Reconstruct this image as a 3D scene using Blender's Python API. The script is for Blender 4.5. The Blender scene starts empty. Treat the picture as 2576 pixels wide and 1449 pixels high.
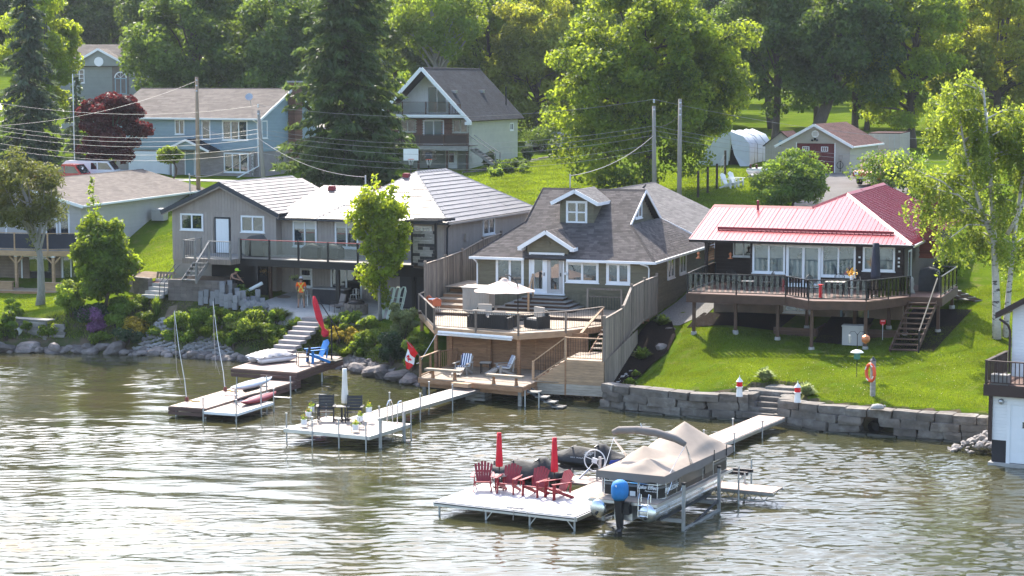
import bpy,math,random
import numpy as np
from mathutils import Vector,Matrix,Euler
from mathutils.geometry import delaunay_2d_cdt
R=math.radians
SC=bpy.context.scene
# camera, sky, sun, exposure
EYE_Z,PITCH,LENS=15.0,5.9,70.0
cam=bpy.data.cameras.new('camera');cam.lens=LENS;cam.sensor_width=36.0;cam.clip_start=1.0;cam.clip_end=3000.0
camera=bpy.data.objects.new('camera',cam);SC.collection.objects.link(camera)
camera.location=(0,0,EYE_Z);camera.rotation_euler=(R(90-PITCH),0,0);SC.camera=camera
SUN_ELEV,SUN_LEFT=45.0,16.0
world=bpy.data.worlds.new('World');SC.world=world;world.use_nodes=True
wn=world.node_tree.nodes;wl=world.node_tree.links
sky=wn.new('ShaderNodeTexSky');sky.sky_type='NISHITA';sky.sun_disc=False
sky.sun_elevation=R(SUN_ELEV);sky.sun_rotation=R(-SUN_LEFT)
sky.air_density=1.0;sky.dust_density=2.0;sky.ozone_density=1.0
wn['Background'].inputs[1].default_value=0.15
wl.new(sky.outputs[0],wn['Background'].inputs[0])
sl=bpy.data.lights.new('sun','SUN');sl.energy=3.0;sl.angle=R(0.6);sl.color=(1.0,0.93,0.82)
sun=bpy.data.objects.new('sun',sl);SC.collection.objects.link(sun)
sun_dir=Vector((-math.sin(R(SUN_LEFT))*math.cos(R(SUN_ELEV)),math.cos(R(SUN_LEFT))*math.cos(R(SUN_ELEV)),math.sin(R(SUN_ELEV))))
sun.rotation_euler=sun_dir.to_track_quat('Z','Y').to_euler();sun.location=(-60,300,200)
SC.view_settings.view_transform='Standard';SC.view_settings.look='None'
SC.view_settings.exposure=1.75;SC.view_settings.gamma=1.0;SC.view_settings.use_curve_mapping=False
SC.cycles.max_bounces=8;SC.cycles.diffuse_bounces=3;SC.cycles.glossy_bounces=3;SC.cycles.transmission_bounces=4
SC.cycles.transparent_max_bounces=12;SC.cycles.sample_clamp_indirect=6.0;SC.cycles.volume_bounces=0
SC.cycles.caustics_reflective=False;SC.cycles.caustics_refractive=False
try:SC.cycles.use_denoising=True
except Exception:pass
# helpers
COL=SC.collection.objects
rng=random.Random(7)
def link(name,data,parent=None,loc=(0,0,0),rot=(0,0,0),scale=(1,1,1)):
 o=bpy.data.objects.new(name,data);COL.link(o)
 o.location=loc;o.rotation_euler=rot;o.scale=scale
 if parent is not None:o.parent=parent
 return o
def tag(o,label,cat,group=None):
 o['label']=label;o['category']=cat
 if group:o['group']=group
 return o
def thing(name,label,cat,loc=(0,0,0),rz=0.0,group=None):
 o=link(name,None,None,loc,(0,0,R(rz)));o.empty_display_size=0.2
 return tag(o,label,cat,group)
def structure(o):o['kind']='structure';return o
def stuff(o):o['kind']='stuff';return o
def copy_tree(o,parent=None):
 c=o.copy();COL.link(c);c.parent=parent
 for ch in list(o.children):copy_tree(ch,c)
 return c
class Frame:
 def __init__(s,x,y,deg):
  s.x,s.y,s.deg=x,y,deg;a=R(deg);s.u=(math.cos(a),math.sin(a));s.v=(-math.sin(a),math.cos(a))
 def w(s,x,y,z=0.0):return Vector((s.x+x*s.u[0]+y*s.v[0],s.y+x*s.u[1]+y*s.v[1],z))
CABIN,GREYH,REDH=Frame(-1.79,106.31,-20),Frame(-20.0,117.0,-23),Frame(10.22,103.04,-20)
BLUEH,AFRAME,GARAGE,LEFTH,BOATH=Frame(-31,172,-26),Frame(-3.5,172,-18),Frame(21,156.5,-24),Frame(-28.6,132,-15),Frame(18.9,77.4,-28)
_F=2576*LENS/36.0
def ray(px,py):
 b=-(py-724.5)/_F;p=R(PITCH)
 return(px-1288.0)/_F,math.cos(p)+b*math.sin(p),-math.sin(p)+b*math.cos(p)
def onz(px,py,z):
 r=ray(px,py);t=(z-EYE_Z)/r[2];return Vector((r[0]*t,r[1]*t,z))
def ony(px,py,y):
 r=ray(px,py);t=y/r[1];return Vector((r[0]*t,y,EYE_Z+r[2]*t))
# materials
MATS={}
def _mix(nt,a,b,f,mode='MIX'):
 n=nt.nodes.new('ShaderNodeMix');n.data_type='RGBA';n.blend_type=mode
 for k,v in((6,a),(7,b),(0,f)):
  if hasattr(v,'is_linked')or hasattr(v,'links'):nt.links.new(v,n.inputs[k])
  else:n.inputs[k].default_value=(*v,1)if k in(6,7)and len(v)==3 else v
 return n.outputs[2]
def _noise(nt,scale,detail=4.0,vec=None,stretch=None,rough=0.6):
 if vec is None:vec=nt.nodes.new('ShaderNodeNewGeometry').outputs['Position']
 if stretch:
  mp=nt.nodes.new('ShaderNodeMapping');mp.inputs['Scale'].default_value=stretch
  if len(stretch)>3:pass
  nt.links.new(vec,mp.inputs[0]);vec=mp.outputs[0]
 n=nt.nodes.new('ShaderNodeTexNoise');n.inputs['Scale'].default_value=scale;n.inputs['Detail'].default_value=detail
 n.inputs['Roughness'].default_value=rough
 nt.links.new(vec,n.inputs['Vector']);return n.outputs[0]
def _ramp(nt,f,a,b):
 n=nt.nodes.new('ShaderNodeMapRange');n.inputs[1].default_value=a;n.inputs[2].default_value=b
 nt.links.new(f,n.inputs[0]);return n.outputs[0]
def mat(name,rgb,rough=0.6,metal=0.0,var=0.12,scale=1.5,rnd=0.0,bump=0.0,bscale=30.0,stretch=None,spec=0.4,rgb2=None,s2=1.0,lo=0.45,hi=0.6,tint=0.0,stain=None,coat=0.0):
 m=bpy.data.materials.new(name);m.use_nodes=True;nt=m.node_tree;bs=nt.nodes['Principled BSDF']
 col=nt.nodes.new('ShaderNodeRGB');col.outputs[0].default_value=(*rgb,1);c=col.outputs[0]
 if rgb2 is not None:
  c=_mix(nt,rgb,rgb2,_ramp(nt,_noise(nt,s2,5.0,stretch=stretch),lo,hi))
 if stain is not None:
  c=_mix(nt,c,stain[0],_ramp(nt,_noise(nt,stain[1],6.0,stretch=stretch),stain[2],stain[3]))
 if var:
  f=_ramp(nt,_noise(nt,scale,5.0,stretch=stretch),0.3,0.7)
  mul=nt.nodes.new('ShaderNodeMapRange');mul.inputs[3].default_value=1-var;mul.inputs[4].default_value=1+var
  nt.links.new(f,mul.inputs[0]);c=_mix(nt,c,mul.outputs[0],1.0,'MULTIPLY')
 if rnd:
  oi=nt.nodes.new('ShaderNodeObjectInfo');mr=nt.nodes.new('ShaderNodeMapRange')
  mr.inputs[3].default_value=1-rnd;mr.inputs[4].default_value=1+rnd
  nt.links.new(oi.outputs['Random'],mr.inputs[0]);c=_mix(nt,c,mr.outputs[0],1.0,'MULTIPLY')
 if tint:
  at=nt.nodes.new('ShaderNodeAttribute');at.attribute_name='tint';mr=nt.nodes.new('ShaderNodeMapRange')
  mr.inputs[3].default_value=1-tint;mr.inputs[4].default_value=1+tint
  nt.links.new(at.outputs['Fac'],mr.inputs[0]);c=_mix(nt,c,mr.outputs[0],1.0,'MULTIPLY')
 nt.links.new(c,bs.inputs['Base Color'])
 bs.inputs['Roughness'].default_value=rough;bs.inputs['Metallic'].default_value=metal
 bs.inputs['Specular IOR Level'].default_value=spec
 if coat:bs.inputs['Coat Weight'].default_value=coat;bs.inputs['Coat Roughness'].default_value=0.08
 if bump:
  bn=nt.nodes.new('ShaderNodeBump');bn.inputs['Strength'].default_value=bump;bn.inputs['Distance'].default_value=0.05
  nt.links.new(_noise(nt,bscale,4.0,stretch=stretch),bn.inputs['Height']);nt.links.new(bn.outputs[0],bs.inputs['Normal'])
 MATS[name]=m;return m
def leafmat(name,rgb,trans,tint=0.35,mixf=0.45,rough=0.55,patch=None):
 m=bpy.data.materials.new(name);m.use_nodes=True;nt=m.node_tree;nt.nodes.remove(nt.nodes['Principled BSDF'])
 out=nt.nodes['Material Output']
 at=nt.nodes.new('ShaderNodeAttribute');at.attribute_name='tint'
 mr=nt.nodes.new('ShaderNodeMapRange');mr.inputs[3].default_value=1-tint;mr.inputs[4].default_value=1+tint
 nt.links.new(at.outputs['Fac'],mr.inputs[0])
 def c(col):
  col0=col
  if patch is not None:col0=_mix(nt,col,patch,_ramp(nt,_noise(nt,0.6,3.0),0.48,0.62))
  return _mix(nt,col0,mr.outputs[0],1.0,'MULTIPLY')
 d=nt.nodes.new('ShaderNodeBsdfPrincipled');d.inputs['Roughness'].default_value=rough;d.inputs['Specular IOR Level'].default_value=0.25
 nt.links.new(c(rgb),d.inputs['Base Color'])
 t=nt.nodes.new('ShaderNodeBsdfTranslucent');nt.links.new(c(trans),t.inputs[0])
 mx=nt.nodes.new('ShaderNodeMixShader');mx.inputs[0].default_value=mixf
 nt.links.new(d.outputs[0],mx.inputs[1]);nt.links.new(t.outputs[0],mx.inputs[2]);nt.links.new(mx.outputs[0],out.inputs[0])
 MATS[name]=m;return m
def glassmat(name,tint=(0.02,0.026,0.03),f=0.25,rough=0.03):
 m=bpy.data.materials.new(name);m.use_nodes=True;nt=m.node_tree;bs=nt.nodes['Principled BSDF']
 bs.inputs['Roughness'].default_value=rough;bs.inputs['IOR'].default_value=1.9;bs.inputs['Specular IOR Level'].default_value=0.7
 nt.links.new(_mix(nt,tint,tuple(v*2.2 for v in tint),_ramp(nt,_noise(nt,1.1,3.0),0.42,0.6)),bs.inputs['Base Color'])
 bn=nt.nodes.new('ShaderNodeBump');bn.inputs['Strength'].default_value=0.06;bn.inputs['Distance'].default_value=0.05
 nt.links.new(_noise(nt,1.4,1.0),bn.inputs['Height']);nt.links.new(bn.outputs[0],bs.inputs['Normal'])
 MATS[name]=m;return m
def clearmat(name,tint=(0.75,0.8,0.8),alpha=0.22):
 m=bpy.data.materials.new(name);m.use_nodes=True;nt=m.node_tree;nt.nodes.remove(nt.nodes['Principled BSDF'])
 g=nt.nodes.new('ShaderNodeBsdfGlossy');g.inputs['Roughness'].default_value=0.03
 t=nt.nodes.new('ShaderNodeBsdfTransparent');t.inputs[0].default_value=(*tint,1)
 fr=nt.nodes.new('ShaderNodeFresnel');fr.inputs[0].default_value=1.6
 mx=nt.nodes.new('ShaderNodeMixShader');nt.links.new(fr.outputs[0],mx.inputs[0])
 nt.links.new(t.outputs[0],mx.inputs[1]);nt.links.new(g.outputs[0],mx.inputs[2]);nt.links.new(mx.outputs[0],nt.nodes['Material Output'].inputs[0])
 MATS[name]=m;return m
# mesh building
def mesh(name,v,f,m=None,smooth=False,tint=None):
 me=bpy.data.meshes.new(name);me.from_pydata([tuple(p)for p in v],[],f)
 if m is not None:me.materials.append(MATS[m]if isinstance(m,str)else m)
 if smooth:me.polygons.foreach_set('use_smooth',[True]*len(me.polygons))
 if tint is not None:
  a=me.attributes.new('tint','FLOAT','POINT');a.data.foreach_set('value',np.asarray(tint,dtype=np.float32))
 me.update();return me
class B:
 def __init__(s):s.v,s.f=[],[]
 def add(s,v,f):
  n=len(s.v);s.v+=[tuple(p)for p in v];s.f+=[tuple(i+n for i in q)for q in f];return s
 def box(s,x0,x1,y0,y1,z0,z1):
  return s.add([(x0,y0,z0),(x1,y0,z0),(x1,y1,z0),(x0,y1,z0),(x0,y0,z1),(x1,y0,z1),(x1,y1,z1),(x0,y1,z1)],[(0,3,2,1),(4,5,6,7),(0,1,5,4),(1,2,6,5),(2,3,7,6),(3,0,4,7)])
 def bar(s,p,q,w,h,up=(0,0,1)):
  p,q=Vector(p),Vector(q);d=(q-p).normalized();up=Vector(up)
  a=d.cross(up)
  if a.length<1e-4:a=d.cross(Vector((0,1,0)))
  a.normalize();b=a.cross(d).normalized();a*=w/2;b*=h/2
  v=[p-a-b,p+a-b,p+a+b,p-a+b,q-a-b,q+a-b,q+a+b,q-a+b]
  return s.add(v,[(0,1,2,3),(7,6,5,4),(0,4,5,1),(1,5,6,2),(2,6,7,3),(3,7,4,0)])
 def tube(s,pts,r,n=8,cap=True):
  pts=[Vector(p)for p in pts];k=len(pts);rs=r if isinstance(r,(list,tuple))else[r]*k
  base=len(s.v);prev=None
  for i,p in enumerate(pts):
   d=(pts[min(i+1,k-1)]-pts[max(i-1,0)]).normalized()
   a=prev-d*prev.dot(d)if prev is not None else d.cross(Vector((0,0,1))if abs(d.z)<0.9 else Vector((1,0,0)))
   if a.length<1e-5:a=d.orthogonal()
   a.normalize();prev=a;b=d.cross(a)
   for j in range(n):
    t=2*math.pi*j/n;s.v.append(tuple(p+(a*math.cos(t)+b*math.sin(t))*rs[i]))
  for i in range(k-1):
   for j in range(n):
    s.f.append((base+i*n+j,base+i*n+(j+1)%n,base+(i+1)*n+(j+1)%n,base+(i+1)*n+j))
  if cap:
   s.f.append(tuple(base+j for j in range(n))[::-1]);s.f.append(tuple(base+(k-1)*n+j for j in range(n)))
  return s
 def lathe(s,prof,c=(0,0,0),n=14,sx=1.0,sy=1.0):
  base=len(s.v)
  for r,z in prof:
   for j in range(n):
    t=2*math.pi*j/n;s.v.append((c[0]+r*sx*math.cos(t),c[1]+r*sy*math.sin(t),c[2]+z))
  for i in range(len(prof)-1):
   for j in range(n):s.f.append((base+i*n+j,base+i*n+(j+1)%n,base+(i+1)*n+(j+1)%n,base+(i+1)*n+j))
  s.f.append(tuple(base+j for j in range(n))[::-1]);s.f.append(tuple(base+(len(prof)-1)*n+j for j in range(n)))
  return s
 def ext(s,poly,d):
  n=len(poly);d=Vector(d);v=[Vector(p)for p in poly];v+=[p+d for p in v]
  f=[tuple(range(n))[::-1],tuple(range(n,2*n))]+[(i,(i+1)%n,n+(i+1)%n,n+i)for i in range(n)]
  return s.add(v,f)
 def grid(s,rows):
  n=len(rows[0]);base=len(s.v)
  for r in rows:s.v+=[tuple(p)for p in r]
  for i in range(len(rows)-1):
   for j in range(n-1):s.f.append((base+i*n+j,base+i*n+j+1,base+(i+1)*n+j+1,base+(i+1)*n+j))
  return s
 def quad(s,a,b,c,d):return s.add([a,b,c,d],[(0,1,2,3)])
 def build(s,name,m,parent=None,loc=(0,0,0),rot=(0,0,0),smooth=False,tint=None):
  return link(name,mesh(name,s.v,s.f,m,smooth,tint),parent,loc,rot)
_cube,_cyl={},{}
def P(name,m,parent,c,size,rz=0.0,rot=None):
 if m not in _cube:_cube[m]=mesh('piece_'+m,*(lambda b:(b.v,b.f))(B().box(-.5,.5,-.5,.5,-.5,.5)),m)
 return link(name,_cube[m],parent,c,rot if rot is not None else(0,0,R(rz)),size)
def PB(name,m,parent,p,q,w,h,up=(0,0,1)):
 p,q=Vector(p),Vector(q);d=q-p;L=d.length;d.normalize();a=Vector(up).cross(d)
 if a.length<1e-4:a=Vector((0,1,0)).cross(d)
 a.normalize();b=d.cross(a)
 o=P(name,m,parent,(p+q)/2,(L,w,h));o.rotation_euler=Matrix((d,a,b)).transposed().to_euler();return o
def PC(name,m,parent,p,q,r,r2=None):
 if m not in _cyl:_cyl[m]=mesh('rod_'+m,*(lambda b:(b.v,b.f))(B().tube([(0,0,-.5),(0,0,.5)],1.0,8)),m,True)
 p,q=Vector(p),Vector(q);d=q-p
 o=link(name,_cyl[m],parent,(p+q)/2,(0,0,0),(r,r,d.length));o.rotation_euler=d.to_track_quat('Z','Y').to_euler();return o
def text(name,body,size,m,parent,loc,rot,ext=0.004,shear=0.0,bold=0.0):
 cu=bpy.data.curves.new(name,'FONT');cu.body=body;cu.size=size;cu.extrude=ext;cu.shear=shear;cu.offset=bold
 cu.align_x='CENTER';cu.align_y='CENTER';t=bpy.data.objects.new('tmp',cu);COL.link(t)
 me=bpy.data.meshes.new_from_object(t);COL.unlink(t);bpy.data.objects.remove(t)
 me.materials.clear();me.materials.append(MATS[m]);return link(name,me,parent,loc,rot)
class Face:
 def __init__(s,parent,o,ex,n):
  s.p,s.o,s.ex,s.n=parent,Vector(o),Vector(ex).normalized(),Vector(n).normalized();s.rz=math.atan2(s.ex.y,s.ex.x)
 def pt(s,a,t,n=0.0):return s.o+s.ex*a+s.n*n+Vector((0,0,t))
 def piece(s,name,m,a0,a1,t0,t1,n0,n1,parent=None):
  o=P(name,m,parent or s.p,s.pt((a0+a1)/2,(t0+t1)/2,(n0+n1)/2),(abs(a1-a0),abs(n1-n0),abs(t1-t0)))
  o.rotation_euler=(0,0,s.rz);return o
 def mesh_boxes(s,name,m,boxes,parent=None):
  b=B()
  for a0,a1,t0,t1,n0,n1 in boxes:
   v=[s.pt(a,t,n)for t in(t0,t1)for a,n in((a0,n1),(a1,n1),(a1,n0),(a0,n0))]
   b.add(v,[(0,3,2,1),(4,5,6,7),(0,1,5,4),(1,2,6,5),(2,3,7,6),(3,0,4,7)])
  return b.build(name,m,parent or s.p)
 def window(s,a0,a1,t0,t1,cols=2,frame='white_vinyl',glass='window_glass',fw=0.1,proud=0.05,rows=1,name='window',sill=True,inset=0.0,mull=None,blind=0.0):
  fr=[(a0,a1,t1-fw,t1,-.04,proud),(a0,a1,t0,t0+fw,-.04,proud),(a0,a0+fw,t0+fw,t1-fw,-.04,proud),(a1-fw,a1,t0+fw,t1-fw,-.04,proud)]
  w=(a1-a0-2*fw);mw=mull or fw*0.9
  for i in range(1,cols):x=a0+fw+w*i/cols;fr.append((x-mw/2,x+mw/2,t0+fw,t1-fw,-.03,proud-.008))
  h=t1-t0-2*fw
  for j in range(1,rows):z=t0+fw+h*j/rows;fr.append((a0+fw,a1-fw,z-mw/3,z+mw/3,-.028,proud-.012))
  o=s.mesh_boxes(name,frame,fr)
  for i in range(cols):
   for j in range(rows):
    xa=a0+fw+w*i/cols+(mw/2 if i else 0);xb=a0+fw+w*(i+1)/cols-(mw/2 if i<cols-1 else 0)
    za=t0+fw+h*j/rows;zb=t0+fw+h*(j+1)/rows
    s.mesh_boxes('pane',glass,[(xa,xb,za,zb,-.02,.006)],o)
    if blind:s.mesh_boxes('blind','blind_cloth',[(xa+.01,xb-.01,zb-(zb-za)*blind,zb,.008,.013)],o)
  if sill:s.mesh_boxes('sill',frame,[(a0-.04,a1+.04,t0-.05,t0,-.02,proud+.04)],o)
  return o
 def boards(s,name,m,a0,a1,t0,t1,h,holes=(),rng_fn=None,thick=.022,gap=.006,n=0.0,lap=True):
  z=t0
  while z<t1-.03:
   zt=min(z+h,t1);lo,hi=a0,a1
   if rng_fn:lo,hi=rng_fn((z+zt)/2)
   cuts=sorted((max(lo,q[0]),min(hi,q[1]))for q in holes if q[2]<(z+zt)/2<q[3]and q[1]>lo and q[0]<hi)
   x=lo;spans=[]
   for c0,c1 in cuts:
    if c0-x>.04:spans.append((x,c0))
    x=max(x,c1)
   if hi-x>.04:spans.append((x,hi))
   for c0,c1 in spans:
    o=s.piece(name,m,c0,c1,z+gap,zt,n,n+thick)
    if lap:o.rotation_euler=(Matrix.Rotation(s.rz,3,'Z')@Matrix.Rotation(R(4),3,'X')).to_euler()
   z+=h
 def vboards(s,name,m,a0,a1,t0,t1,w,holes=(),top=None,thick=.02,gap=.012,n=0.0,bot=None):
  x=a0
  while x<a1-.03:
   xe=min(x+w,a1);c=(x+xe)/2;lo=bot(c)if bot else t0;hi=top(c)if top else t1
   cuts=sorted((q[2],q[3])for q in holes if q[0]<c<q[1]);z=lo;spans=[]
   for c0,c1 in cuts:
    if c0-z>.04:spans.append((z,c0))
    z=max(z,c1)
   if hi-z>.04:spans.append((z,hi))
   for c0,c1 in spans:s.piece(name,m,x+gap/2,xe-gap/2,c0,c1,n,n+thick)
   x+=w
# roofs: a polygon laid out in real courses
def plane_axes(poly):
 p=[Vector(q)for q in poly];n=Vector((0,0,0))
 for i in range(len(p)):n+=p[i].cross(p[(i+1)%len(p)])
 n.normalize()
 if n.z<0:n=-n
 u=Vector((0,0,1)).cross(n).normalized();v=n.cross(u)
 return p[0],u,v,n
def spans_at(pts,k,val):
 xs=[]
 for i in range(len(pts)):
  a,b=pts[i],pts[(i+1)%len(pts)]
  if(a[k]<=val)!=(b[k]<=val):t=(val-a[k])/(b[k]-a[k]);xs.append(a[1-k]+(b[1-k]-a[1-k])*t)
 xs.sort();return[(xs[i],xs[i+1])for i in range(0,len(xs)-1,2)]
def courses(poly,course,tab,thick,jitter=0.25,seed=0):
 o,u,v,n=plane_axes(poly);pts=[((Vector(q)-o).dot(u),(Vector(q)-o).dot(v))for q in poly]
 v0,v1=min(p[1]for p in pts),max(p[1]for p in pts);r=random.Random(seed);out=[];y=v0;k=0
 while y<v1-.02:
  ye=min(y+course,v1);a,b=spans_at(pts,1,y+.01*course),spans_at(pts,1,ye-.01*course);c=spans_at(pts,1,(y+ye)/2)
  if len(a)!=len(b):a=b=c
  row=[]
  for(a0,a1),(b0,b1)in zip(a,b):
   W=max(a1-a0,b1-b0);cuts=[0.0];x=tab*(0.3+0.7*((k*0.37)%1.0))
   while x<W-.05:cuts.append(x/W);x+=tab*(1+jitter*(r.random()-.5)*2)
   cuts.append(1.0)
   for f0,f1 in zip(cuts[:-1],cuts[1:]):
    g=.004/max(W,.1);f0+=g;f1-=g
    dz=thick*(1+.35*(r.random()-.5))
    lo0,lo1=a0+(a1-a0)*f0,a0+(a1-a0)*f1;hi0,hi1=b0+(b1-b0)*f0,b0+(b1-b0)*f1
    yb=y-.012
    V=[o+u*lo0+v*yb+n*dz,o+u*lo1+v*yb+n*dz,o+u*hi1+v*ye+n*.004,o+u*hi0+v*ye+n*.004,o+u*lo0+v*yb,o+u*lo1+v*yb]
    row.append((V,[(0,1,2,3),(4,5,1,0),(4,0,3),(5,2,1)]))
  out.append(row);y+=course;k+=1
 return out
def slab(parent,poly,t,m,name='roof_deck'):
 o,u,v,n=plane_axes(poly)
 return B().ext([Vector(p)for p in poly],-n*t).build(name,m,parent)
def shingles(parent,poly,m,course=.15,tab=.3,thick=.012,seed=1,base='roof_base',t=.1):
 d=slab(parent,poly,t,base,'roof');b=B();tint=[];r=random.Random(seed)
 for row in courses(poly,course,tab,thick,.3,seed):
  for V,F in row:b.add(V,F);tint+=[r.random()]*6
 return stuff(b.build('shingles',m,d,tint=tint))
def ridge_cap(parent,p,q,m,w=.26,step=.3,h=.03):
 p,q=Vector(p),Vector(q);L=(q-p).length;d=(q-p)/L;a=d.cross(Vector((0,0,1))).normalized()*(w/2);up=a.cross(d).normalized()
 if up.z<0:up=-up
 b=B();k=max(1,int(L/step))
 for i in range(k):
  s,e=p+d*(L*i/k),p+d*(L*(i+1)/k+.03);dr=Vector((0,0,-.09))
  b.add([s-a+dr+up*.02,s+up*(h+.02),s+a+dr+up*.02,e-a+dr+up*.004,e+up*(h+.004),e+a+dr+up*.004],[(0,3,4,1),(1,4,5,2),(0,1,2)])
 return b.build('ridge_cap',m,parent)
# materials in use
glassmat('window_glass');glassmat('dark_glass',(0.008,0.01,0.012),rough=.05);glassmat('lake_glass',(0.035,0.05,0.058))
clearmat('rail_glass',(.72,.76,.76));clearmat('clear_film',(.7,.7,.7))
mat('white_vinyl',(.78,.79,.8),.45,var=.04);mat('white_paint',(.78,.78,.77),.5,var=.06,stain=((.5,.49,.45),3,.6,.85))
mat('blind_cloth',(.6,.6,.57),.8,var=.05)
mat('roof_base',(.05,.045,.042),.9)
mat('shingle_brown',(.095,.082,.078),.88,var=.18,scale=.8,tint=.32,spec=.2,bump=.4,bscale=60)
mat('shingle_taupe',(.145,.122,.106),.88,var=.15,scale=.7,tint=.2,spec=.2,bump=.4,bscale=60)
mat('shingle_grey',(.15,.14,.135),.88,var=.15,scale=.7,tint=.22,spec=.2,bump=.4,bscale=60)
mat('shingle_slate',(.03,.034,.041),.9,var=.2,scale=.6,tint=.25,spec=.1,bump=.4,bscale=60,stain=((.055,.058,.062),.5,.55,.85))
mat('shingle_maroon',(.085,.038,.035),.88,var=.15,tint=.25,spec=.2,bump=.4,bscale=60)
mat('tile_steel',(.2,.185,.18),.46,.35,var=.1,scale=.9,rnd=.06,bump=.25,bscale=45)
mat('roof_red',(.30,.030,.040),.27,.35,var=.07,scale=.5,rnd=.05,spec=.6)
mat('roof_red_trim',(.25,.028,.036),.5,.1,var=.05)
mat('siding_olive',(.145,.133,.09),.75,var=.16,scale=2,rnd=.1,stretch=(1,1,6),bump=.2,bscale=25)
mat('siding_taupe',(.33,.285,.252),.7,var=.07,scale=2,rnd=.06)
mat('siding_grey',(.45,.43,.415),.65,var=.05,rnd=.03);mat('siding_blue',(.27,.36,.43),.65,var=.06,rnd=.04)
mat('siding_white',(.8,.81,.82),.55,var=.04,rnd=.02);mat('siding_cream',(.45,.45,.38),.7,var=.06,rnd=.03)
mat('siding_beige',(.42,.39,.34),.7,var=.05,rnd=.03);mat('siding_sage',(.25,.27,.25),.7,var=.06,rnd=.03)
mat('log_dark',(.028,.017,.013),.7,var=.2,rnd=.12,bump=.2);mat('stain_brown',(.085,.045,.028),.7,var=.22,rnd=.12,scale=3)
mat('brown_trim',(.045,.026,.022),.5,var=.1);mat('deck_brown',(.12,.058,.042),.6,var=.15,rnd=.12)
mat('cedar',(.33,.18,.095),.7,var=.25,scale=2.5,rnd=.16,stretch=(1,1,7),bump=.2,bscale=20,stain=((.1,.06,.04),2.2,.6,.8))
mat('cedar_pale',(.43,.28,.165),.75,var=.2,scale=2.5,rnd=.12,stretch=(1,1,7),bump=.2)
mat('cedar_wet',(.40,.34,.27),.75,var=.22,scale=2.5,rnd=.12,stretch=(1,1,7))
mat('deck_wood',(.33,.255,.185),.7,var=.2,scale=2,rnd=.14,bump=.15,stain=((.25,.2,.16),1.6,.58,.8))
mat('deck_grey',(.24,.225,.2),.75,var=.2,scale=2,rnd=.14,bump=.15)
mat('fence_wood',(.25,.2,.158),.8,var=.25,scale=2,rnd=.3,stretch=(4,4,.7),bump=.3,stain=((.3,.26,.21),1.2,.6,.85))
mat('weathered',(.25,.24,.225),.85,var=.25,scale=3,rnd=.15,bump=.4,stretch=(1,1,4));mat('pole_wood',(.26,.235,.205),.85,var=.2,scale=6,stretch=(6,6,.5),bump=.3)
mat('pole_brown',(.30,.22,.15),.85,var=.2,scale=6,stretch=(6,6,.5),bump=.3);mat('post_dark',(.05,.035,.025),.8,var=.2)
mat('dock_composite',(.26,.18,.148),.6,var=.1,rnd=.08);mat('dock_brown',(.1,.055,.045),.65,var=.15,rnd=.1)
mat('dock_tan',(.29,.235,.2),.6,var=.1,rnd=.1,stretch=(1,6,1));mat('dock_white',(.55,.51,.5),.5,var=.06,rnd=.06,stain=((.6,.56,.54),1.2,.62,.85))
mat('dock_plank',(.36,.275,.23),.7,var=.15,rnd=.16,stain=((.42,.33,.27),1.5,.6,.85))
mat('aluminium',(.62,.63,.64),.32,.85,var=.08,bump=.05);mat('galvanised',(.42,.43,.44),.42,.75,var=.15);mat('dark_steel',(.05,.055,.065),.5,.4,var=.15)
mat('pontoon_metal',(.66,.67,.68),.22,.92,var=.1,scale=2);mat('chrome_rail',(.75,.76,.78),.18,.9,var=.03)
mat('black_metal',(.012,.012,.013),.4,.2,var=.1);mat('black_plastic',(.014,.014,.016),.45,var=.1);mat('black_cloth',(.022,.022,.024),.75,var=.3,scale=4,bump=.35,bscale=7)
mat('black_wicker',(.016,.015,.015),.6,var=.3,bump=.6,bscale=60);mat('charcoal_wood',(.022,.022,.028),.55,var=.15,rnd=.1)
mat('grey_cover',(.045,.05,.05),.75,var=.25,scale=4,bump=.35,bscale=6);mat('navy_cloth',(.03,.032,.05),.8,var=.15)
mat('boat_cover',(.3,.245,.2),.85,var=.07,scale=3,bump=.12,bscale=5);mat('cover_skirt',(.19,.165,.15),.85,var=.08);mat('boat_panel',(.016,.015,.015),.35,var=.08,spec=.35)
mat('boat_panel_tan',(.085,.075,.062),.3,var=.06);mat('boat_stripe',(.16,.16,.17),.35,.2,var=.05)
mat('blue_cover',(.02,.19,.48),.7,var=.15,scale=4,bump=.3,bscale=8);mat('blue_plastic',(.01,.19,.52),.45,var=.06)
mat('red_plastic',(.26,.02,.028),.42,var=.08,rnd=.05);mat('red_cloth',(.55,.012,.03),.75,var=.12,scale=5);mat('flag_red',(.65,.01,.015),.7,var=.06);mat('flag_white',(.8,.8,.8),.7,var=.04)
mat('umbrella_beige',(.56,.44,.37),.8,var=.06);mat('umbrella_white',(.72,.69,.64),.8,var=.06)
mat('cushion',(.42,.36,.3),.85,var=.1);mat('stripe_white',(.75,.76,.78),.8,var=.04);mat('stripe_navy',(.015,.025,.11),.8,var=.05)
mat('resin_tan',(.36,.33,.29),.6,var=.05,rnd=.04);mat('chair_taupe',(.33,.29,.25),.6,var=.08);mat('orange_plastic',(.55,.14,.06),.5,var=.06);mat('mint_plastic',(.52,.6,.5),.5,var=.05)
mat('kayak_silver',(.62,.66,.70),.3,var=.08,spec=.6);mat('kayak_red',(.22,.02,.03),.35,var=.12,spec=.5)
mat('hull_white',(.72,.72,.72),.35,var=.08,spec=.5);mat('tarp_grey',(.4,.38,.38),.5,var=.15,scale=6,bump=.4,bscale=8)
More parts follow.
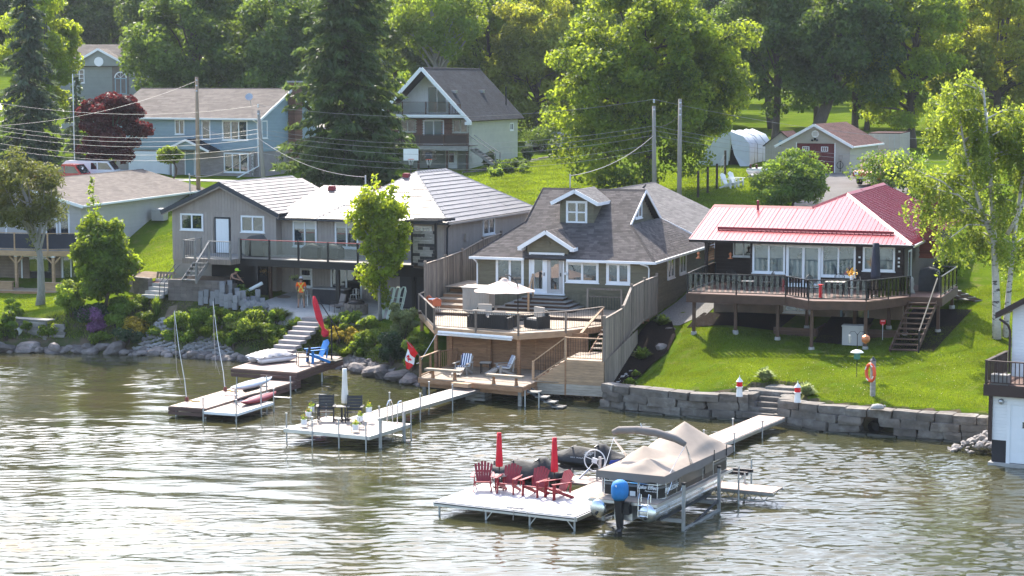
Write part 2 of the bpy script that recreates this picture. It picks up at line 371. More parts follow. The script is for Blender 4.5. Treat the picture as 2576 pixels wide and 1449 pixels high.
mat('concrete',(.36,.345,.325),.85,var=.15,scale=1.2,bump=.2);mat('paver',(.36,.345,.325),.85,var=.12,scale=6,rnd=.12,bump=.3);mat('patio_stone',(.40,.375,.345),.85,var=.15,rnd=.08,bump=.2)
mat('block_grey',(.24,.24,.245),.85,var=.1,scale=8,rnd=.1,bump=.3,bscale=40);mat('block_wall',(.17,.145,.128),.85,var=.2,rnd=.15,bump=.4);mat('block_tan',(.2,.15,.115),.85,var=.2,rnd=.1,bump=.3)
mat('step_stone',(.3,.265,.255),.85,var=.15,rnd=.08,bump=.3);mat('brick_red',(.20,.06,.045),.85,var=.2,rnd=.2,bump=.3);mat('brick_grey',(.33,.29,.28),.85,var=.12,rnd=.12);mat('brick_rust',(.17,.085,.06),.85,var=.2,rnd=.25)
mat('mortar',(.3,.28,.26),.9,var=.1)
mat('armour_stone',(.135,.117,.1),.85,var=.28,scale=2.2,rnd=.2,bump=.7,bscale=9,stain=((.25,.235,.21),1.3,.52,.75));mat('rock',(.34,.325,.32),.85,var=.25,scale=3,rnd=.3,bump=.5,bscale=12)
mat('boulder',(.17,.145,.135),.8,var=.3,scale=2,rnd=.35,bump=.6,bscale=8,stain=((.3,.27,.25),1.4,.55,.8));mat('rubble',(.3,.27,.25),.85,var=.3,scale=4,rnd=.3,bump=.4)
mat('timber',(.24,.225,.205),.9,var=.3,scale=2,rnd=.25,bump=.5,stretch=(1,1,5),stain=((.08,.07,.06),1.5,.55,.75));mat('pipe_white',(.6,.62,.6),.5,var=.08)
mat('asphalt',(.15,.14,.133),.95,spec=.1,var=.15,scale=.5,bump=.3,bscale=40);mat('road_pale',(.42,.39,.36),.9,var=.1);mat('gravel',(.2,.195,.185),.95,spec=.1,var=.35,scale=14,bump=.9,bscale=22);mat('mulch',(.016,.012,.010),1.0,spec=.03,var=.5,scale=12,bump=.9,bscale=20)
mat('dirt',(.19,.145,.105),.98,spec=.05,var=.25,scale=3,bump=.5)
mat('bark',(.075,.058,.045),.9,var=.3,scale=4,stretch=(4,4,.7),bump=.6,bscale=10);mat('bark_grey',(.25,.235,.22),.9,var=.25,scale=5,stretch=(6,6,.5),bump=.5,bscale=12)
mat('birch_bark',(.46,.42,.38),.75,var=.15,scale=6,stretch=(1,1,3),stain=((.05,.042,.038),2.6,.56,.62))
mat('hivis_orange',(.85,.13,.01),.7,var=.04);mat('hivis_yellow',(.62,.75,.12),.6,var=.03);mat('armour_wet',(.05,.046,.034),.45,var=.3,scale=3,rnd=.2,bump=.6,bscale=9)
mat('khaki',(.2,.15,.1),.8,var=.1);mat('skin',(.36,.2,.14),.6,var=.05);mat('cloth_black',(.015,.015,.017),.8,var=.15);mat('cap_grey',(.42,.4,.42),.8,var=.05);mat('boot_brown',(.09,.055,.035),.8,var=.1);mat('lime_cap',(.45,.75,.05),.7,var=.03);mat('cloth_navy',(.025,.03,.045),.85,var=.1)
mat('car_red',(.42,.015,.02),.22,var=.05,spec=.6,coat=.6);mat('car_white',(.75,.75,.76),.25,var=.03,coat=.5);mat('car_black',(.012,.012,.014),.25,var=.05,coat=.5);mat('tyre',(.015,.015,.015),.85);mat('car_grey',(.3,.31,.32),.25,var=.03,coat=.5)
mat('barrow_orange',(.52,.10,.05),.5,var=.1);mat('barrow_rust',(.19,.06,.045),.7,var=.2);mat('pallet_wood',(.26,.2,.15),.85,var=.2,rnd=.15)
mat('tent_white',(.5,.53,.55),.55,var=.05,scale=2,bump=.3,bscale=3);mat('container_beige',(.44,.4,.35),.6,var=.08);mat('door_maroon',(.11,.018,.02),.6,var=.1,rnd=.06);mat('door_white',(.76,.78,.8),.5,var=.03);mat('door_blue',(.25,.36,.42),.5,var=.05)
mat('wire',(.36,.33,.31),.5,.3,var=.05);mat('wire_dark',(.05,.05,.05),.6);mat('porcelain',(.55,.58,.62),.3);mat('ring_orange',(.75,.10,.035),.5,var=.06);mat('copper',(.5,.18,.08),.35,.6);mat('feeder_green',(.06,.2,.17),.5)
mat('teal_glass',(.03,.09,.1),.15,spec=.8);mat('terracotta',(.42,.15,.08),.8,var=.1);mat('petal_red',(.6,.02,.04),.6);mat('petal_yellow',(.75,.42,.02),.6);mat('petal_pale',(.75,.68,.45),.6);mat('bench_vinyl',(.03,.022,.022),.6,var=.1);mat('maroon_metal',(.09,.012,.015),.5,var=.1);mat('rope_yellow',(.6,.4,.05),.8);mat('stone_statue',(.35,.34,.32),.85,var=.15,bump=.4);mat('sign_blue',(.02,.06,.35),.4)
leafmat('leaf_lime',(.12,.18,.022),(.46,.54,.03),mixf=.55);leafmat('leaf_maple',(.07,.12,.02),(.36,.46,.03),mixf=.5);leafmat('leaf_dark',(.05,.085,.028),(.2,.29,.035));leafmat('leaf_deep',(.05,.09,.028),(.24,.34,.035))
leafmat('leaf_ash',(.105,.16,.022),(.41,.5,.035),mixf=.52,patch=(.09,.14,.02));leafmat('leaf_olive',(.12,.15,.03),(.5,.52,.04),mixf=.55);leafmat('leaf_birch',(.12,.17,.035),(.42,.5,.05),mixf=.5);leafmat('leaf_red',(.06,.014,.016),(.16,.022,.022));leafmat('leaf_purple',(.02,.010,.016),(.05,.015,.022))
leafmat('needle',(.05,.08,.03),(.16,.23,.05),mixf=.35);leafmat('needle_blue',(.055,.078,.05),(.14,.19,.08),mixf=.35);leafmat('cedar_leaf',(.08,.09,.025),(.24,.26,.04),mixf=.4);leafmat('juniper',(.035,.065,.032),(.1,.16,.04),mixf=.35)
leafmat('leaf_gold',(.30,.23,.03),(.5,.38,.03));leafmat('leaf_hosta',(.12,.19,.03),(.42,.52,.05),mixf=.5);leafmat('leaf_variegated',(.34,.40,.17),(.5,.55,.22));leafmat('leaf_bush',(.08,.14,.025),(.36,.48,.04),mixf=.5);leafmat('leaf_lilac',(.06,.11,.03),(.28,.4,.04));leafmat('blossom_purple',(.3,.15,.3),(.42,.2,.4));leafmat('blossom_pink',(.55,.38,.38),(.6,.4,.4));leafmat('leaf_sage',(.16,.19,.08),(.3,.36,.1));leafmat('leaf_tan',(.2,.13,.06),(.35,.22,.08))
leafmat('grass_blade',(.065,.105,.012),(.27,.35,.014),tint=.5,mixf=.5);leafmat('grass_wild',(.09,.14,.02),(.34,.42,.04))
# ground
CTRL=np.array([(-90,112,1),(-30,130,1.35),(-36,132,1.35),(-40,120,1.2),(-31,117,1.3),(-35,116,1.2),(-27.6,118,1.6),(-26.2,127,2.4),(-24.5,136,3.6),(-29,125.5,1.35),(-24,118,2.9),(-45,113,1),(-45,125,1.3),(-32,121,1.3),(-33,128,1.35),(-27,122,1.7),(-28,113.6,1.5),(-24.5,113,2.1),(-22,114,3.0),(-20,113.3,3.05),(-17,112.2,3.0),(-18,110.6,2.6),(-14,110.6,2.5),(-11.6,110,2.38),(-8.5,108.5,2.35),(-6,107,2.3),(-21.5,121,3.4),(-12,120,3.0),(-5,112,2.6),(-3,104,2.2),(-21,128,3.8),(-22,140,5.3),(-16,109.2,2.4),(-12,108.2,2.25),(-9,107,2.25),(0,98,.4),(3,96,.3),(0,104,2.4),(0,112,3.2),(8,108,3),(9.3,101.5,2.85),(9.5,112,3.6),(7.6,94.6,1.2),(8.4,98,2.2),(-5,103,1.6),(10.5,98.5,2.8),(9,92,1.5),(9,88.6,1.1),(13,97.5,2.3),(16.5,96,2.2),(12,90.5,1.55),(16,88,1.55),(16,84.4,1.12),(20,82.5,1.1),(20,90,1.9),(20.5,96.5,2.7),(24,100,3.4),(26,110,4.5),(22,104,3.6),(12,104,3.2),(14,113,4.6),(14,120,5.4),(22,118,5.2),(30,125,6.2),(30,84,1.6),(40,95,3),(0,120,4.3),(-6,125,4.7),(2,130,5.1),(0,148,6.3),(-5,160,6.8),(-10,172,7.5),(2,180,8.0),(-13,145,6.3),(-24,150,6.9),(-34,150,6.9),(-30,170,7),(-20,165,7.0),(-45,160,7.2),(-60,140,4),(10,140,6.4),(15,146,7.2),(21,155,8),(28,155,8),(18,162,8.5),(32,164,8.6),(12,165,8),(26,140,7.2),(24,130,6.4),(45,150,8.2),(-50,235,12.8),(-60,200,10.5),(-30,210,9),(0,230,9.5),(40,240,9.8),(0,300,12),(70,300,12),(-90,300,18),(90,200,9),(0,500,20),(-200,400,25),(200,400,15),(-200,150,6),(200,120,5)],dtype=float)
def _phi(r):return r
_A=np.linalg.norm(CTRL[:,None,:2]-CTRL[None,:,:2],axis=2);_n=len(CTRL)
_K=np.zeros((_n+3,_n+3));_K[:_n,:_n]=_phi(_A)-0.6*np.eye(_n);_K[:_n,_n]=1;_K[:_n,_n+1:]=CTRL[:,:2];_K[_n:,:_n]=_K[:_n,_n:].T
_W=np.linalg.solve(_K,np.concatenate([CTRL[:,2],np.zeros(3)]))
SHORE=np.array([(-800,230),(-300,160),(-120,125),(-60,113),(-28.6,110.4),(-24,110.2),(-20,109.0),(-15.7,107.3),(-12,106.0),(-9.2,104.2),(-7.5,102),(-5.6,99),(-4.0,97.2),(0,95.8),(3,94.6),(4.9,92.6),(4.5,91.0),(8.6,88.5),(10.5,88.2),(11.25,89.7),(13.0,88.75),(12.15,86.7),(13.7,85.15),(16.2,83.95),(19.9,82.2),(20.6,82.1),(20.6,77.8),(26,74.6),(60,55),(720,-270)],dtype=float)
def _shore_d(x,y):
 d=np.full(x.shape,1e9);a=SHORE[:-1];b=SHORE[1:]
 for(ax,ay),(bx,by)in zip(a,b):
  dx,dy=bx-ax,by-ay;t=np.clip(((x-ax)*dx+(y-ay)*dy)/(dx*dx+dy*dy),0,1)
  e=np.hypot(x-ax-t*dx,y-ay-t*dy);d=np.minimum(d,e)
 poly=np.vstack([SHORE,[(1900,-270),(1900,3000),(-1900,3000),(-1900,230)]]);ins=np.zeros(x.shape,bool);n=len(poly)
 for i in range(n):
  (ax,ay),(bx,by)=poly[i],poly[(i+1)%n]
  if ay==by:continue
  ins^=((ay>y)!=(by>y))&(x<(bx-ax)*(y-ay)/(by-ay)+ax)
 return np.where(ins,d,-d)
def terrain(x,y):
 x,y=np.atleast_1d(np.asarray(x,float)),np.atleast_1d(np.asarray(y,float))
 z=np.zeros(x.shape)
 for i in range(0,len(x),20000):
  s=slice(i,i+20000);q=np.hypot(x[s,None]-CTRL[None,:,0],y[s,None]-CTRL[None,:,1])
  z[s]=_phi(q)@_W[:_n]+_W[_n]+_W[_n+1]*x[s]+_W[_n+2]*y[s]
 d=_shore_d(x,y);slope=np.where(x>4.3,3.5,0.82)
 z=np.minimum(z,np.where(d>0,d*slope+.02,d*np.where(x>4.3,3.5,.35)))
 return np.clip(z,-1.5,30)
def gz(x,y):return float(terrain([x],[y])[0])
def on_ground(x,y,dz=0.0):return Vector((x,y,gz(x,y)+dz))
def ground_at(px,py,y0=80.0,y1=260.0):
 r=ray(px,py);ys=np.linspace(y0,y1,720);xs=r[0]/r[1]*ys;zs=EYE_Z+r[2]/r[1]*ys;t=terrain(xs,ys)
 k=np.argmax(zs<=t)if(zs<=t).any()else len(ys)-1
 return Vector((xs[k],ys[k],t[k]))
def lines(a):return np.concatenate([np.arange(p,q,s)for p,q,s in a]+[[a[-1][1]]])
gx=lines([(-700,-300,100),(-300,-80,20),(-80,-40,2.5),(-40,30,.5),(30,60,2.5),(60,300,20),(300,700,100)])
gy=lines([(40,72,8),(72,128,.5),(128,200,1.5),(200,320,6),(320,1100,60)])
GX,GY=np.meshgrid(gx,gy);GZ=terrain(GX.ravel(),GY.ravel())
r_=np.random.default_rng(3);GZ=GZ+np.where((GY.ravel()<200)&(GZ>.3),r_.normal(0,.018,GZ.shape),0)
nv,nh=GX.shape;idx=np.arange(nv*nh).reshape(nv,nh)
quads=np.stack([idx[:-1,:-1],idx[:-1,1:],idx[1:,1:],idx[1:,:-1]],-1).reshape(-1,4)
gm=bpy.data.materials.new('lawn');gm.use_nodes=True;nt=gm.node_tree;bs=nt.nodes['Principled BSDF']
c1=_mix(nt,(.062,.105,.007),(.105,.15,.010),_ramp(nt,_noise(nt,.35,6.0),.35,.65))
c1=_mix(nt,c1,(.16,.145,.055),_ramp(nt,_noise(nt,1.1,8.0),.54,.74))
c1=_mix(nt,c1,(.05,.085,.012),_ramp(nt,_noise(nt,9.0,5.0),.5,.75))
geo=nt.nodes.new('ShaderNodeNewGeometry');sep=nt.nodes.new('ShaderNodeSeparateXYZ');nt.links.new(geo.outputs['True Normal'],sep.inputs[0])
steep=_ramp(nt,sep.outputs[2],.93,.80)
c1=_mix(nt,c1,_mix(nt,(.13,.10,.07),(.06,.075,.025),_ramp(nt,_noise(nt,1.1,5.0),.4,.6)),steep)
sp=nt.nodes.new('ShaderNodeSeparateXYZ');nt.links.new(geo.outputs['Position'],sp.inputs[0])
c1=_mix(nt,c1,(.05,.04,.028),_ramp(nt,sp.outputs[2],.35,-.1))
nt.links.new(c1,bs.inputs['Base Color']);bs.inputs['Roughness'].default_value=.9;bs.inputs['Specular IOR Level'].default_value=.0
bn=nt.nodes.new('ShaderNodeBump');bn.inputs['Strength'].default_value=.8;bn.inputs['Distance'].default_value=.08
nt.links.new(_noise(nt,7.0,6.0),bn.inputs['Height']);nt.links.new(bn.outputs[0],bs.inputs['Normal'])
structure(link('ground',mesh('ground',np.column_stack([GX.ravel(),GY.ravel(),GZ]),quads.tolist(),gm,True)))
# water: real waves near by, ripples in the material
def spectrum(seed,n,l0,l1,amp,main,spread):
 r=np.random.default_rng(seed);out=[]
 for _ in range(n):
  L=math.exp(r.uniform(math.log(l0),math.log(l1)));a=main+r.normal(0,spread);out.append((2*math.pi/L*math.cos(a),2*math.pi/L*math.sin(a),r.uniform(0,6.28),amp*L))
 return out
wx=lines([(-700,-60,80),(-60,-32,2),(-32,27,.2),(27,60,2),(60,700,80)]);wy=lines([(-150,40,38),(40,58,2),(58,112,.095),(112,130,3),(130,180,25)])
WX,WY=np.meshgrid(wx,wy);X,Y=WX.ravel(),WY.ravel();Z=np.zeros(X.shape)
gust=.55+.45*np.sin(X*.11+Y*.23+1.3)*np.sin(X*.05-Y*.15+.4)
for kx,ky,ph,a in spectrum(5,26,.9,4.0,.0017,1.35,.35):Z+=a*np.sin(kx*X+ky*Y+ph)
for kx,ky,ph,a in spectrum(6,70,.24,.75,.0068,1.48,.5):Z+=a*gust*np.sin(kx*X+ky*Y+ph)
Z*=np.clip((gz_:=1-np.clip((Y-60)/52,0,1)*.35),0,1)*np.where((np.abs(X)<32)&(Y>56)&(Y<113),1,.2)
nv,nh=WX.shape;idx=np.arange(nv*nh).reshape(nv,nh);quads=np.stack([idx[:-1,:-1],idx[:-1,1:],idx[1:,1:],idx[1:,:-1]],-1).reshape(-1,4)
wm=bpy.data.materials.new('lake');wm.use_nodes=True;nt=wm.node_tree;bs=nt.nodes['Principled BSDF']
nt.links.new(_mix(nt,(.042,.043,.018),(.06,.054,.024),_ramp(nt,_noise(nt,.12,3.0),.4,.6)),bs.inputs['Base Color'])
bs.inputs['Roughness'].default_value=.02;bs.inputs['IOR'].default_value=1.333;bs.inputs['Specular IOR Level'].default_value=.5
b1=nt.nodes.new('ShaderNodeBump');b1.inputs['Strength'].default_value=.16;b1.inputs['Distance'].default_value=.05
nt.links.new(_noise(nt,4.6,4.0,stretch=(.42,1.25,1)),b1.inputs['Height'])
b2=nt.nodes.new('ShaderNodeBump');b2.inputs['Strength'].default_value=.08;b2.inputs['Distance'].default_value=.02
nt.links.new(_noise(nt,9.0,2.0,stretch=(.6,1.2,1)),b2.inputs['Height']);nt.links.new(b1.outputs[0],b2.inputs['Normal']);nt.links.new(b2.outputs[0],bs.inputs['Normal'])
me=bpy.data.meshes.new('water');nvv=len(X);me.vertices.add(nvv);me.vertices.foreach_set('co',np.column_stack([X,Y,Z]).astype(np.float32).ravel())
me.loops.add(len(quads)*4);me.loops.foreach_set('vertex_index',quads.ravel().astype(np.int32));me.polygons.add(len(quads));me.polygons.foreach_set('loop_start',np.arange(0,len(quads)*4,4,dtype=np.int32))
me.polygons.foreach_set('use_smooth',np.ones(len(quads),bool));me.materials.append(wm);me.update();me.validate()
structure(link('water',me))
def drape(name,pts,m,dz=.03,step=.5,kind='structure'):
 P2=[]
 for i in range(len(pts)):
  a,b=Vector(pts[i][:2]),Vector(pts[(i+1)%len(pts)][:2]);k=max(1,int((b-a).length/step));P2+=[a.lerp(b,t/k)for t in range(k)]
 nb=len(P2);xs=[p.x for p in P2];ys=[p.y for p in P2];poly=[(p.x,p.y)for p in P2]
 for y in np.arange(min(ys)+step/2,max(ys),step):
  for a,b in spans_at(poly,1,y):
   for x in np.arange(a+step/2,b-step/3,step):P2.append(Vector((x,y)))
 v,e,f,*_=delaunay_2d_cdt(P2,[(i,(i+1)%nb)for i in range(nb)],[list(range(nb))],1,1e-4)
 z=terrain([p.x for p in v],[p.y for p in v])
 o=link(name,mesh(name,[(p.x,p.y,zz+dz)for p,zz in zip(v,z)],[tuple(q)for q in f],m,True))
 if kind:o['kind']=kind
 return o
def G(px,py):p=ground_at(px,py);return(p.x,p.y)
# shared building parts
def deck_planks(parent,poly,z,m,w=.14,t=.035,along='x',gap=.008,name='plank',ang=None):
 a=R(ang)if ang is not None else(0.0 if along=='x' else math.pi/2);ca,sa=math.cos(a),math.sin(a)
 q=[(p[0]*ca+p[1]*sa,-p[0]*sa+p[1]*ca)for p in poly];y0,y1=min(p[1]for p in q),max(p[1]for p in q);y=y0
 while y<y1-.02:
  ye=min(y+w,y1)-gap;A,Bq=spans_at(q,1,y+.004),spans_at(q,1,ye-.004)
  if len(A)==len(Bq):
   for(a0,a1),(b0,b1)in zip(A,Bq):
    pts=[(a0,y),(a1,y),(b1,ye),(b0,ye)];pts=[(x*ca-yy*sa,x*sa+yy*ca,z-t)for x,yy in pts]
    if a1-a0>.05:B().ext(pts[::-1],(0,0,t)).build(name,m,parent)
  y+=w
def railing(parent,pts,h=.95,post='fence_wood',rail='fence_wood',bal='black_metal',step=.13,pw=.09,posts=None,cap=True,panel=None,bal_r=.008,bottom=.1,post_every=None,top_only=False,railw=.09,railh=.04,inset=.0):
 pts=[Vector(p)for p in pts]
 if post_every:
  q=[pts[0]]
  for a,b in zip(pts[:-1],pts[1:]):
   k=max(1,round((b-a).length/post_every));q+=[a.lerp(b,(i+1)/k)for i in range(k)]
  pts=q
 for i,p in enumerate(pts):
  if posts is None or i in posts:P('post',post,parent,p+Vector((0,0,h/2-.05)),(pw,pw,h+.1+(.06 if cap else 0)))
 for a,b in zip(pts[:-1],pts[1:]):
  up=Vector((0,0,1));PB('top_rail',rail,parent,a+up*h,b+up*h,railw,railh)
  if top_only:continue
  PB('bottom_rail',rail,parent,a+up*bottom,b+up*bottom,railw*.5,railh*.9)
  L=(b-a).length;k=max(2,int(L/step))
  if panel=='glass':PB('glass_pane','rail_glass',parent,a.lerp(b,.5*pw/L)+up*(h+bottom)/2,b.lerp(a,.5*pw/L)+up*(h+bottom)/2,.012,h-bottom-.06)
  elif panel:PB('panel',panel,parent,a+up*(h+bottom)/2,b+up*(h+bottom)/2,.02,h-bottom-.1)
  if panel!='glass':
   for i in range(1,k):
    c=a.lerp(b,i/k);PC('baluster',bal,parent,c+up*bottom,c+up*(h-.02),bal_r)
def stairs(parent,p0,p1,width,n,m,side,t=.045,depth=None,stringer=None,riser=None):
 p0,p1,s=Vector(p0),Vector(p1),Vector(side).normalized();run=p1-p0;h=Vector((run.x,run.y,0));d=depth or h.length/n+.03;hd=h.normalized()
 for i in range(n):
  c=p0+run*((i+.5)/n);c.z=p0.z+run.z*(i+1)/n
  o=P('tread',m,parent,c,(width,d,t));o.rotation_euler=(0,0,math.atan2(s.y,s.x))
  if riser:
   r=P('riser',riser,parent,c+hd*(d/2-.03)+Vector((0,0,-abs(run.z)/n/2-t/2)),(width,.02,abs(run.z)/n-t));r.rotation_euler=o.rotation_euler
 if stringer:
  for e in(-1,1):PB('stringer',stringer,parent,p0+s*e*(width/2-.04)+Vector((0,0,-.2)),p1+s*e*(width/2-.04)+Vector((0,0,-.1)),.045,.24)
def fence(parent,pts,m,bw=.14,cap=True,bottoms=None):
 for i,(x,y,zb,zt)in enumerate(pts):P('post',m,parent,(x,y,(zb+zt)/2+.05),(.11,.11,zt-zb+.1));P('post_cap',m,parent,(x,y,zt+.13),(.14,.14,.05))
 for(xa,ya,ba,ta),(xb,yb,bb,tb)in zip(pts[:-1],pts[1:]):
  a,b=Vector((xa,ya,0)),Vector((xb,yb,0));L=(b-a).length;k=max(1,int(L/bw));ang=math.atan2(yb-ya,xb-xa)
  for j in range(k):
   f=(j+.5)/k;c=a.lerp(b,f);z0=ba+(bb-ba)*f+.02;z1=ta+(tb-ta)*f-.05+rng.uniform(-.012,.012)
   o=P('board',m,parent,(c.x,c.y,(z0+z1)/2),(L/k-.022,.022,z1-z0));o.rotation_euler=(0,0,ang)
  if cap:PB('cap_rail',m,parent,(xa,ya,ta),(xb,yb,tb),.12,.035)
  PB('bottom_rail',m,parent,(xa,ya,ba+.12),(xb,yb,bb+.12),.05,.09)
def rake(parent,p,q,m,w=.03,h=.2):return PB('fascia',m,parent,p,q,w,h)
# the olive cabin in the middle
cab=thing('cabin','olive green clapboard cabin with dormer, brown shingle roof and white trim','house',(CABIN.x,CABIN.y,0),CABIN.deg)
B().box(.03,9.47,.03,20.9,1.9,5.72).build('wall','siding_olive',cab)
F1=Face(cab,(0,0,0),(1,0,0),(0,-1,0));F2=Face(cab,(9.5,0,0),(0,1,0),(1,0,0))
holes=[(1.0,2.58,4.2,5.7),(2.9,4.85,3.8,6.1),(4.94,6.75,4.5,5.7),(7.17,8.48,4.48,5.68)]
F1.boards('clapboard','siding_olive',0,9.5,3.9,5.72,.175,holes);F1.vboards('skirt_board','siding_olive',0,9.5,2.9,3.88,.15)
F2.boards('clapboard','siding_olive',0,20.9,3.0,5.72,.175,[(3.38,5.02,4.45,5.68),(5.82,7.43,4.47,5.74)])
P('corner_board','siding_olive',cab,(9.5,-.01,4.3),(.12,.1,2.8));P('corner_board','siding_olive',cab,(0,-.01,4.3),(.12,.1,2.8))
F1.window(1.0,2.58,4.2,5.68,2,fw=.13);F1.window(4.94,6.75,4.51,5.66,2,fw=.13,blind=.12);F1.window(7.17,8.48,4.49,5.64,2,fw=.15)
F2.window(3.5,4.9,4.47,5.66,2,fw=.12);F2.window(5.95,7.3,4.49,5.72,2,fw=.12)
d=F1.mesh_boxes('door_frame','white_vinyl',[(2.9,4.86,5.93,6.04,-.05,.1),(2.9,2.98,3.86,5.93,-.05,.1),(4.78,4.86,3.86,5.93,-.05,.1),(3.82,3.9,3.86,5.93,-.05,.08),(2.86,4.9,3.8,3.87,-.05,.16)])
for a,m in((2.98,'door_white'),(3.9,'siding_grey')):
 dd=F1.mesh_boxes('door',m,[(a,a+.2,3.87,5.93,-.02,.05),(a+.66,a+.84,3.87,5.93,-.02,.05),(a+.2,a+.66,5.75,5.93,-.02,.05),(a+.2,a+.66,3.87,4.1,-.02,.05)])
 F1.mesh_boxes('pane','window_glass',[(a+.2,a+.66,4.1,5.75,-.02,.02)],dd);F1.mesh_boxes('handle','black_metal',[(a+.74,a+.78,4.8,4.98,.05,.1)],dd)
m_=(9.12-5.75)/5.8
def zc(y):return 5.75+(y+.35)*m_
SH='shingle_brown'
shingles(cab,[(-.35,-.35,5.75),(9.85,-.35,5.75),(7.72,2.58,zc(2.58)),(7.72,5.45,9.12),(1.78,5.45,9.12),(1.78,2.58,zc(2.58))],SH,seed=2)
shingles(cab,[(9.85,-.35,5.75),(9.85,11.2,5.75),(7.72,8.32,zc(2.58)),(7.72,2.58,zc(2.58))],SH,seed=3)
shingles(cab,[(-.35,11.2,5.75),(-.35,-.35,5.75),(1.78,2.58,zc(2.58)),(1.78,8.32,zc(2.58))],SH,seed=4)
shingles(cab,[(9.85,11.2,5.75),(-.35,11.2,5.75),(1.78,8.32,zc(2.58)),(1.78,5.45,9.12),(7.72,5.45,9.12),(7.72,8.32,zc(2.58))],SH,seed=5)
ridge_cap(cab,(1.78,5.45,9.13),(7.72,5.45,9.13),SH);ridge_cap(cab,(9.85,-.35,5.76),(7.72,2.58,7.46),SH);ridge_cap(cab,(-.35,-.35,5.76),(1.78,2.58,7.46),SH)
for x,e in((7.3,1),(2.2,-1)):
 w=B().ext([(x,2.75,7.3),(x,8.15,7.3),(x,5.45,8.98)],(e*.1,0,0)).build('gable_wall','siding_olive',cab)
 for s in(-1,1):rake(cab,(x+e*.44,5.45+s*2.95,7.4),(x+e*.44,5.45,9.08),'white_vinyl' if e>0 else 'shingle_brown',.04,.16)
G1=Face(cab,(7.42,0,0),(0,1,0),(1,0,0));G1.window(4.3,5.6,7.62,8.45,2,fw=.1,name='gable_window')
G1.boards('clapboard','siding_olive',3,8,7.3,8.9,.16,[(4.3,5.6,7.6,8.47)],lambda z:(5.45-(8.95-z)*1.6,5.45+(8.95-z)*1.6))
B().ext([(2.78,.02,5.9),(5.05,.02,5.9),(5.05,.02,6.42),(3.95,.02,7.08),(2.78,.02,6.42)],(0,2.0,0)).build('porch_gable','siding_olive',cab)
F1.boards('clapboard','siding_olive',2.78,5.05,6.08,7.05,.14,rng_fn=lambda z:(max(2.78,3.95-(7.12-z)*1.6),min(5.05,3.95+(7.12-z)*1.6)))
B().tube([(3.95,-.03,6.52),(3.95,-.09,6.52)],.13,16).build('medallion','siding_olive',cab)
shingles(cab,[(5.45,-.45,6.33),(5.45,.7,6.33),(3.95,2.2,7.24),(3.95,-.45,7.24)],SH,seed=6,t=.07);shingles(cab,[(2.45,.7,6.33),(2.45,-.45,6.33),(3.95,-.45,7.24),(3.95,2.2,7.24)],SH,seed=7,t=.07)
rake(cab,(2.42,-.47,6.24),(3.95,-.47,7.15),'white_vinyl',.05,.2);rake(cab,(5.48,-.47,6.24),(3.95,-.47,7.15),'white_vinyl',.05,.2)
for x in(2.5,5.4):P('return','white_vinyl',cab,(x,-.1,6.24),(.22,.75,.17))
for x0,x1 in((-.38,2.72),(5.1,9.9)):P('gutter','white_vinyl',cab,((x0+x1)/2,-.41,5.68),(x1-x0,.12,.13))
P('gutter','white_vinyl',cab,(9.91,5.4,5.68),(.12,11.6,.13))
for x in(-.05,9.5):B().tube([(x*.97-.1,-.4,5.62),(x,-.3,5.5),(x,-.08,5.35),(x,-.08,3.1)],.04,8).build('downspout','white_vinyl',cab)
B().ext([(3.72,2.62,7.25),(5.62,2.62,7.25),(5.62,2.62,8.62),(4.67,2.62,9.12),(3.72,2.62,8.62)],(0,2.6,0)).build('dormer_wall','siding_olive',cab)
FD=Face(cab,(0,2.62,0),(1,0,0),(0,-1,0));FD.boards('clapboard','siding_olive',3.72,5.62,7.3,9.05,.15,[(4.07,5.27,7.4,8.65)],lambda z:(max(3.72,4.67-(9.15-z)*1.8),min(5.62,4.67+(9.15-z)*1.8)))
FD.window(4.07,5.27,7.42,8.64,2,fw=.12,rows=2,name='dormer_window',glass='dark_glass')
Face(cab,(5.62,2.62,0),(0,1,0),(1,0,0)).boards('clapboard','siding_olive',0,2.4,7.3,8.6,.15)
shingles(cab,[(5.95,2.2,8.6),(5.95,4.62,8.6),(4.67,5.7,9.27),(4.67,2.2,9.27)],'shingle_grey',seed=8,t=.07);shingles(cab,[(3.39,4.62,8.6),(3.39,2.2,8.6),(4.67,2.2,9.27),(4.67,5.7,9.27)],'shingle_grey',seed=9,t=.07)
rake(cab,(3.34,2.17,8.5),(4.67,2.17,9.18),'white_vinyl',.05,.2);rake(cab,(6.0,2.17,8.5),(4.67,2.17,9.18),'white_vinyl',.05,.2);P('fascia','white_vinyl',cab,(5.97,3.4,8.5),(.05,2.45,.17));P('fascia','white_vinyl',cab,(3.37,3.4,8.5),(.05,2.45,.17))
B().ext([(-2.4,11.3,5.6),(9.8,11.3,5.6),(9.8,11.3,5.95),(3.7,11.3,8.6),(-2.4,11.3,5.95)],(0,9.6,0)).build('wing_gable','siding_olive',cab)
shingles(cab,[(10.3,10.9,5.78),(10.3,21.3,5.78),(3.7,21.3,8.75),(3.7,10.9,8.75)],'shingle_grey',.16,.5,seed=10);shingles(cab,[(-2.9,21.3,5.78),(-2.9,10.9,5.78),(3.7,10.9,8.75),(3.7,21.3,8.75)],'shingle_grey',.16,.5,seed=11)
ridge_cap(cab,(3.7,10.9,8.76),(3.7,21.3,8.76),'shingle_grey');rake(cab,(10.34,10.86,5.66),(3.7,10.86,8.65),'white_vinyl',.05,.22);rake(cab,(-2.94,10.86,5.66),(3.7,10.86,8.65),'white_vinyl',.05,.22);P('gutter','white_vinyl',cab,(10.36,16,5.72),(.1,10.4,.12))
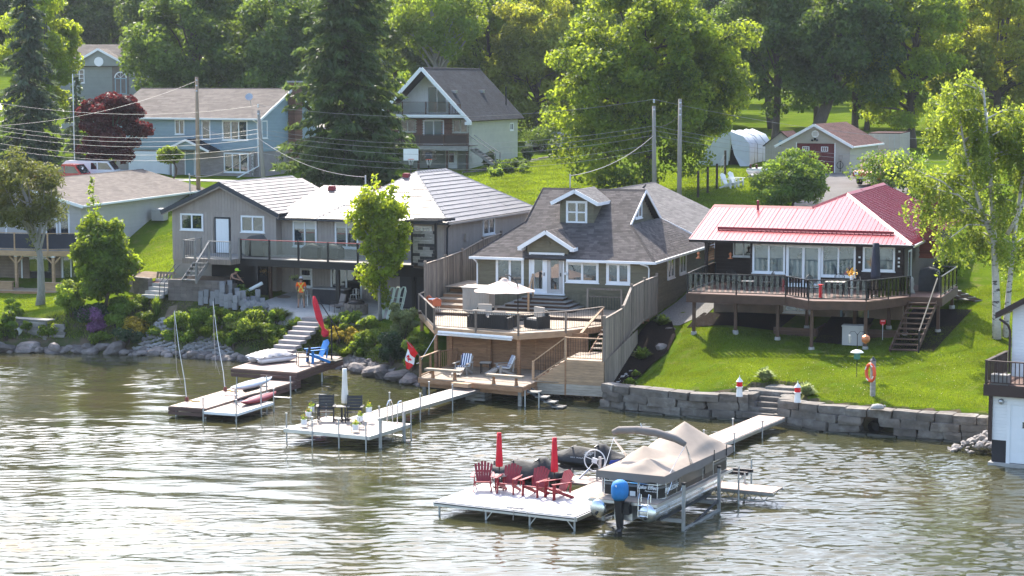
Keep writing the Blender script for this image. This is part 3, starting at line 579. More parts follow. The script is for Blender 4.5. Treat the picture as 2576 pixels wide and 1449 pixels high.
PC('mast','galvanised',cab,(3.0,6.5,8.4),(3.0,6.5,9.9),.035);B().lathe([(.1,0),(.11,.08),(.02,.12)],(.0,0,0)).build('lamp','white_vinyl',cab,(4.95,-.1,4.9))
P('house_number','cushion',cab,(4.92,-.04,5.0),(.12,.03,.16))
ud=thing('wooden_deck','large weathered wooden deck with black baluster railing in front of olive cabin','deck',(CABIN.x,CABIN.y,0),CABIN.deg)
UP=[(-2.2,-3.0),(1.1,-9.0),(5.8,-9.8),(7.6,-8.0),(8.75,-5.5),(9.9,-5.5),(9.9,-.05),(-2.0,-.05)]
deck_planks(ud,UP,2.97,'deck_wood',.14);UP2=[(-1.9,-4.0),(9.8,-4.0),(9.8,-.06),(-1.9,-.06)]
deck_planks(ud,UP2,3.13,'deck_wood',.14);P('riser','stain_brown',ud,(3.95,-4.0,3.03),(11.7,.03,.13))
for a,b in zip(UP[:5],UP[1:5]+[UP[5]]):PB('rim_joist','cedar_pale',ud,(*a,2.8),(*b,2.8),.05,.27)
for i in range(9):
 y=-8.6+i*.95;a,b=[q for q in spans_at(UP,1,y)][0];PB('joist','cedar',ud,(a+.1,y,2.82),(b-.1,y,2.82),.04,.2)
railing(ud,[(-2.2,-.3,3.1),(-2.2,-3.0,2.97),(-.55,-6.0,2.97),(1.1,-9.0,2.97),(3.45,-9.4,2.97),(5.8,-9.8,2.97),(7.6,-8.0,2.97),(8.7,-5.55,2.97)],.95,step=.125)
for x,y in((1.15,-8.9),(-2.1,-2.9),(1.6,-8.0),(3.4,-7.6),(5.75,-9.6),(7.5,-7.7)):P('support_post','cedar',ud,(x,y,1.65),(.15,.15,2.3))
deck_planks(ud,[(-1.95,-.05),(0,-.05),(0,3.4),(-1.95,3.4)],4.05,'deck_wood',.14)
for i,(y0,y1,z)in enumerate([(1.0,2.0,3.86),(0,1.0,3.68),(-1.0,0,3.5),(-2.0,-1.0,3.31)]):
 x1=-.05 if i<2 else .3
 deck_planks(ud,[(-1.95,y0-.25),(x1,y0-.25),(x1,y1-.2),(-1.95,y1-.2)],z,'deck_wood',.18,name='tread');P('riser','cedar',ud,((x1-1.95)/2,y0-.22,z-.12),(x1+1.95,.03,.16))
P('riser','cedar',ud,(-.97,1.8,3.96),(1.9,.03,.15))
for i,(x0,x1,y,z)in enumerate([(2.75,5.1,-.95,3.74),(2.45,5.4,-1.35,3.58),(2.1,5.7,-1.75,3.43),(1.8,6.0,-2.15,3.28)]):
 deck_planks(ud,[(x0,y),(x1,y),(x1,-.05),(x0,-.05)],z,'deck_grey',.13,name='tread',t=.04);P('riser','stain_brown',ud,((x0+x1)/2,y+.05,z-.09),(x1-x0-.1,.03,.11))
 P('riser','stain_brown',ud,(x1-.06,y/2,z-.09),(.03,-y-.2,.11))
for x,y,z0,z1 in((3.62,-2.2,3.13,4.25),(3.3,-.6,3.7,4.95)):P('post','cedar_pale',ud,(x,y,(z0+z1)/2),(.09,.09,z1-z0))
PB('handrail','cedar_pale',ud,(3.62,-2.2,4.2),(3.3,-.6,4.9),.1,.04)
for i in range(1,9):f=i/9;PC('baluster','black_metal',ud,(3.62-.32*f,-2.2+1.6*f,3.3+.5*f),(3.62-.32*f,-2.2+1.6*f,4.18+.7*f),.009)
for a,b in(((6.3,-.5,3.15),(6.3,-.5,4.25)),((8.15,-.5,3.15),(8.15,-.5,4.25)),((6.25,-.5,4.25),(8.2,-.5,4.25))):PB('screen_frame','fence_wood',ud,a,b,.08,.08)
for i in range(12):PC('screen_bar','black_metal',ud,(6.42+i*.15,-.5,3.2),(6.42+i*.15,-.5,3.85),.01)
PB('screen_rail','fence_wood',ud,(6.3,-.5,3.85),(8.15,-.5,3.85),.05,.05)
stairs(ud,(9.3,-5.5,2.97),(9.45,-8.4,1.98),1.15,6,'deck_wood',(1,0,0),stringer='cedar')
PB('handrail','cedar_pale',ud,(8.72,-5.5,3.9),(8.55,-8.5,2.95),.14,.05)
for i in range(14):f=i/14;PC('baluster','black_metal',ud,(8.72-.17*f,-5.6-2.8*f,2.95-.95*f),(8.72-.17*f,-5.6-2.8*f,3.88-.93*f),.008)
deck_planks(ud,[(8.55,-11.0),(10.5,-11.0),(10.4,-8.3),(8.4,-8.3)],2.0,'deck_wood',.14)
railing(ud,[(8.6,-11.0,2.0),(10.45,-11.0,2.0)],1.05,'cedar_pale','cedar_pale',step=.12)
stairs(ud,(8.55,-10.4,2.0),(7.05,-10.4,.92),1.1,6,'deck_wood',(0,1,0),stringer='cedar')
a,b=Vector((8.6,-11.0,2.0)),Vector((6.98,-11.0,.85));PB('top_rail','cedar_pale',ud,a+Vector((0,0,1.05)),b+Vector((0,0,.98)),.09,.05);P('post','cedar_pale',ud,b+Vector((0,0,.45)),(.1,.1,1.1));PB('bottom_rail','cedar_pale',ud,a+Vector((0,0,.1)),b+Vector((0,0,.1)),.05,.05)
for i in range(1,13):f=i/13;c=a.lerp(b,f);PC('baluster','black_metal',ud,c+Vector((0,0,.1)),c+Vector((0,0,1.02)),.008)
FS=Face(ud,(0,-11.05,0),(1,0,0),(0,-1,0));B().ext([(7.15,-11.0,.3),(10.5,-11.0,.3),(10.5,-11.0,1.93),(8.6,-11.0,1.93),(7.15,-11.0,.95)],(0,.05,0)).build('stair_wall','cedar_pale',ud)
for i in range(13):
 z=.32+i*.128;lo=7.15 if z<.95 else min(8.55,7.15+(z-.9)*1.45)
 mm='cedar_wet' if i<4 else 'cedar_pale'
 if 8.6-lo>.1:FS.piece('cladding_board',mm,lo,8.58,z,z+.12,0,.022)
 FS.piece('cladding_board',mm,8.64,10.5,z+.01,z+.13,0,.022)
FS.piece('corner_trim','cedar',8.57,8.65,.3,1.95,.0,.035)
FR2=Face(ud,(10.52,-11.0,0),(0,1,0),(1,0,0));FR2.vboards('skirt_board','fence_wood',0,5.4,.4,2.0,.15,top=lambda s:2.0+s*.16,bot=lambda s:.35+s*.34)
ld=thing('lower_deck','cedar lower deck at the waterline under the big cabin deck','deck',(CABIN.x,CABIN.y,0),CABIN.deg)
LP=[(1.5,-12.0),(7.2,-13.2),(7.2,-11.15),(8.4,-11.1),(8.4,-7.6),(1.2,-7.6)]
deck_planks(ld,LP,.92,'deck_wood',.14,ang=-12)
for a,b in((LP[0],LP[1]),(LP[1],LP[2]),(LP[5],LP[0])):PB('rim_joist','cedar',ld,(*a,.78),(*b,.78),.05,.22);PB('rim_joist','cedar',ld,(a[0],a[1]+.25,.55),(b[0],b[1]+.25,.55),.05,.18)
for x,y in((1.7,-11.7),(4.4,-12.3),(7.0,-12.9),(1.6,-8.2),(7.0,-9)):P('piling','timber',ld,(x,y,0),(.16,.16,1.5))
BW=Face(ld,(0,-7.6,0),(1,0,0),(0,-1,0));B().box(1.2,8.6,-7.58,-7.5,.9,2.8).build('back_wall','cedar',ld)
for i in range(14):
 for x0,x1 in((1.2,3.55),(3.65,4.9),(4.94,5.9),(5.94,8.5)):BW.piece('wall_board','cedar',x0,x1,.93+i*.135,1.055+i*.135,0,.02)
for x in(3.6,4.92,5.92):BW.piece('door_batten','cedar',x-.03,x+.03,.92,2.8,.0,.04)
P('wall_post','cedar',ld,(3.55,-7.75,1.85),(.15,.15,1.9))
railing(ld,[(1.55,-11.9,.92),(1.5,-10.5,.92),(1.45,-9.2,.92)],.95,'cedar','cedar_pale',step=.11);railing(ld,[(1.45,-9.2,.92),(1.9,-8.0,.92)],.9,'cedar','cedar',bal='cedar',step=.14,bal_r=.02)
for i in range(4):P('crate_board','timber',ld,(4.55,-12.35,.1+i*.17),(.95,.1,.14));P('crate_board','timber',ld,(5.0,-11.9,.1+i*.17),(.08,.9,.14))
P('step_box','cedar_pale',ld,(4.05,-12.85,.82),(.95,.35,.18),-12)
for i,(x0,x1)in enumerate(((1.85,3.8),(5.25,7.15))):
 y0=-12.05-i*.72;bn_=thing('log_bench',('low plank bench at left end of lower deck near flag' if i==0 else 'low plank bench at right end of lower deck near water steps'),'bench',CABIN.w((x0+x1)/2,y0,.92),CABIN.deg-8,'plank benches on the lower deck')
 P('seat','deck_wood',bn_,(0,0,.42),(x1-x0,.3,.1))
 for s in(-.6,.6):B().ext([(s-.04,-.13,0),(s-.04,.13,0),(s-.04,.06,.2),(s-.04,.09,.37),(s-.04,-.09,.37),(s-.04,-.06,.2)],(.08,0,0)).build('leg','cedar',bn_)
ws=thing('water_steps','folding metal stairs with plank treads going down into the water','steps',CABIN.w(7.5,-12.6,0),CABIN.deg)
for i in range(4):P('tread','deck_grey',ws,(.15+i*.42,-.1-i*.05,.66-i*.2),(.55,.6,.05))
for s in(-.35,.25):PB('stringer','dark_steel',ws,(-.15,s,.75),(1.6,s-.15,-.1),.04,.09)
for x,y in((-.2,-.45),(.5,-.5)):PC('leg','galvanised',ws,(x,y,-.8),(x,y,.75),.035)
fr=thing('board_fence','grey board fence stepping down the right side of the cabin deck','fence',(CABIN.x,CABIN.y,0),CABIN.deg)
fence(fr,[(10.0,-.3,3.0,5.02),(10.05,-2.8,2.95,5.02),(10.15,-5.4,2.6,4.95),(10.3,-7.4,2.1,4.1),(10.5,-11.0,1.95,4.0)],'fence_wood')
fl_=thing('board_fence','tall grey board fence between grey house and steps of olive cabin','fence',(CABIN.x,CABIN.y,0),CABIN.deg)
fence(fl_,[(-2.15,-2.3,3.0,5.45),(-2.15,.55,3.3,5.55),(-2.15,3.1,3.6,5.7),(-2.15,6.3,3.8,6.1),(-2.15,9.3,4.0,6.25)],'fence_wood')
def tiles(parent,poly,m,course=.37,tab=1.3,thick=.035,seed=1):
 d=slab(parent,poly,.08,'roof_base','roof')
 for row in courses(poly,course,tab,thick,.0,seed):
  for V,Fq in row:link('roof_tile',mesh('roof_tile',V,Fq,m),d)
 return d
def ribbed(parent,poly,m,rib=.23,per=4,h=.03):
 d=slab(parent,poly,.06,'roof_base','roof');o,u,v,n=plane_axes(poly);pts=[((Vector(q)-o).dot(u),(Vector(q)-o).dot(v))for q in poly]
 u0,u1=min(p[0]for p in pts),max(p[0]for p in pts);k=int((u1-u0)/rib)+1;b=B()
 for i in range(k):
  a,e=u0+i*rib,min(u0+(i+1)*rib,u1)
  if e-a<.02:continue
  A,E_,Mi=spans_at(pts,0,a+.003),spans_at(pts,0,e-.003),spans_at(pts,0,a+.03)
  if len(A)==1 and len(E_)==1:
   q=lambda s,t,w:o+u*s+v*t+n*w
   b.quad(q(a,A[0][0],.012),q(e,E_[0][0],.012),q(e,E_[0][1],.012),q(a,A[0][1],.012))
   hh=h if i%per==0 else h*.55;t0,t1=A[0]
   b.add([q(a-.028,t0,.012),q(a-.012,t0,.012+hh),q(a+.012,t0,.012+hh),q(a+.028,t0,.012),q(a-.028,t1,.012),q(a-.012,t1,.012+hh),q(a+.012,t1,.012+hh),q(a+.028,t1,.012)],[(0,4,5,1),(1,5,6,2),(2,6,7,3),(0,1,2,3)])
  if(i+1)%per==0 or i==k-1:
   if b.f:b.build('roof_panel',m,d)
   b=B()
 return d
def glass_strips(parent,pts,h=1.0,every=1.5,strips=.26,right_end=True):
 pts=[Vector(p)for p in pts];q=[pts[0]]
 for a,b in zip(pts[:-1],pts[1:]):
  k=max(1,round((b-a).length/every));q+=[a.lerp(b,(i+1)/k)for i in range(k)]
 up=Vector((0,0,1))
 for p in q:P('post','black_metal',parent,p+up*h/2,(.06,.06,h))
 for a,b in zip(q[:-1],q[1:]):
  PB('top_rail','black_metal',parent,a+up*h,b+up*h,.07,.05);PB('bottom_rail','black_metal',parent,a+up*.1,b+up*.1,.04,.04);L=(b-a).length;k=max(1,int(L/strips))
  for i in range(k):PB('glass_strip','rail_glass',parent,a.lerp(b,(i+.22)/k)+up*.55*h,a.lerp(b,(i+.78)/k)+up*.55*h,.01,h*.84)
# grey house with steel tile roof
gh=thing('grey_house','taupe board and batten house with shiny steel tile roof and covered walkout','house',(GREYH.x,GREYH.y,0),GREYH.deg)
B().box(.03,6.95,.03,9.5,3.0,7.45).build('wall','siding_taupe',gh);B().box(7.0,17.35,.63,13,2.2,7.2).build('wall','siding_taupe',gh);B().ext([(.03,.03,7.4),(6.95,.03,7.4),(3.49,.03,9.05)],(0,9.4,0)).build('gable_wall','siding_taupe',gh)
f=Face(gh,(0,0,0),(1,0,0),(0,-1,0));hw=[(.58,2.13,6.37,7.36),(4.67,6.23,6.36,7.34),(2.9,3.95,5.0,7.15)]
f.vboards('siding_board','siding_taupe',0,7,4.6,7.5,.2,hw);f.vboards('siding_board','siding_taupe',0,7,7.56,9.0,.2,top=lambda s:9.08-abs(s-3.49)*.44);f.piece('belt_board','siding_taupe',0,7,7.48,7.57,0,.04)
f.window(.58,2.13,6.38,7.35,2);f.window(4.67,6.23,6.37,7.33,2)
dr=f.mesh_boxes('door','door_white',[(2.99,3.86,5.12,7.1,-.02,.03)]);f.mesh_boxes('door_trim','dark_steel',[(2.9,2.99,5.1,7.2,-.02,.05),(3.86,3.95,5.1,7.2,-.02,.05),(2.9,3.95,7.1,7.2,-.02,.05)],dr)
for a in(3.1,3.48):
 for t in(5.25,5.95,6.65):f.mesh_boxes('door_panel','door_white',[(a,a+.26,t,t+.5 if t<6.5 else t+.28,.03,.045)],dr)
f2=Face(gh,(0,.6,0),(1,0,0),(0,-1,0));hw=[(7.76,9.32,5.55,7.1),(10.5,12.0,5.55,7.1),(13.6,14.9,5.2,7.1),(15.3,16.6,5.9,7.0)]
f2.vboards('siding_board','siding_taupe',7.0,17.35,5.1,7.2,.2,hw)
f2.window(7.76,9.32,5.58,7.1,2,blind=.3);f2.window(10.5,12.0,5.59,7.1,2,blind=.2);f2.window(13.6,14.9,5.2,7.1,2,glass='dark_glass');f2.window(15.4,16.6,6.2,7.0,2)
f2.vboards('siding_board','siding_taupe',7.0,17.35,2.35,5.0,.2,[(8.2,9.0,3.2,4.6),(10.2,12.2,2.4,4.5)]);f2.window(8.2,9.0,3.25,4.55,1,rows=2,blind=.4);f2.window(10.2,12.2,2.42,4.45,2,glass='dark_glass',name='sliding_door')
f3=Face(gh,(17.37,.6,0),(0,1,0),(1,0,0));f3.vboards('siding_board','siding_taupe',0,12.4,3.0,7.2,.2,[(5.3,7.0,6.1,7.1)]);f3.window(5.3,7.0,6.12,7.1,2)
P('vent_hood','siding_taupe',gh,(17.45,3.4,6.2),(.14,.3,.45));B().tube([(17.6,.9,7.1),(17.45,.85,6.9),(17.43,.8,3.2)],.05,8).build('downspout','dark_steel',gh)
mg=(9.22-7.5)/3.85;TS='tile_steel'
tiles(gh,[(7.35,-.42,7.5),(7.35,8.2,7.5),(3.5,8.2,9.22),(3.5,-.42,9.22)],TS,seed=1);tiles(gh,[(-.45,8.2,7.5),(-.45,-.42,7.5),(3.5,-.42,9.22),(3.5,8.2,9.22)],TS,seed=2)
for x in(-.5,7.4):rake(gh,(x,-.45,7.4),(3.5,-.45,9.14),'dark_steel',.06,.24);rake(gh,(x,-.41,7.32),(3.5,-.41,9.02),'siding_taupe',.05,.2)
ms=1.6/4.9
tiles(gh,[(6.6,.1,7.25),(17.85,.1,7.25),(13.65,5.0,9.8),(11.5,2.49,8.49),(9.9,2.49,8.03)]and[(6.6,.1,7.25),(12.6,.1,7.25),(12.0,5.0,8.85),(7.4,5.0,8.85)],TS,seed=3)
tiles(gh,[(9.6,.08,7.26),(17.85,.08,7.26),(13.7,4.6,9.8)],TS,seed=4);tiles(gh,[(17.85,.08,7.26),(17.85,13.3,7.26),(13.7,8.8,9.8),(13.7,4.6,9.8)],TS,seed=5)
tiles(gh,[(9.6,13.3,7.26),(9.6,.08,7.26),(13.7,4.6,9.8),(13.7,8.8,9.8)],TS,seed=6);tiles(gh,[(17.85,13.3,7.26),(9.6,13.3,7.26),(13.7,8.8,9.8)],TS,seed=7);tiles(gh,[(12.0,9.9,7.25),(6.6,9.9,7.25),(7.4,5.0,8.85),(12.0,5.0,8.85)],TS,seed=8)
for a,b in(((17.85,.08,7.27),(13.7,4.6,9.82)),((13.7,4.6,9.82),(13.7,8.8,9.82)),((17.85,13.3,7.27),(13.7,8.8,9.82)),((9.6,.08,7.27),(13.7,4.6,9.82)),((7.4,5.0,8.86),(11.5,5.0,8.86)),((3.5,-.42,9.23),(3.5,8.2,9.23))):ridge_cap(gh,a,b,TS,.3,.37)
for x0,x1,y in((6.5,17.9,.04),):P('gutter','dark_steel',gh,((x0+x1)/2,y,7.18),(x1-x0,.1,.1))
P('gutter','siding_taupe',gh,(17.9,6.7,7.18),(.1,13.3,.1))
for x,y,z in((8.3,4.2,8.7),(11.2,4.4,8.75),(13.3,4.0,9.55)):B().ext([(x-.2,y,z-.06),(x+.2,y,z-.06),(x+.16,y,z+.2),(x-.16,y,z+.2)],(0,.35,0)).build('roof_vent','roof_red_trim',gh)
B().tube([(9.9,5.6,8.4),(9.9,5.6,9.5)],.05,8).build('mast','galvanised',gh)
gd=thing('raised_deck','raised deck with glass railing on black beams along the grey house','deck',(GREYH.x,GREYH.y,0),GREYH.deg)
deck_planks(gd,[(6.0,-2.4),(17.0,-2.6),(17.0,.55),(7.0,.55),(7.0,-.05),(6.0,-.05)],5.1,'deck_grey',.14);deck_planks(gd,[(2.9,-3.5),(6.0,-3.5),(6.0,-.05),(2.0,-.05),(2.0,-1.5),(2.9,-1.5)],5.08,'deck_grey',.14)
PB('beam','black_metal',gd,(6.0,-2.4,4.87),(17.0,-2.6,4.87),.1,.4);PB('beam','fence_wood',gd,(2.9,-3.5,4.92),(6.0,-3.5,4.92),.06,.28);PB('beam','fence_wood',gd,(6.0,-3.5,4.92),(6.0,-2.4,4.92),.06,.28);PB('beam','fence_wood',gd,(2.9,-3.5,4.92),(2.9,-1,4.92),.06,.28)
up=Vector((0,0,1));gp=[Vector((6.05+i*1.88,-2.4-.035*i,5.1))for i in range(6)]
for p in gp:P('post','black_metal',gd,p+up*.52,(.09,.09,1.14))
for a,b in zip(gp[:-1],gp[1:]):
 PB('top_rail','roof_red_trim',gd,a+up*1.05,b+up*1.05,.09,.04);PB('bottom_rail','black_metal',gd,a+up*.1,b+up*.1,.03,.03);PB('glass_pane','rail_glass',gd,a.lerp(b,.03)+up*.58,b.lerp(a,.03)+up*.58,.012,.88)
railing(gd,[(6.0,-3.45,5.08),(4.6,-3.45,5.08)],1.0,'deck_grey','deck_grey',step=.13);railing(gd,[(3.7,-3.45,5.08),(2.95,-3.45,5.08),(2.95,-1.6,5.08)],1.0,'deck_grey','deck_grey',step=.13);P('post','deck_grey',gd,(6.0,-2.45,5.6),(.1,.1,1.3))
stairs(gd,(4.15,-3.5,5.05),(4.15,-4.9,4.0),.95,5,'deck_grey',(1,0,0),stringer='deck_grey');PB('handrail','deck_grey',gd,(4.65,-3.5,6.05),(4.65,-4.9,4.95),.09,.05);P('post','deck_grey',gd,(4.65,-4.9,4.4),(.09,.09,1.2))
for i in range(1,9):fz=i/9;PC('baluster','black_metal',gd,(4.65,-3.5-1.4*fz,5.15-1.08*fz),(4.65,-3.5-1.4*fz,6.03-1.1*fz),.009)
for x in(7.05,12.2,16.9):P('support_post','black_metal',gd,(x,-2.3,3.5),(.2,.2,2.5))
P('support_post','stain_brown',gd,(7.5,-1.6,3.5),(.16,.16,2.6))
for i in range(11):
 x=16.95
 while x<18.25:
  w=rng.choice((.3,.42,.6));e=min(18.25,x+w);P('screen_board','weathered' if rng.random()<.6 else 'charcoal_wood',gd,((x+e)/2,-2.55+rng.uniform(-.012,.012),5.15+i*.175),(e-x-.01,.03,.165));x=e
for x in(16.9,18.3):P('screen_post','black_metal',gd,(x,-2.5,5.9),(.12,.12,3.2))
for i in range(5):PB('pergola_beam','charcoal_wood',gd,(16.2,-2.5+i*.55,7.45),(18.5,-2.6+i*.55,7.5),.05,.14)
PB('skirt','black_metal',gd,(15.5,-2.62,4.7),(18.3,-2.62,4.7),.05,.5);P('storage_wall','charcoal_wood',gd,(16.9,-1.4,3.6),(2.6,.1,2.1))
# dark log house with the red metal roof
rh=thing('log_house','dark brown log house with shiny red metal roof and big white windows','house',(REDH.x,REDH.y,0),REDH.deg)
B().box(2.2,10.03,.03,18,4.0,6.9).build('wall','log_dark',rh);B().box(-.1,2.2,1.65,9.2,4.0,6.9).build('wall','log_dark',rh);B().box(.2,10.0,.35,18,1.6,4.3).build('foundation','block_tan',rh)
f=Face(rh,(0,0,0),(1,0,0),(0,-1,0));hw=[(2.33,4.04,5.2,6.8),(4.09,5.88,4.6,6.8),(5.9,7.65,5.15,6.8),(8.01,9.63,5.5,6.8)]
f.boards('log_course','log_dark',2.2,10.03,4.6,6.85,.19,hw,thick=.05,lap=False);Face(rh,(0,1.65,0),(1,0,0),(0,-1,0)).boards('log_course','log_dark',0,2.2,4.6,6.85,.19,[(1.0,2.0,5.9,6.75)],thick=.04,lap=False)
f.window(2.33,4.04,5.24,6.76,2,glass='lake_glass',fw=.1,proud=.08);f.window(5.9,7.65,5.17,6.78,2,glass='lake_glass',fw=.1,proud=.08);f.window(8.01,9.63,5.52,6.77,2,glass='lake_glass',fw=.1,proud=.08)
f.window(4.09,5.88,4.63,6.74,2,glass='lake_glass',fw=.14,proud=.09,name='sliding_door');Face(rh,(0,1.65,0),(1,0,0),(0,-1,0)).window(.9,2.0,5.9,6.75,2,glass='dark_glass',fw=.07)
f4=Face(rh,(10.05,0,0),(0,1,0),(1,0,0));f4.boards('log_course','log_dark',0,3.2,4.6,6.85,.19,[(1.2,2.4,4.9,6.5)],thick=.05,lap=False);f4.window(1.2,2.4,5.0,6.5,1)
FBm=Face(rh,(0,.35,0),(1,0,0),(0,-1,0));FBm.window(3.9,5.4,3.2,3.72,2);FBm.window(6.85,8.3,2.1,3.6,2,glass='dark_glass',frame='door_blue',name='basement_door')
RR='roof_red'
ribbed(rh,[(-.9,-.5,6.9),(10.55,-.5,6.9),(5.9,6.9,8.99),(4.45,4.6,8.34),(-.9,4.6,8.34)],RR);ribbed(rh,[(10.55,-.5,6.9),(10.55,18.5,6.9),(5.9,18.5,8.99),(5.9,6.9,8.99)],RR)
ribbed(rh,[(4.45,4.6,8.34),(5.9,6.9,8.99),(5.9,18.5,8.99),(1.25,18.5,6.9),(1.25,9.7,6.9)],RR);ribbed(rh,[(-.9,4.6,8.34),(4.45,4.6,8.34),(1.25,9.7,6.9),(-.9,9.7,6.9)],RR)
for a,b in(((10.55,-.5,6.95),(5.9,6.9,9.04)),((5.9,6.9,9.04),(5.9,18.5,9.04)),((-.9,4.6,8.38),(4.45,4.6,8.38)),((4.45,4.6,8.38),(5.9,6.9,9.04))):ridge_cap(rh,a,b,'roof_red_trim',.36,3.0)
PB('snow_guard','roof_red_trim',rh,(.2,1.0,7.42),(9.4,.9,7.4),.05,.14);PB('gutter','log_dark',rh,(-.9,-.56,6.84),(10.6,-.56,6.84),.12,.12);PB('gutter','aluminium',rh,(-.9,-.6,6.92),(10.6,-.6,6.92),.1,.025);PB('fascia','roof_red_trim',rh,(-.93,-.5,6.86),(-.93,4.6,8.3),.03,.14);PB('gutter','aluminium',rh,(10.6,-.5,6.84),(10.6,5,6.84),.1,.1)
B().lathe([(.11,0),(.06,.1),(.06,.45),(.075,.5),(.02,.52)],(1.6,4.2,8.2)).build('vent_pipe','roof_red_trim',rh)
for i in range(32):P('brick','brick_red',rh,(10.75+(i%2)*.02,3.9,6.0+i*.115),(.9-(i%2)*.04,1.0-(i%2)*.04,.105))
P('chimney_cap','concrete',rh,(10.75,3.9,9.74),(1.05,1.15,.1));B().lathe([(.17,0),(.14,.3),(.17,.34)],(10.75,3.9,9.79)).build('chimney_pot','terracotta',rh)
for x,z in((7.85,6.2),(7.85,5.95),(9.85,6.55),(9.83,6.2),(9.83,6.0),(9.83,5.8)):P('wall_ornament','white_paint',rh,(x,-.09,z),(.1,.04,.09))
P('porch_post','log_dark',rh,(-.05,-.3,5.75),(.16,.16,2.3));P('porch_brace','log_dark',rh,(-.05,.1,6.5),(.1,.8,.1),rot=(R(45),0,0))
for i in range(8):PB('porch_slat','cedar',rh,(-.12,-.1,5.75+i*.14),(-.12,1.6,5.75+i*.14),.02,.1)
P('porch_panel','cedar',rh,(-.12,.75,5.1),(.04,1.7,.9))
rd=thing('raised_deck','brown raised deck with black glass strip railing on log house','deck',(REDH.x,REDH.y,0),REDH.deg)
RP=[(.1,-4.8),(5.05,-4.6),(6.5,-6.1),(9.15,-5.45),(10.8,-2.5),(12.3,-2.4),(12.3,3.4),(10.15,3.4),(10.15,-.06),(2.2,-.06),(2.2,1.6),(-.05,1.6)]
deck_planks(rd,RP,4.55,'deck_brown',.14)
for a,b in zip(RP[:6],RP[1:7]):PB('rim_joist','stain_brown',rd,(*a,4.33),(*b,4.33),.07,.42)
glass_strips(rd,[(-.02,1.5,4.55),(-.02,-1.2,4.55),(.15,-4.75,4.55),(5.05,-4.55,4.55),(6.5,-6.05,4.55),(9.15,-5.4,4.55),(10.78,-2.45,4.55)],1.0,2.0)
glass_strips(rd,[(12.25,-2.3,4.55),(12.25,3.35,4.55),(11.2,3.35,4.55)],1.0,1.5)
for x,y in((.4,-4.4),(2.5,-4.3),(4.6,-4.2),(6.6,-5.7),(9.1,-5.15),(10.6,-2.6),(12.1,-2.0),(12.1,3.0),(8.0,-2.0),(5.6,-2.0),(9.6,-1.4)):
 w=REDH.w(x,y);zb=gz(w.x,w.y);P('support_post','stain_brown',rd,(x,y,(zb+4.2)/2),(.15,.15,4.3-zb));B().lathe([(.16,0),(.14,.25)],(x,y,zb-.1),10).build('footing','concrete',rd)
w=REDH.w(11.3,-5.9);zs=gz(w.x,w.y)
stairs(rd,(11.45,-2.55,4.5),(11.0,-5.7,zs+.12),1.35,10,'stain_brown',(1,.1,0),stringer='stain_brown',t=.05)
PB('handrail','black_metal',rd,(12.1,-2.5,5.5),(11.75,-5.8,zs+1.05),.06,.06);P('post','black_metal',rd,(11.75,-5.8,zs+.5),(.07,.07,1.1));PB('handrail','black_metal',rd,(10.8,-2.5,5.5),(10.82,-3.0,5.1),.05,.05)
stairs(rd,(11.7,3.5,4.5),(12.9,5.3,3.7),1.2,4,'deck_grey',(.7,-.5,0),stringer='stain_brown')
for x0,x1,y0,zt in((4.2,6.35,-3.3,3.0),(8.6,10.4,-3.0,2.95)):
 zb=gz(*REDH.w((x0+x1)/2,y0)[:2])-.3;k=int((zt-zb)/.17)
 rw=thing('plank_wall','brown plank retaining wall %s of basement door under the log house deck'%('left' if x0<5 else 'right'),'wall',(REDH.x,REDH.y,0),REDH.deg)
 for i in range(k):P('plank','stain_brown',rw,((x0+x1)/2,y0,zb+.09+i*.17),(x1-x0,.1,.16));P('plank','stain_brown',rw,(x1 if x0<5 else x0,y0+1.4,zb+.09+i*.17),(.1,2.7,.16))
# house at the left edge
lh=thing('siding_house','light grey vinyl siding house with brown shingle roof at left edge','house',(LEFTH.x,LEFTH.y,0),LEFTH.deg)
B().box(-9.95,-.03,.03,19.5,1.2,6.85).build('wall','siding_grey',lh);B().ext([(-9.95,.03,6.8),(-.03,.03,6.8),(-5,.03,8.15)],(0,19.4,0)).build('gable_wall','siding_grey',lh)
f=Face(lh,(0,0,0),(0,1,0),(1,0,0));f.boards('siding_course','siding_grey',0,19.5,4.0,6.9,.115);f.boards('foundation_course','block_tan',0,19.5,1.6,3.98,.2,thick=.02,lap=False)
f=Face(lh,(0,0,0),(1,0,0),(0,-1,0));f.boards('siding_course','siding_grey',-9.9,0,3.95,8.1,.115,[(-1.6,-.85,4,6.7),(-2.7,-1.75,3.95,5.95)],rng_fn=lambda z:(-9.9,0)if z<6.85 else(-5-(8.2-z)*3.7,-5+(8.2-z)*3.7));f.boards('siding_course','block_tan',-9.9,0,1.4,3.6,.2,[(-3.9,-2.0,1.4,3.5),(-1.6,-.1,1.4,3.5)],lap=False)
f.window(-1.6,-.85,3.95,6.5,1,name='door_window');f.window(-3.4,-1.75,3.95,6.0,2,glass='dark_glass',name='sliding_door');f.window(-4.5,-2.0,1.6,3.45,2);f.window(-1.5,-.15,1.45,3.5,2,name='sliding_door');f.window(-7.5,-5.5,4.4,6.0,2)
shingles(lh,[(.4,-.5,6.9),(.4,20,6.9),(-5,20,8.36),(-5,-.5,8.36)],'shingle_taupe',.2,.5,seed=20);shingles(lh,[(-10.4,20,6.9),(-10.4,-.5,6.9),(-5,-.5,8.36),(-5,20,8.36)],'shingle_taupe',.2,.5,seed=21);ridge_cap(lh,(-5,-.5,8.37),(-5,20,8.37),'shingle_taupe')
P('gutter','white_vinyl',lh,(.45,9.75,6.84),(.1,20.5,.13));rake(lh,(.4,-.52,6.8),(-5,-.52,8.26),'white_vinyl',.04,.2)
B().tube([(.2,17.0,5.2),(.2,17.0,8.1),(.2,16.9,8.2)],.06,8).build('service_mast','galvanised',lh)
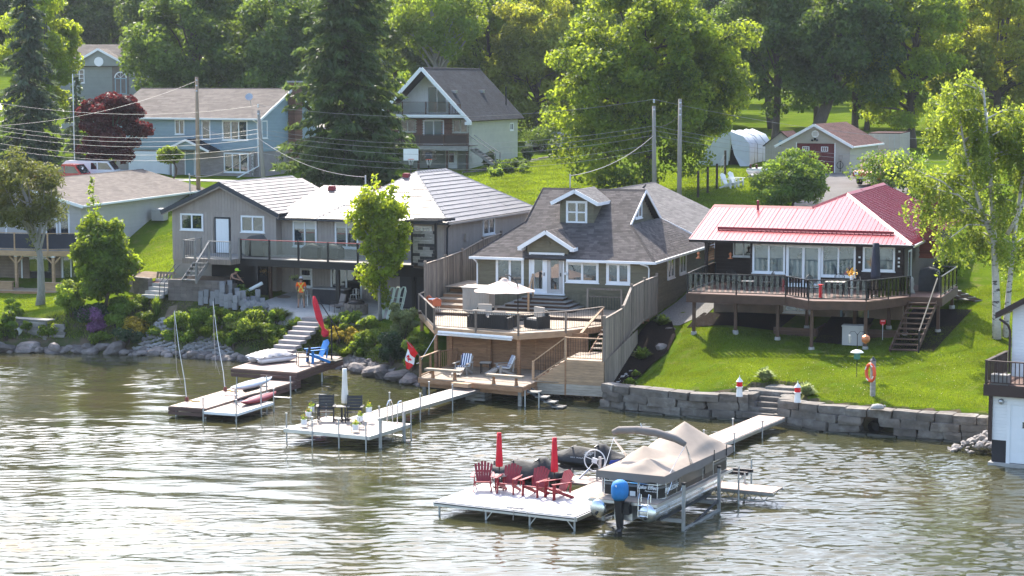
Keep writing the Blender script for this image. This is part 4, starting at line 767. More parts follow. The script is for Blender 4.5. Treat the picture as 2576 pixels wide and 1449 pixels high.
ac=thing('air_conditioner','grey outdoor air conditioner beside foundation of the siding house','air conditioner',LEFTH.w(.9,10.2,gz(*LEFTH.w(.9,10.2)[:2])),LEFTH.deg)
B().box(-.45,.45,-.4,.4,.05,.85).build('case','siding_grey',ac);B().lathe([(.33,.85),(.3,.9),(.05,.91)]).build('fan_guard','galvanised',ac)
for i in range(9):P('louvre','galvanised',ac,(.46,0,.14+i*.08),(.015,.74,.03));P('louvre','galvanised',ac,(0,-.41,.14+i*.08),(.84,.015,.03))
ldk=thing('porch_deck','two level timber porch deck with black baluster rail at left edge house','deck',(LEFTH.x,LEFTH.y,0),LEFTH.deg)
LD=[(-10,-2.5),(-1.2,-2.5),(.6,-1.6),(.6,-.05),(-10,-.05)];deck_planks(ldk,LD,4.0,'deck_grey',.14)
for a,b in zip(LD[:3],LD[1:4]):PB('rim_joist','cedar_pale',ldk,(*a,3.82),(*b,3.82),.06,.34)
railing(ldk,[(-10,-2.45,4.0),(-8,-2.45,4.0),(-6,-2.45,4.0),(-3.6,-2.45,4.0),(-1.2,-2.45,4.0),(.55,-1.6,4.0),(.55,-.1,4.0)],1.15,'cedar_pale','cedar_pale',step=.11,panel='navy_cloth')
for x in(-8.2,-3.6,-.9):
 P('support_post','cedar_pale',ldk,(x,-2.3,2.5),(.17,.17,2.4));P('post_cap','white_paint',ldk,(x,-2.3,3.62),(.22,.22,.1))
 for s in(-1,1):PB('brace','cedar_pale',ldk,(x,-2.3,3.1),(x+s*.5,-2.3,3.6),.09,.09)
deck_planks(ldk,[(-10,-4.0),(.4,-4.0),(.4,-.05),(-10,-.05)],1.5,'deck_wood',.14)
for x0,x1 in((-9,-3.3),(-1.2,.3)):P('porch_wall','cedar_pale',ldk,((x0+x1)/2,-3.4,1.75),(x1-x0,.25,.5));P('wall_cap','cedar_pale',ldk,((x0+x1)/2,-3.4,2.02),(x1-x0+.1,.34,.05))
P('fascia_board','cedar',ldk,(-4.8,-4.0,1.3),(10.4,.05,.35))
# houses behind the road
bh=thing('blue_house','pale blue two storey house with grey brick ground floor and taupe roof','house',(BLUEH.x,BLUEH.y,0),BLUEH.deg)
B().box(-4,10.95,.04,9,9.2,11.95).build('wall','siding_blue',bh);B().box(-4,10.9,.1,8.9,6.3,9.2).build('brick_wall','brick_grey',bh);B().ext([(10.95,0.04,11.9),(10.95,9,11.9),(10.95,4.5,14.3)],(-14.9,0,0)).build('gable_wall','siding_blue',bh)
f=Face(bh,(0,0,0),(1,0,0),(0,-1,0));hw=[(2.4,3.4,10.5,11.85),(5.1,6.05,10.1,11.88),(7.25,9.8,10.08,11.82)]
f.boards('siding_course','siding_blue',-4,10.95,9.25,11.95,.115,hw);Face(bh,(10.95,0,0),(0,1,0),(1,0,0)).boards('siding_course','siding_blue',0,9,9.2,14.2,.12,rng_fn=lambda z:(0,9)if z<11.9 else(4.5-(14.3-z)*1.87,4.5+(14.3-z)*1.87))
f.window(2.4,3.4,10.55,11.85,2);f.window(5.15,6.05,10.15,11.87,1);f.window(7.25,9.8,10.12,11.82,3,fw=.12);f.window(-2.6,-.8,10.4,11.85,2);Face(bh,(10.95,0,0),(0,1,0),(1,0,0)).window(.3,1.2,10.3,11.8,1)
fb_=Face(bh,(0,.1,0),(1,0,0),(0,-1,0))
for i in range(22):
 x=1.9-(i%2)*.2
 while x<10.85:
  e=min(x+.42,10.88);zz=7.0+i*.1
  if not(7.25<(x+e)/2<9.85 and 7.3<zz<9.1)and not(3.3<(x+e)/2<4.3):fb_.piece('brick','brick_grey',max(x,1.9),e-.02,zz,zz+.088,0,.012)
  x+=.42
fb_.window(7.3,9.8,7.4,9.08,3,fw=.12);dz=fb_.mesh_boxes('front_door','door_blue',[(3.4,4.25,7.03,9.08,0,.04)]);fb_.mesh_boxes('trim','white_vinyl',[(3.3,3.4,7.0,9.15,0,.06),(4.25,4.35,7.0,9.15,0,.06)],dz)
gdr=fb_.mesh_boxes('garage_door','door_white',[(-2.6,1.7,7.1,9.05,.0,.04)])
for i in range(4):fb_.mesh_boxes('door_panel','door_white',[(-2.5,1.6,7.15+i*.48,7.57+i*.48,.04,.06)],gdr)
shingles(bh,[(-4.4,-.55,11.98),(11.4,-.55,11.98),(11.4,4.5,14.46),(-4.4,4.5,14.46)],'shingle_taupe',.22,.6,seed=30);shingles(bh,[(11.4,9.5,11.98),(-4.4,9.5,11.98),(-4.4,4.5,14.46),(11.4,4.5,14.46)],'shingle_taupe',.22,.6,seed=31);ridge_cap(bh,(-4.4,4.5,14.47),(11.4,4.5,14.47),'shingle_brown')
P('gutter','white_vinyl',bh,(3.5,-.6,11.92),(15.9,.12,.14));rake(bh,(11.43,-.55,11.86),(11.43,4.5,14.36),'white_vinyl',.04,.2);rake(bh,(11.43,9.5,11.86),(11.43,4.5,14.36),'white_vinyl',.04,.2)
B().tube([(10.7,-.55,11.85),(10.9,-.2,11.6),(10.9,-.1,8.0),(9.5,-1.4,7.0)],.06,8).build('downspout','white_vinyl',bh)
for i in range(58):P('brick','brick_rust',bh,(11.35,5.0,8.6+i*.11),(.7-(i%2)*.03,1.2-(i%2)*.03,.1))
P('chimney_cap','concrete',bh,(11.35,5.0,15.05),(.85,1.35,.14));B().tube([(9.6,.9,13.0),(9.6,.7,13.6)],.03,6).build('dish_mast','galvanised',bh);B().lathe([(.02,0),(.2,.03),(.33,.1),(.31,.1),(.02,.04)],n=16).build('dish','galvanised',bh,(9.6,.6,13.75),(R(65),0,R(20)))
for s,x1 in((-1,2.6),(1,7.0)):pass
B().ext([(3.0,-1.55,9.35),(6.4,-1.55,9.35),(4.7,-1.55,10.1)],(0,1.5,0)).build('portico_gable','siding_blue',bh)
shingles(bh,[(7.0,-1.75,9.3),(7.0,-.05,9.3),(4.7,-.05,10.25),(4.7,-1.75,10.25)],'shingle_slate',.2,.5,seed=32,t=.08);shingles(bh,[(2.4,-.05,9.3),(2.4,-1.75,9.3),(4.7,-1.75,10.25),(4.7,-.05,10.25)],'shingle_slate',.2,.5,seed=33,t=.08)
for x in(2.35,7.05):rake(bh,(x,-1.78,9.2),(4.7,-1.78,10.15),'white_vinyl',.05,.18)
for x in(3.2,5.6):P('portico_post','white_vinyl',bh,(x,-1.5,8.1),(.14,.14,2.4))
ws_=thing('welcome_sign','tall grey board with white welcome lettering against the brick wall','sign',BLUEH.w(10.35,-.15,7.0),BLUEH.deg);B().box(-.16,.16,-.04,.03,.1,2.05).build('board','weathered',ws_)
for i,ch in enumerate('WELCOME'):text('letter',ch,.27,'white_paint',ws_,(0,-.05,1.88-i*.26),(R(90),0,0))
af=thing('chalet_house','white gabled chalet with steep slate roof, balcony and brick lower storey','house',(AFRAME.x,AFRAME.y,0),AFRAME.deg)
B().box(-8.0,-.2,.04,13.5,6.6,11.85).build('wall','siding_cream',af);B().ext([(-8.3,.9,11.8),(.1,.9,11.8),(-4.1,.9,16.0)],(0,12.4,0)).build('gable_wall','siding_white',af)
f=Face(af,(0,.9,0),(1,0,0),(0,-1,0));f.vboards('gable_board','siding_white',-7.6,-.6,12.2,16,.2,[(-4.35,-2.55,12.2,14.7)],top=lambda s:15.8-abs(s+4.1)*1.04);f.window(-4.35,-2.55,12.3,14.66,2,glass='teal_glass',name='sliding_door',fw=.09);B().lathe([(.05,0),(.12,.2),(.1,.4),(.03,.55)],(-3.45,.8,14.85),8).build('wall_lantern','black_metal',af)
f=Face(af,(0,0,0),(1,0,0),(0,-1,0));hw=[(-6.6,-5.1,10.65,11.85),(-4.4,-2.5,9.6,11.8),(-1.7,-.3,10.6,11.85)]
for i in range(20):
 x=-8.0-(i%2)*.25
 while x<-.2:
  e=min(x+.5,-.2);zz=9.65+i*.11;c=(max(x,-8)+e)/2
  if not any(h[0]<c<h[1]and h[2]<zz+.05<h[3]for h in hw):f.piece('brick','brick_rust',max(x,-8),e-.02,zz,zz+.098,0,.03)
  x+=.5
f.window(-6.6,-5.1,10.68,11.82,2,glass='dark_glass',frame='siding_cream');f.window(-4.4,-2.5,9.68,11.75,2,glass='teal_glass',name='sliding_door',fw=.1);f.window(-1.7,-.3,10.66,11.82,2,glass='dark_glass',frame='siding_cream');f.boards('foundation_course','siding_sage',-8,-.2,7.0,9.6,.2,[(-2.4,-1.2,7.4,9.2)]);bd=f.mesh_boxes('basement_door','door_white',[(-2.35,-1.3,7.45,9.1,0,.05)]);f.mesh_boxes('pane','dark_glass',[(-2.05,-1.6,8.1,8.9,.05,.06)],bd)
f=Face(af,(-.18,0,0),(0,1,0),(1,0,0));f.boards('siding_course','siding_cream',.4,13.5,7.8,11.7,.14,[(11.2,12.2,10.6,11.3)]);f.window(11.2,12.2,10.6,11.3,2)
shingles(af,[(.3,-1.25,11.7),(.3,14.2,11.7),(-4.1,14.2,16.25),(-4.1,-1.25,16.25)],'shingle_slate',.2,.5,seed=40);shingles(af,[(-8.5,14.2,11.7),(-8.5,-1.25,11.7),(-4.1,-1.25,16.25),(-4.1,14.2,16.25)],'shingle_slate',.2,.5,seed=41);ridge_cap(af,(-4.1,-1.25,16.26),(-4.1,14.2,16.26),'shingle_slate')
for x in(.36,-8.56):rake(af,(x,-1.3,11.55),(-4.1,-1.3,16.18),'white_vinyl',.08,.3)
for y in(.9,8.3):B().box(-2.25,-1.75,y,y+.5,14.05,14.3).build('roof_vent','galvanised',af)
PC('vent_pipe','black_metal',af,(-.9,12.3,12.6),(-.9,12.3,14.6),.07);P('return','white_vinyl',af,(.1,-1.1,11.5),(.5,.4,.28))
ab=thing('balcony','upper balcony with glass rail across the chalet front gable','balcony',(AFRAME.x,AFRAME.y,0),AFRAME.deg)
deck_planks(ab,[(-7.6,-1.2),(-.5,-1.2),(-.5,.85),(-7.6,.85)],12.25,'stain_brown',.15);PB('fascia','white_vinyl',ab,(-7.8,-1.22,12.1),(-.3,-1.22,12.1),.06,.26);railing(ab,[(-7.2,-1.15,12.25),(-5.9,-1.15,12.25),(-3.75,-1.15,12.25),(-1.6,-1.15,12.25)],1.05,'stain_brown','stain_brown',panel='glass');railing(ab,[(-1.6,-1.15,12.25),(-.6,-1.15,12.25)],.85,'stain_brown','stain_brown',bal='stain_brown',bal_r=.02)
al=thing('porch_deck','brown porch deck with stairs along the brick front of chalet','deck',(AFRAME.x,AFRAME.y,0),AFRAME.deg)
deck_planks(al,[(-7.5,-2.6),(.6,-2.6),(.6,-.05),(-7.5,-.05)],9.6,'stain_brown',.15);PB('fascia','weathered',al,(-7.5,-2.62,9.4),(.6,-2.62,9.4),.06,.4);railing(al,[(-7.4,-2.55,9.6),(-5.6,-2.55,9.6),(-3.8,-2.55,9.6),(-1.6,-2.55,9.6),(.5,-2.55,9.6)],.95,'stain_brown','stain_brown',panel='brown_trim',step=.3)
for x in(-7,-4,-1.4,.4):P('support_post','stain_brown',al,(x,-2.3,8.4),(.16,.16,2.2))
stairs(al,(.7,-1.6,9.55),(3.0,-1.9,8.0),1.2,8,'weathered',(0,1,0),stringer='weathered')
for y in(-2.3,-1.0):PB('handrail','weathered',al,(.6,y,10.5),(3.0,y-.2,9.0),.07,.06);P('post','weathered',al,(3.0,y-.2,8.5),(.09,.09,1.1))
ga=thing('garage','beige vinyl garage with maroon door and octagon vent','garage',(GARAGE.x,GARAGE.y,0),GARAGE.deg)
B().box(.1,5.6,.04,9,7.6,10.2).build('wall','siding_beige',ga);B().ext([(.1,.04,10.15),(5.6,.04,10.15),(2.85,.04,11.6)],(0,8.9,0)).build('gable_wall','siding_beige',ga)
f=Face(ga,(0,0,0),(1,0,0),(0,-1,0));f.boards('siding_course','siding_beige',.1,5.6,8.0,11.55,.12,[(1.33,4.45,8,10.3)],rng_fn=lambda z:(.1,5.6)if z<10.2 else(2.85-(11.65-z)*1.9,2.85+(11.65-z)*1.9));Face(ga,(5.6,0,0),(0,1,0),(1,0,0)).boards('siding_course','siding_beige',0,9,8.0,10.2,.12)
gd_=f.mesh_boxes('garage_door','door_maroon',[(1.4,4.4,8.02,10.25,0,.04)])
for i in range(12):f.mesh_boxes('door_board','door_maroon',[(1.42+i*.248,1.42+i*.248+.235,8.05,10.2,.04,.055)],gd_)
f.mesh_boxes('door_trim','white_vinyl',[(1.33,1.4,8.0,10.32,0,.06),(4.4,4.47,8.0,10.32,0,.06)],gd_)
for a in(1.85,3.35):f.window(a,a+.55,9.65,10.02,3,rows=2,fw=.05,proud=.09,sill=False,name='door_window',mull=.03)
B().lathe([(.3,0),(.3,.06),(.02,.07)],n=8).build('gable_vent','white_vinyl',ga,(2.85,0,11.0),(R(90),0,0))
for i in range(5):f.piece('vent_louvre','siding_beige',2.66,3.04,10.84+i*.07,10.87+i*.07,.06,.09)
for s in(-1,1):B().lathe([(.03,0),(.1,.16),(.02,.18)],n=8).build('flood_lamp','dark_steel',ga,(2.85+s*.13,-.15,10.45),(R(60),0,R(40*s)))
P('lamp_base','black_metal',ga,(2.85,-.06,10.6),(.16,.1,.2));B().box(4.75,5.05,-.16,-.02,8.95,9.4).build('charger_box','chair_taupe',ga);B().tube([(4.9,-.1,8.95),(4.9,-.12,8.1)],.03,6).build('charger_pipe','black_metal',ga);B().tube([(4.9+.25*math.cos(t*.45),-.2,8.62+.28*math.sin(t*.45))for t in range(15)],.025,6).build('cable_coil','black_metal',ga)
shingles(ga,[(5.95,-.4,10.08),(5.95,9.4,10.08),(2.85,9.4,11.78),(2.85,-.4,11.78)],'shingle_maroon',.2,.5,seed=50);shingles(ga,[(-.25,9.4,10.08),(-.25,-.4,10.08),(2.85,-.4,11.78),(2.85,9.4,11.78)],'shingle_maroon',.2,.5,seed=51)
for x in(-.3,6.0):rake(ga,(x,-.43,9.98),(2.85,-.43,11.7),'white_vinyl',.05,.2)
P('gutter','white_vinyl',ga,(6.0,4.5,10.02),(.1,9.8,.12))
sh=thing('garden_shed','small tan board shed with maroon roof between tent and garage','shed',(ony(1925,407,160).x,160,8.2),-24)
B().box(0,2.6,0,3.2,0,1.9).build('wall','siding_beige',sh);B().ext([(0,0,1.85),(2.6,0,1.85),(1.3,0,2.85)],(0,3.2,0)).build('gable_wall','siding_beige',sh);Face(sh,(0,0,0),(1,0,0),(0,-1,0)).vboards('wall_board','siding_beige',0,2.6,0,2.7,.2,top=lambda s:1.9+(1.3-abs(s-1.3))*.72)
shingles(sh,[(2.8,-.15,1.72),(2.8,3.4,1.72),(1.3,3.4,2.9),(1.3,-.15,2.9)],'shingle_maroon',.2,.5,seed=52,t=.06);shingles(sh,[(-.2,3.4,1.72),(-.2,-.15,1.72),(1.3,-.15,2.9),(1.3,3.4,2.9)],'shingle_maroon',.2,.5,seed=53,t=.06);B().lathe([(.22,0),(.22,.04)],n=10).build('plaque','door_blue',sh,(1.3,-.04,2.0),(R(90),0,0))
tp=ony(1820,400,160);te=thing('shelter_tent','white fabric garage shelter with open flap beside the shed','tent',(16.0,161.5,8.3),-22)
prof=[(0,0),(.02,1.75),(.5,2.35),(1.65,2.8),(2.8,2.35),(3.3,1.75),(3.3,0)]
rows=[]
for j in range(9):rows.append([(x+.05*math.sin(j*2.1+i),j*.85,z+(.07*math.sin(j*2.6+i*1.7)if z>1 else 0))for i,(x,z)in enumerate(prof)])
B().grid(rows).build('cover','tent_white',te,smooth=True)
B().add([(x,-.02,z)for x,z in((0,0),(.02,1.75),(.5,2.35),(1.65,2.8),(1.75,1.6),(1.55,.02))],[(0,5,4,3,2,1)]).build('front_flap','tent_white',te);B().add([(1.75,-.03,2.0),(1.65,-.03,2.8),(2.8,-.03,2.35),(3.3,-.03,1.75),(3.45,-.35,0),(2.75,-.7,0),(2.2,-.5,.9)],[(0,6,5,4,3,2,1)]).build('side_flap','tent_white',te);B().quad((0,-.02,1.7),(-.9,-.5,.05),(-.3,-.2,0),(.0,.1,.1)).build('loose_flap','tent_white',te);B().quad((1.55,.3,0),(2.6,.3,0),(2.2,.3,2.0),(1.75,.3,2.0)).build('inside_shade','black_cloth',te)  # black sheet behind the opening stands in for the shade inside the tent
for j in range(9):B().tube([(x,j*.85+.02,z-.03)for x,z in prof],.03,6).build('frame_pipe','galvanised',te)
co=thing('shipping_container','beige corrugated shipping container with red roof behind the garage','container',(29.4,164.5,8.5),-18)
B().box(0,2.6,0,6.2,0,2.3).build('body','container_beige',co);B().box(-.02,2.62,-.02,6.22,2.3,2.36).build('roof','shingle_maroon',co)
for i in range(20):P('rib','container_beige',co,(2.62,.2+i*.3,1.15),(.06,.12,2.2))
for x in(.05,1.28,2.55):P('door_post','container_beige',co,(x,-.03,1.15),(.1,.08,2.3))
for x in(.45,.85,1.7,2.1):PC('lock_rod','galvanised',co,(x,-.06,.1),(x,-.06,2.2),.025)
for z in(.5,1.15,1.8):P('door_rib','container_beige',co,(1.3,-.02,z),(2.4,.05,.1))
tl=thing('ranch_house','grey ranch house with gabled porch and arched entry high at top left','house',(-57.0,236,0),-3)
B().box(0,16,.05,9,11.5,16.9).build('wall','siding_sage',tl);f=Face(tl,(0,0,0),(1,0,0),(0,-1,0));f.boards('siding_course','siding_sage',0,16,13.4,16.9,.17,[(5.3,6.8,14.8,16.6)])
f.window(5.5,6.7,14.9,16.5,2,rows=3);B().ext([(5.2,-.6,16.9),(12.2,-.6,16.9),(8.6,-.6,18.8)],(0,.6,0)).build('porch_gable','siding_sage',tl)
shingles(tl,[(-.6,-.5,16.9),(16.6,-.5,16.9),(16.6,4.5,19.5),(-.6,4.5,19.5)],'shingle_taupe',.25,.6,seed=60);shingles(tl,[(16.6,9.5,16.9),(-.6,9.5,16.9),(-.6,4.5,19.5),(16.6,4.5,19.5)],'shingle_taupe',.25,.6,seed=61);shingles(tl,[(12.6,-.9,16.8),(12.6,1.2,16.8),(8.6,4,18.95),(8.6,-.9,18.95)],'shingle_taupe',.25,.6,seed=62);shingles(tl,[(4.7,1.2,16.8),(4.7,-.9,16.8),(8.6,-.9,18.95),(8.6,4,18.95)],'shingle_taupe',.25,.6,seed=63)
for x in(4.65,12.65):rake(tl,(x,-.95,16.65),(8.6,-.95,18.85),'white_vinyl',.06,.25)
B().lathe([(.55,0),(.55,.06)],n=16).build('arch_vent','white_vinyl',tl,(8.6,-.62,17.4),(R(90),0,0));f.piece('entry_recess','block_wall',10.0,12.0,13.6,16.8,0,.03)
ar=B()
for r0,r1,y0,y1 in((.62,.75,-.08,-.02),):
 pts=[(11.0+r1*math.cos(t),y0,15.5+r1*math.sin(t))for t in np.linspace(0,math.pi,13)]+[(11.0+r0*math.cos(t),y0,15.5+r0*math.sin(t))for t in np.linspace(math.pi,0,13)];ar.ext(pts,(0,.06,0))
for t in(45,90,135):ar.bar((11,-.06,15.5),(11+.65*math.cos(R(t)),-.06,15.5+.65*math.sin(R(t))),.03,.04)
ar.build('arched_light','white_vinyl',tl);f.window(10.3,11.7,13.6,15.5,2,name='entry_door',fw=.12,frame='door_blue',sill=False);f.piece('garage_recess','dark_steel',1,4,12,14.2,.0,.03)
# white boathouse at the right edge
bo=thing('boathouse','white sided boathouse with roll up door at the right edge','boathouse',(BOATH.x,BOATH.y,0),BOATH.deg)
B().box(.0,9,0,6,-1.2,1.0).build('foundation','charcoal_wood',bo);B().box(-.1,9.2,-.15,6,-1,.12).build('footing','concrete',bo);B().box(.03,9,.03,6,1.0,2.75).build('wall','siding_white',bo);B().box(0,9,2.9,8,2.7,5.9).build('upper_wall','siding_white',bo)
f=Face(bo,(0,0,0),(1,0,0),(0,-1,0));f.boards('siding_course','siding_white',0,.58,1.0,2.75,.13);f.boards('siding_course','siding_white',3.9,9,1.0,2.75,.13);f.piece('door_trim','white_vinyl',.58,.72,.1,2.75,0,.06);f.piece('door_head','white_vinyl',.72,3.9,2.46,2.75,0,.06)
gd2=f.mesh_boxes('roll_up_door','door_white',[(.72,3.8,.14,2.46,-.02,.02)])
for i in range(5):
 for j in range(2):f.mesh_boxes('door_panel','door_white',[(.78+j*1.5,2.2+j*1.5,.18+i*.46,.58+i*.46,.02,.035)],gd2)
f.mesh_boxes('door_light','dark_glass',[(1.2,2.0,1.55,1.8,.035,.05)],gd2)
B().lathe([(.1,0),(.12,.05),(.08,.14),(.02,.16)],n=12).build('bulkhead_lamp','galvanised',bo,(.35,-.02,2.55),(R(90),0,0))
Face(bo,(0,0,0),(0,1,0),(-1,0,0)).boards('siding_course','siding_white',0,6,1.0,2.7,.13)
f=Face(bo,(0,2.9,0),(0,1,0),(-1,0,0));f.boards('siding_course','siding_white',0,5.1,2.75,5.9,.13)
f=Face(bo,(0,2.9,0),(1,0,0),(0,-1,0));f.boards('siding_course','siding_white',0,9,2.95,8.4,.13,[(.75,2.2,3.2,5.3)],rng_fn=lambda z:(0,9)if z<5.9 else(4.5-(8.5-z)*1.75,4.5+(8.5-z)*1.75));f.window(.75,2.2,3.2,5.3,2,fw=.12,name='patio_door',glass='dark_glass');B().ext([(0,2.95,5.8),(9,2.95,5.8),(4.5,2.95,8.4)],(0,5.0,0)).build('gable_wall','siding_white',bo)
B().ext([(-.6,2.4,5.75),(4.5,2.4,8.75),(4.5,2.4,8.5),(-.6,2.4,5.5)],(0,6.2,0)).build('roof','brown_trim',bo)
B().ext([(9.6,2.4,5.75),(4.5,2.4,8.75),(4.5,2.4,8.5),(9.6,2.4,5.5)],(0,6.2,0)).build('roof','brown_trim',bo)
B().tube([(-.45,2.5,5.5),(-.12,2.6,5.25),(-.08,2.8,5.0),(-.08,2.82,3.3)],.05,8).build('downspout','brown_trim',bo)
bdk=thing('balcony_deck','brown balcony deck with picket rail on top of the boathouse','deck',(BOATH.x,BOATH.y,0),BOATH.deg)
deck_planks(bdk,[(-.25,-.25),(9,-.25),(9,2.55),(-.25,2.55)],3.2,'deck_brown',.14,along='y');PB('fascia','brown_trim',bdk,(-.28,-.28,3.0),(9,-.28,3.0),.06,.45);PB('fascia','brown_trim',bdk,(-.28,-.28,3.0),(-.28,2.9,3.0),.06,.45)
railing(bdk,[(9,-.22,3.2),(6,-.22,3.2),(3,-.22,3.2),(-.22,-.22,3.2),(-.22,1.3,3.2),(-.22,2.9,3.2)],.95,'brown_trim','brown_trim',bal='brown_trim',bal_r=.02,step=.16,railw=.14)
P('corner_board','brown_trim',bo,(-.06,-.06,1.9),(.14,.14,1.9));PC('drain_pipe','brown_trim',bo,(-.2,1.8,.3),(-.2,1.8,3.0),.05)
# plants
def leaf_mesh(name,pts,size,m,rs,normals=None,aspect=.6,tint=None,flat=.0,droop=.0,axis=None):
 n=len(pts);nrm=rs.normal(size=(n,3))
 if normals is not None:nrm=nrm*.75+normals*.9
 nrm[:,2]+=flat;nrm/=np.linalg.norm(nrm,axis=1,keepdims=True)+1e-9
 ref=rs.normal(size=(n,3))if axis is None else axis+rs.normal(size=(n,3))*.35
 ref[:,2]-=droop;a=ref-nrm*np.sum(ref*nrm,1,keepdims=True);a/=np.linalg.norm(a,axis=1,keepdims=True)+1e-9;b=np.cross(nrm,a)
 s=(size*rs.uniform(.6,1.35,n))[:,None]
 v=np.stack([pts-a*s,pts-a*s*.1+b*s*aspect,pts+a*s,pts-a*s*.1-b*s*aspect],1).reshape(-1,3)
 me=bpy.data.meshes.new(name);me.vertices.add(4*n);me.vertices.foreach_set('co',v.astype(np.float32).ravel());me.loops.add(4*n);me.loops.foreach_set('vertex_index',np.arange(4*n,dtype=np.int32))
 me.polygons.add(n);me.polygons.foreach_set('loop_start',np.arange(0,4*n,4,dtype=np.int32));at=me.attributes.new('tint','FLOAT','POINT')
 t=rs.uniform(0,1,n)if tint is None else np.clip(tint+rs.normal(0,.18,n),0,1);at.data.foreach_set('value',np.repeat(t,4).astype(np.float32))
 me.materials.append(MATS[m]);me.update();return me
def blob_points(rs,centers,radii,counts):
 P_,N_,T_=[],[],[]
 for c,r,k in zip(centers,radii,counts):
  d=rs.normal(size=(k,3));d/=np.linalg.norm(d,axis=1,keepdims=True);q=rs.uniform(.15,1,k)**.45
  P_.append(np.asarray(c)+d*q[:,None]*np.asarray(r));N_.append(d);T_.append(np.full(k,rs.uniform(.15,.85)))
 return np.concatenate(P_),np.concatenate(N_),np.concatenate(T_)
def crown_clusters(rs,c,r,n,cr,shell=.55,flat_bottom=0.0):
 out=[]
 while len(out)<n:
  d=rs.normal(size=3);d/=np.linalg.norm(d);q=(shell+(1-shell)*rs.uniform()**.5)*rs.uniform(.82,1.08)
  if d[2]<-.75 and rs.uniform()<flat_bottom:continue
  out.append(np.asarray(c)+d*q*np.asarray(r))
 rad=cr*rs.uniform(.65,1.3,n)
 return np.array(out),[(x,x,x*rs.uniform(.55,.85))for x in rad]
def limbs(rs,base,top,r0,targets,bend=.3,n=8,r_tip=.03):
 b=B();base,top=Vector(base),Vector(top);k=7;path=[]
 off=Vector((rs.normal(0,bend),rs.normal(0,bend),0))
 for i in range(k+1):f=i/k;path.append(base.lerp(top,f)+off*math.sin(f*math.pi)+Vector((rs.normal(0,bend*.12),rs.normal(0,bend*.12),0))*(1 if 0<i<k else 0))
 b.tube(path,[r0*(1.25 if i==0 else 1-.72*i/k)for i in range(k+1)],n)
 for t in targets:
  t=Vector(t);f=rs.uniform(.35,.95);f=min(f,max(.25,(t.z-base.z)/max(.1,top.z-base.z)-.1));i=min(k-1,int(f*k));s=path[i].lerp(path[i+1],f*k-i)
  mid=s.lerp(t,.5)+Vector((rs.normal(0,.2),rs.normal(0,.2),rs.uniform(-.1,.35)*(t-s).length*.3));r=r0*(1-.72*f)*.5
  b.tube([s,s.lerp(mid,.6),mid,t],[r,r*.8,r*.6,max(r_tip,r*.2)],6,False)
 return b
def broad_tree(name,label,cat,pos,c,r,m,bark='bark',ncl=70,nleaf=26000,leaf=.16,cr=1.3,trunk=.3,seed=1,top=None,group=None,shell=.55,targets=16,droop=0.0,flat=.2,aspect=.6,extra=None,bare=0):
 rs=np.random.default_rng(seed);t=thing(name,label,cat,pos,0,group)
 cc,rad=crown_clusters(rs,c,r,ncl,cr,shell,.8)
 if extra:
  for e in extra:cc=np.vstack([cc,e[0]]);rad.append(e[1])
 vol=np.array([q[0]*q[1]for q in rad]);cnt=np.maximum(20,(nleaf*vol/vol.sum()).astype(int));p,nn,tt=blob_points(rs,cc,rad,cnt)
 tg=[cc[i]for i in rs.choice(len(cc),min(targets,len(cc)),False)]
 limbs(rs,(0,0,-.3),top or(c[0]*.8,c[1]*.8,c[2]+r[2]*.45),trunk,tg).build('trunk',bark,t,smooth=True)
 link('crown',leaf_mesh('crown',p,leaf,m,rs,nn,aspect,tt,flat,droop),t)
 return t
def conifer(name,label,cat,pos,h,R0,m='needle',seed=1,levels=34,nb=11,start=.08,power=.85,spray=.34,group=None,dens=9,droopy=.45,trunk=.22,tops=1.0):
 rs=np.random.default_rng(seed);t=thing(name,label,cat,pos,0,group);P_,A_,T_=[],[],[];b=B();b.tube([(0,0,-.3),(0,0,h*.5),(0,0,h*.98)],[trunk,trunk*.6,.02],8)
 for l in range(levels):
  f=start+(1-start)*(l+rs.uniform(-.3,.3))/levels;f=min(max(f,.02),.995);z=h*f;Rr=R0*(1-f)**power+.12
  for k in range(max(4,int(nb*(1-.45*f)))):
   a=rs.uniform(0,6.283);L=Rr*rs.uniform(.62,1.12);d=np.array([math.cos(a),math.sin(a),0]);tint=rs.uniform(.1,.9);ns=max(4,int(dens*L+4))
   u=rs.uniform(.12,1,ns)**.75;drop=-droopy*L*(u**1.4)*.55+.18*L*np.maximum(0,u-.75)
   base=d[None]*(u*L)[:,None]+np.array([0,0,z]);base[:,2]+=drop
   side=np.array([-d[1],d[0],0]);spread=rs.normal(0,1,ns)*(.1+.2*L*(1-u*.6))*.55;base+=side[None]*spread[:,None];base[:,2]-=rs.uniform(0,.22,ns)
   P_.append(base);ax=np.tile(d,(ns,1))*.8+side[None]*np.sign(spread)[:,None]*.5;ax[:,2]-=.35;A_.append(ax);T_.append(np.full(ns,tint))
   if L>.8 and k%3==0:b.tube([(0,0,z),tuple(d*L*.5+np.array([0,0,z-droopy*L*.18])),tuple(d*L*.9+np.array([0,0,z-droopy*L*.42]))],[.05,.03,.012],5,False)
 b.build('trunk','bark',t,smooth=True);p=np.concatenate(P_)
 link('crown',leaf_mesh('crown',p,spray,m,rs,None,.34,np.concatenate(T_),.5,.35,np.concatenate(A_)),t);return t
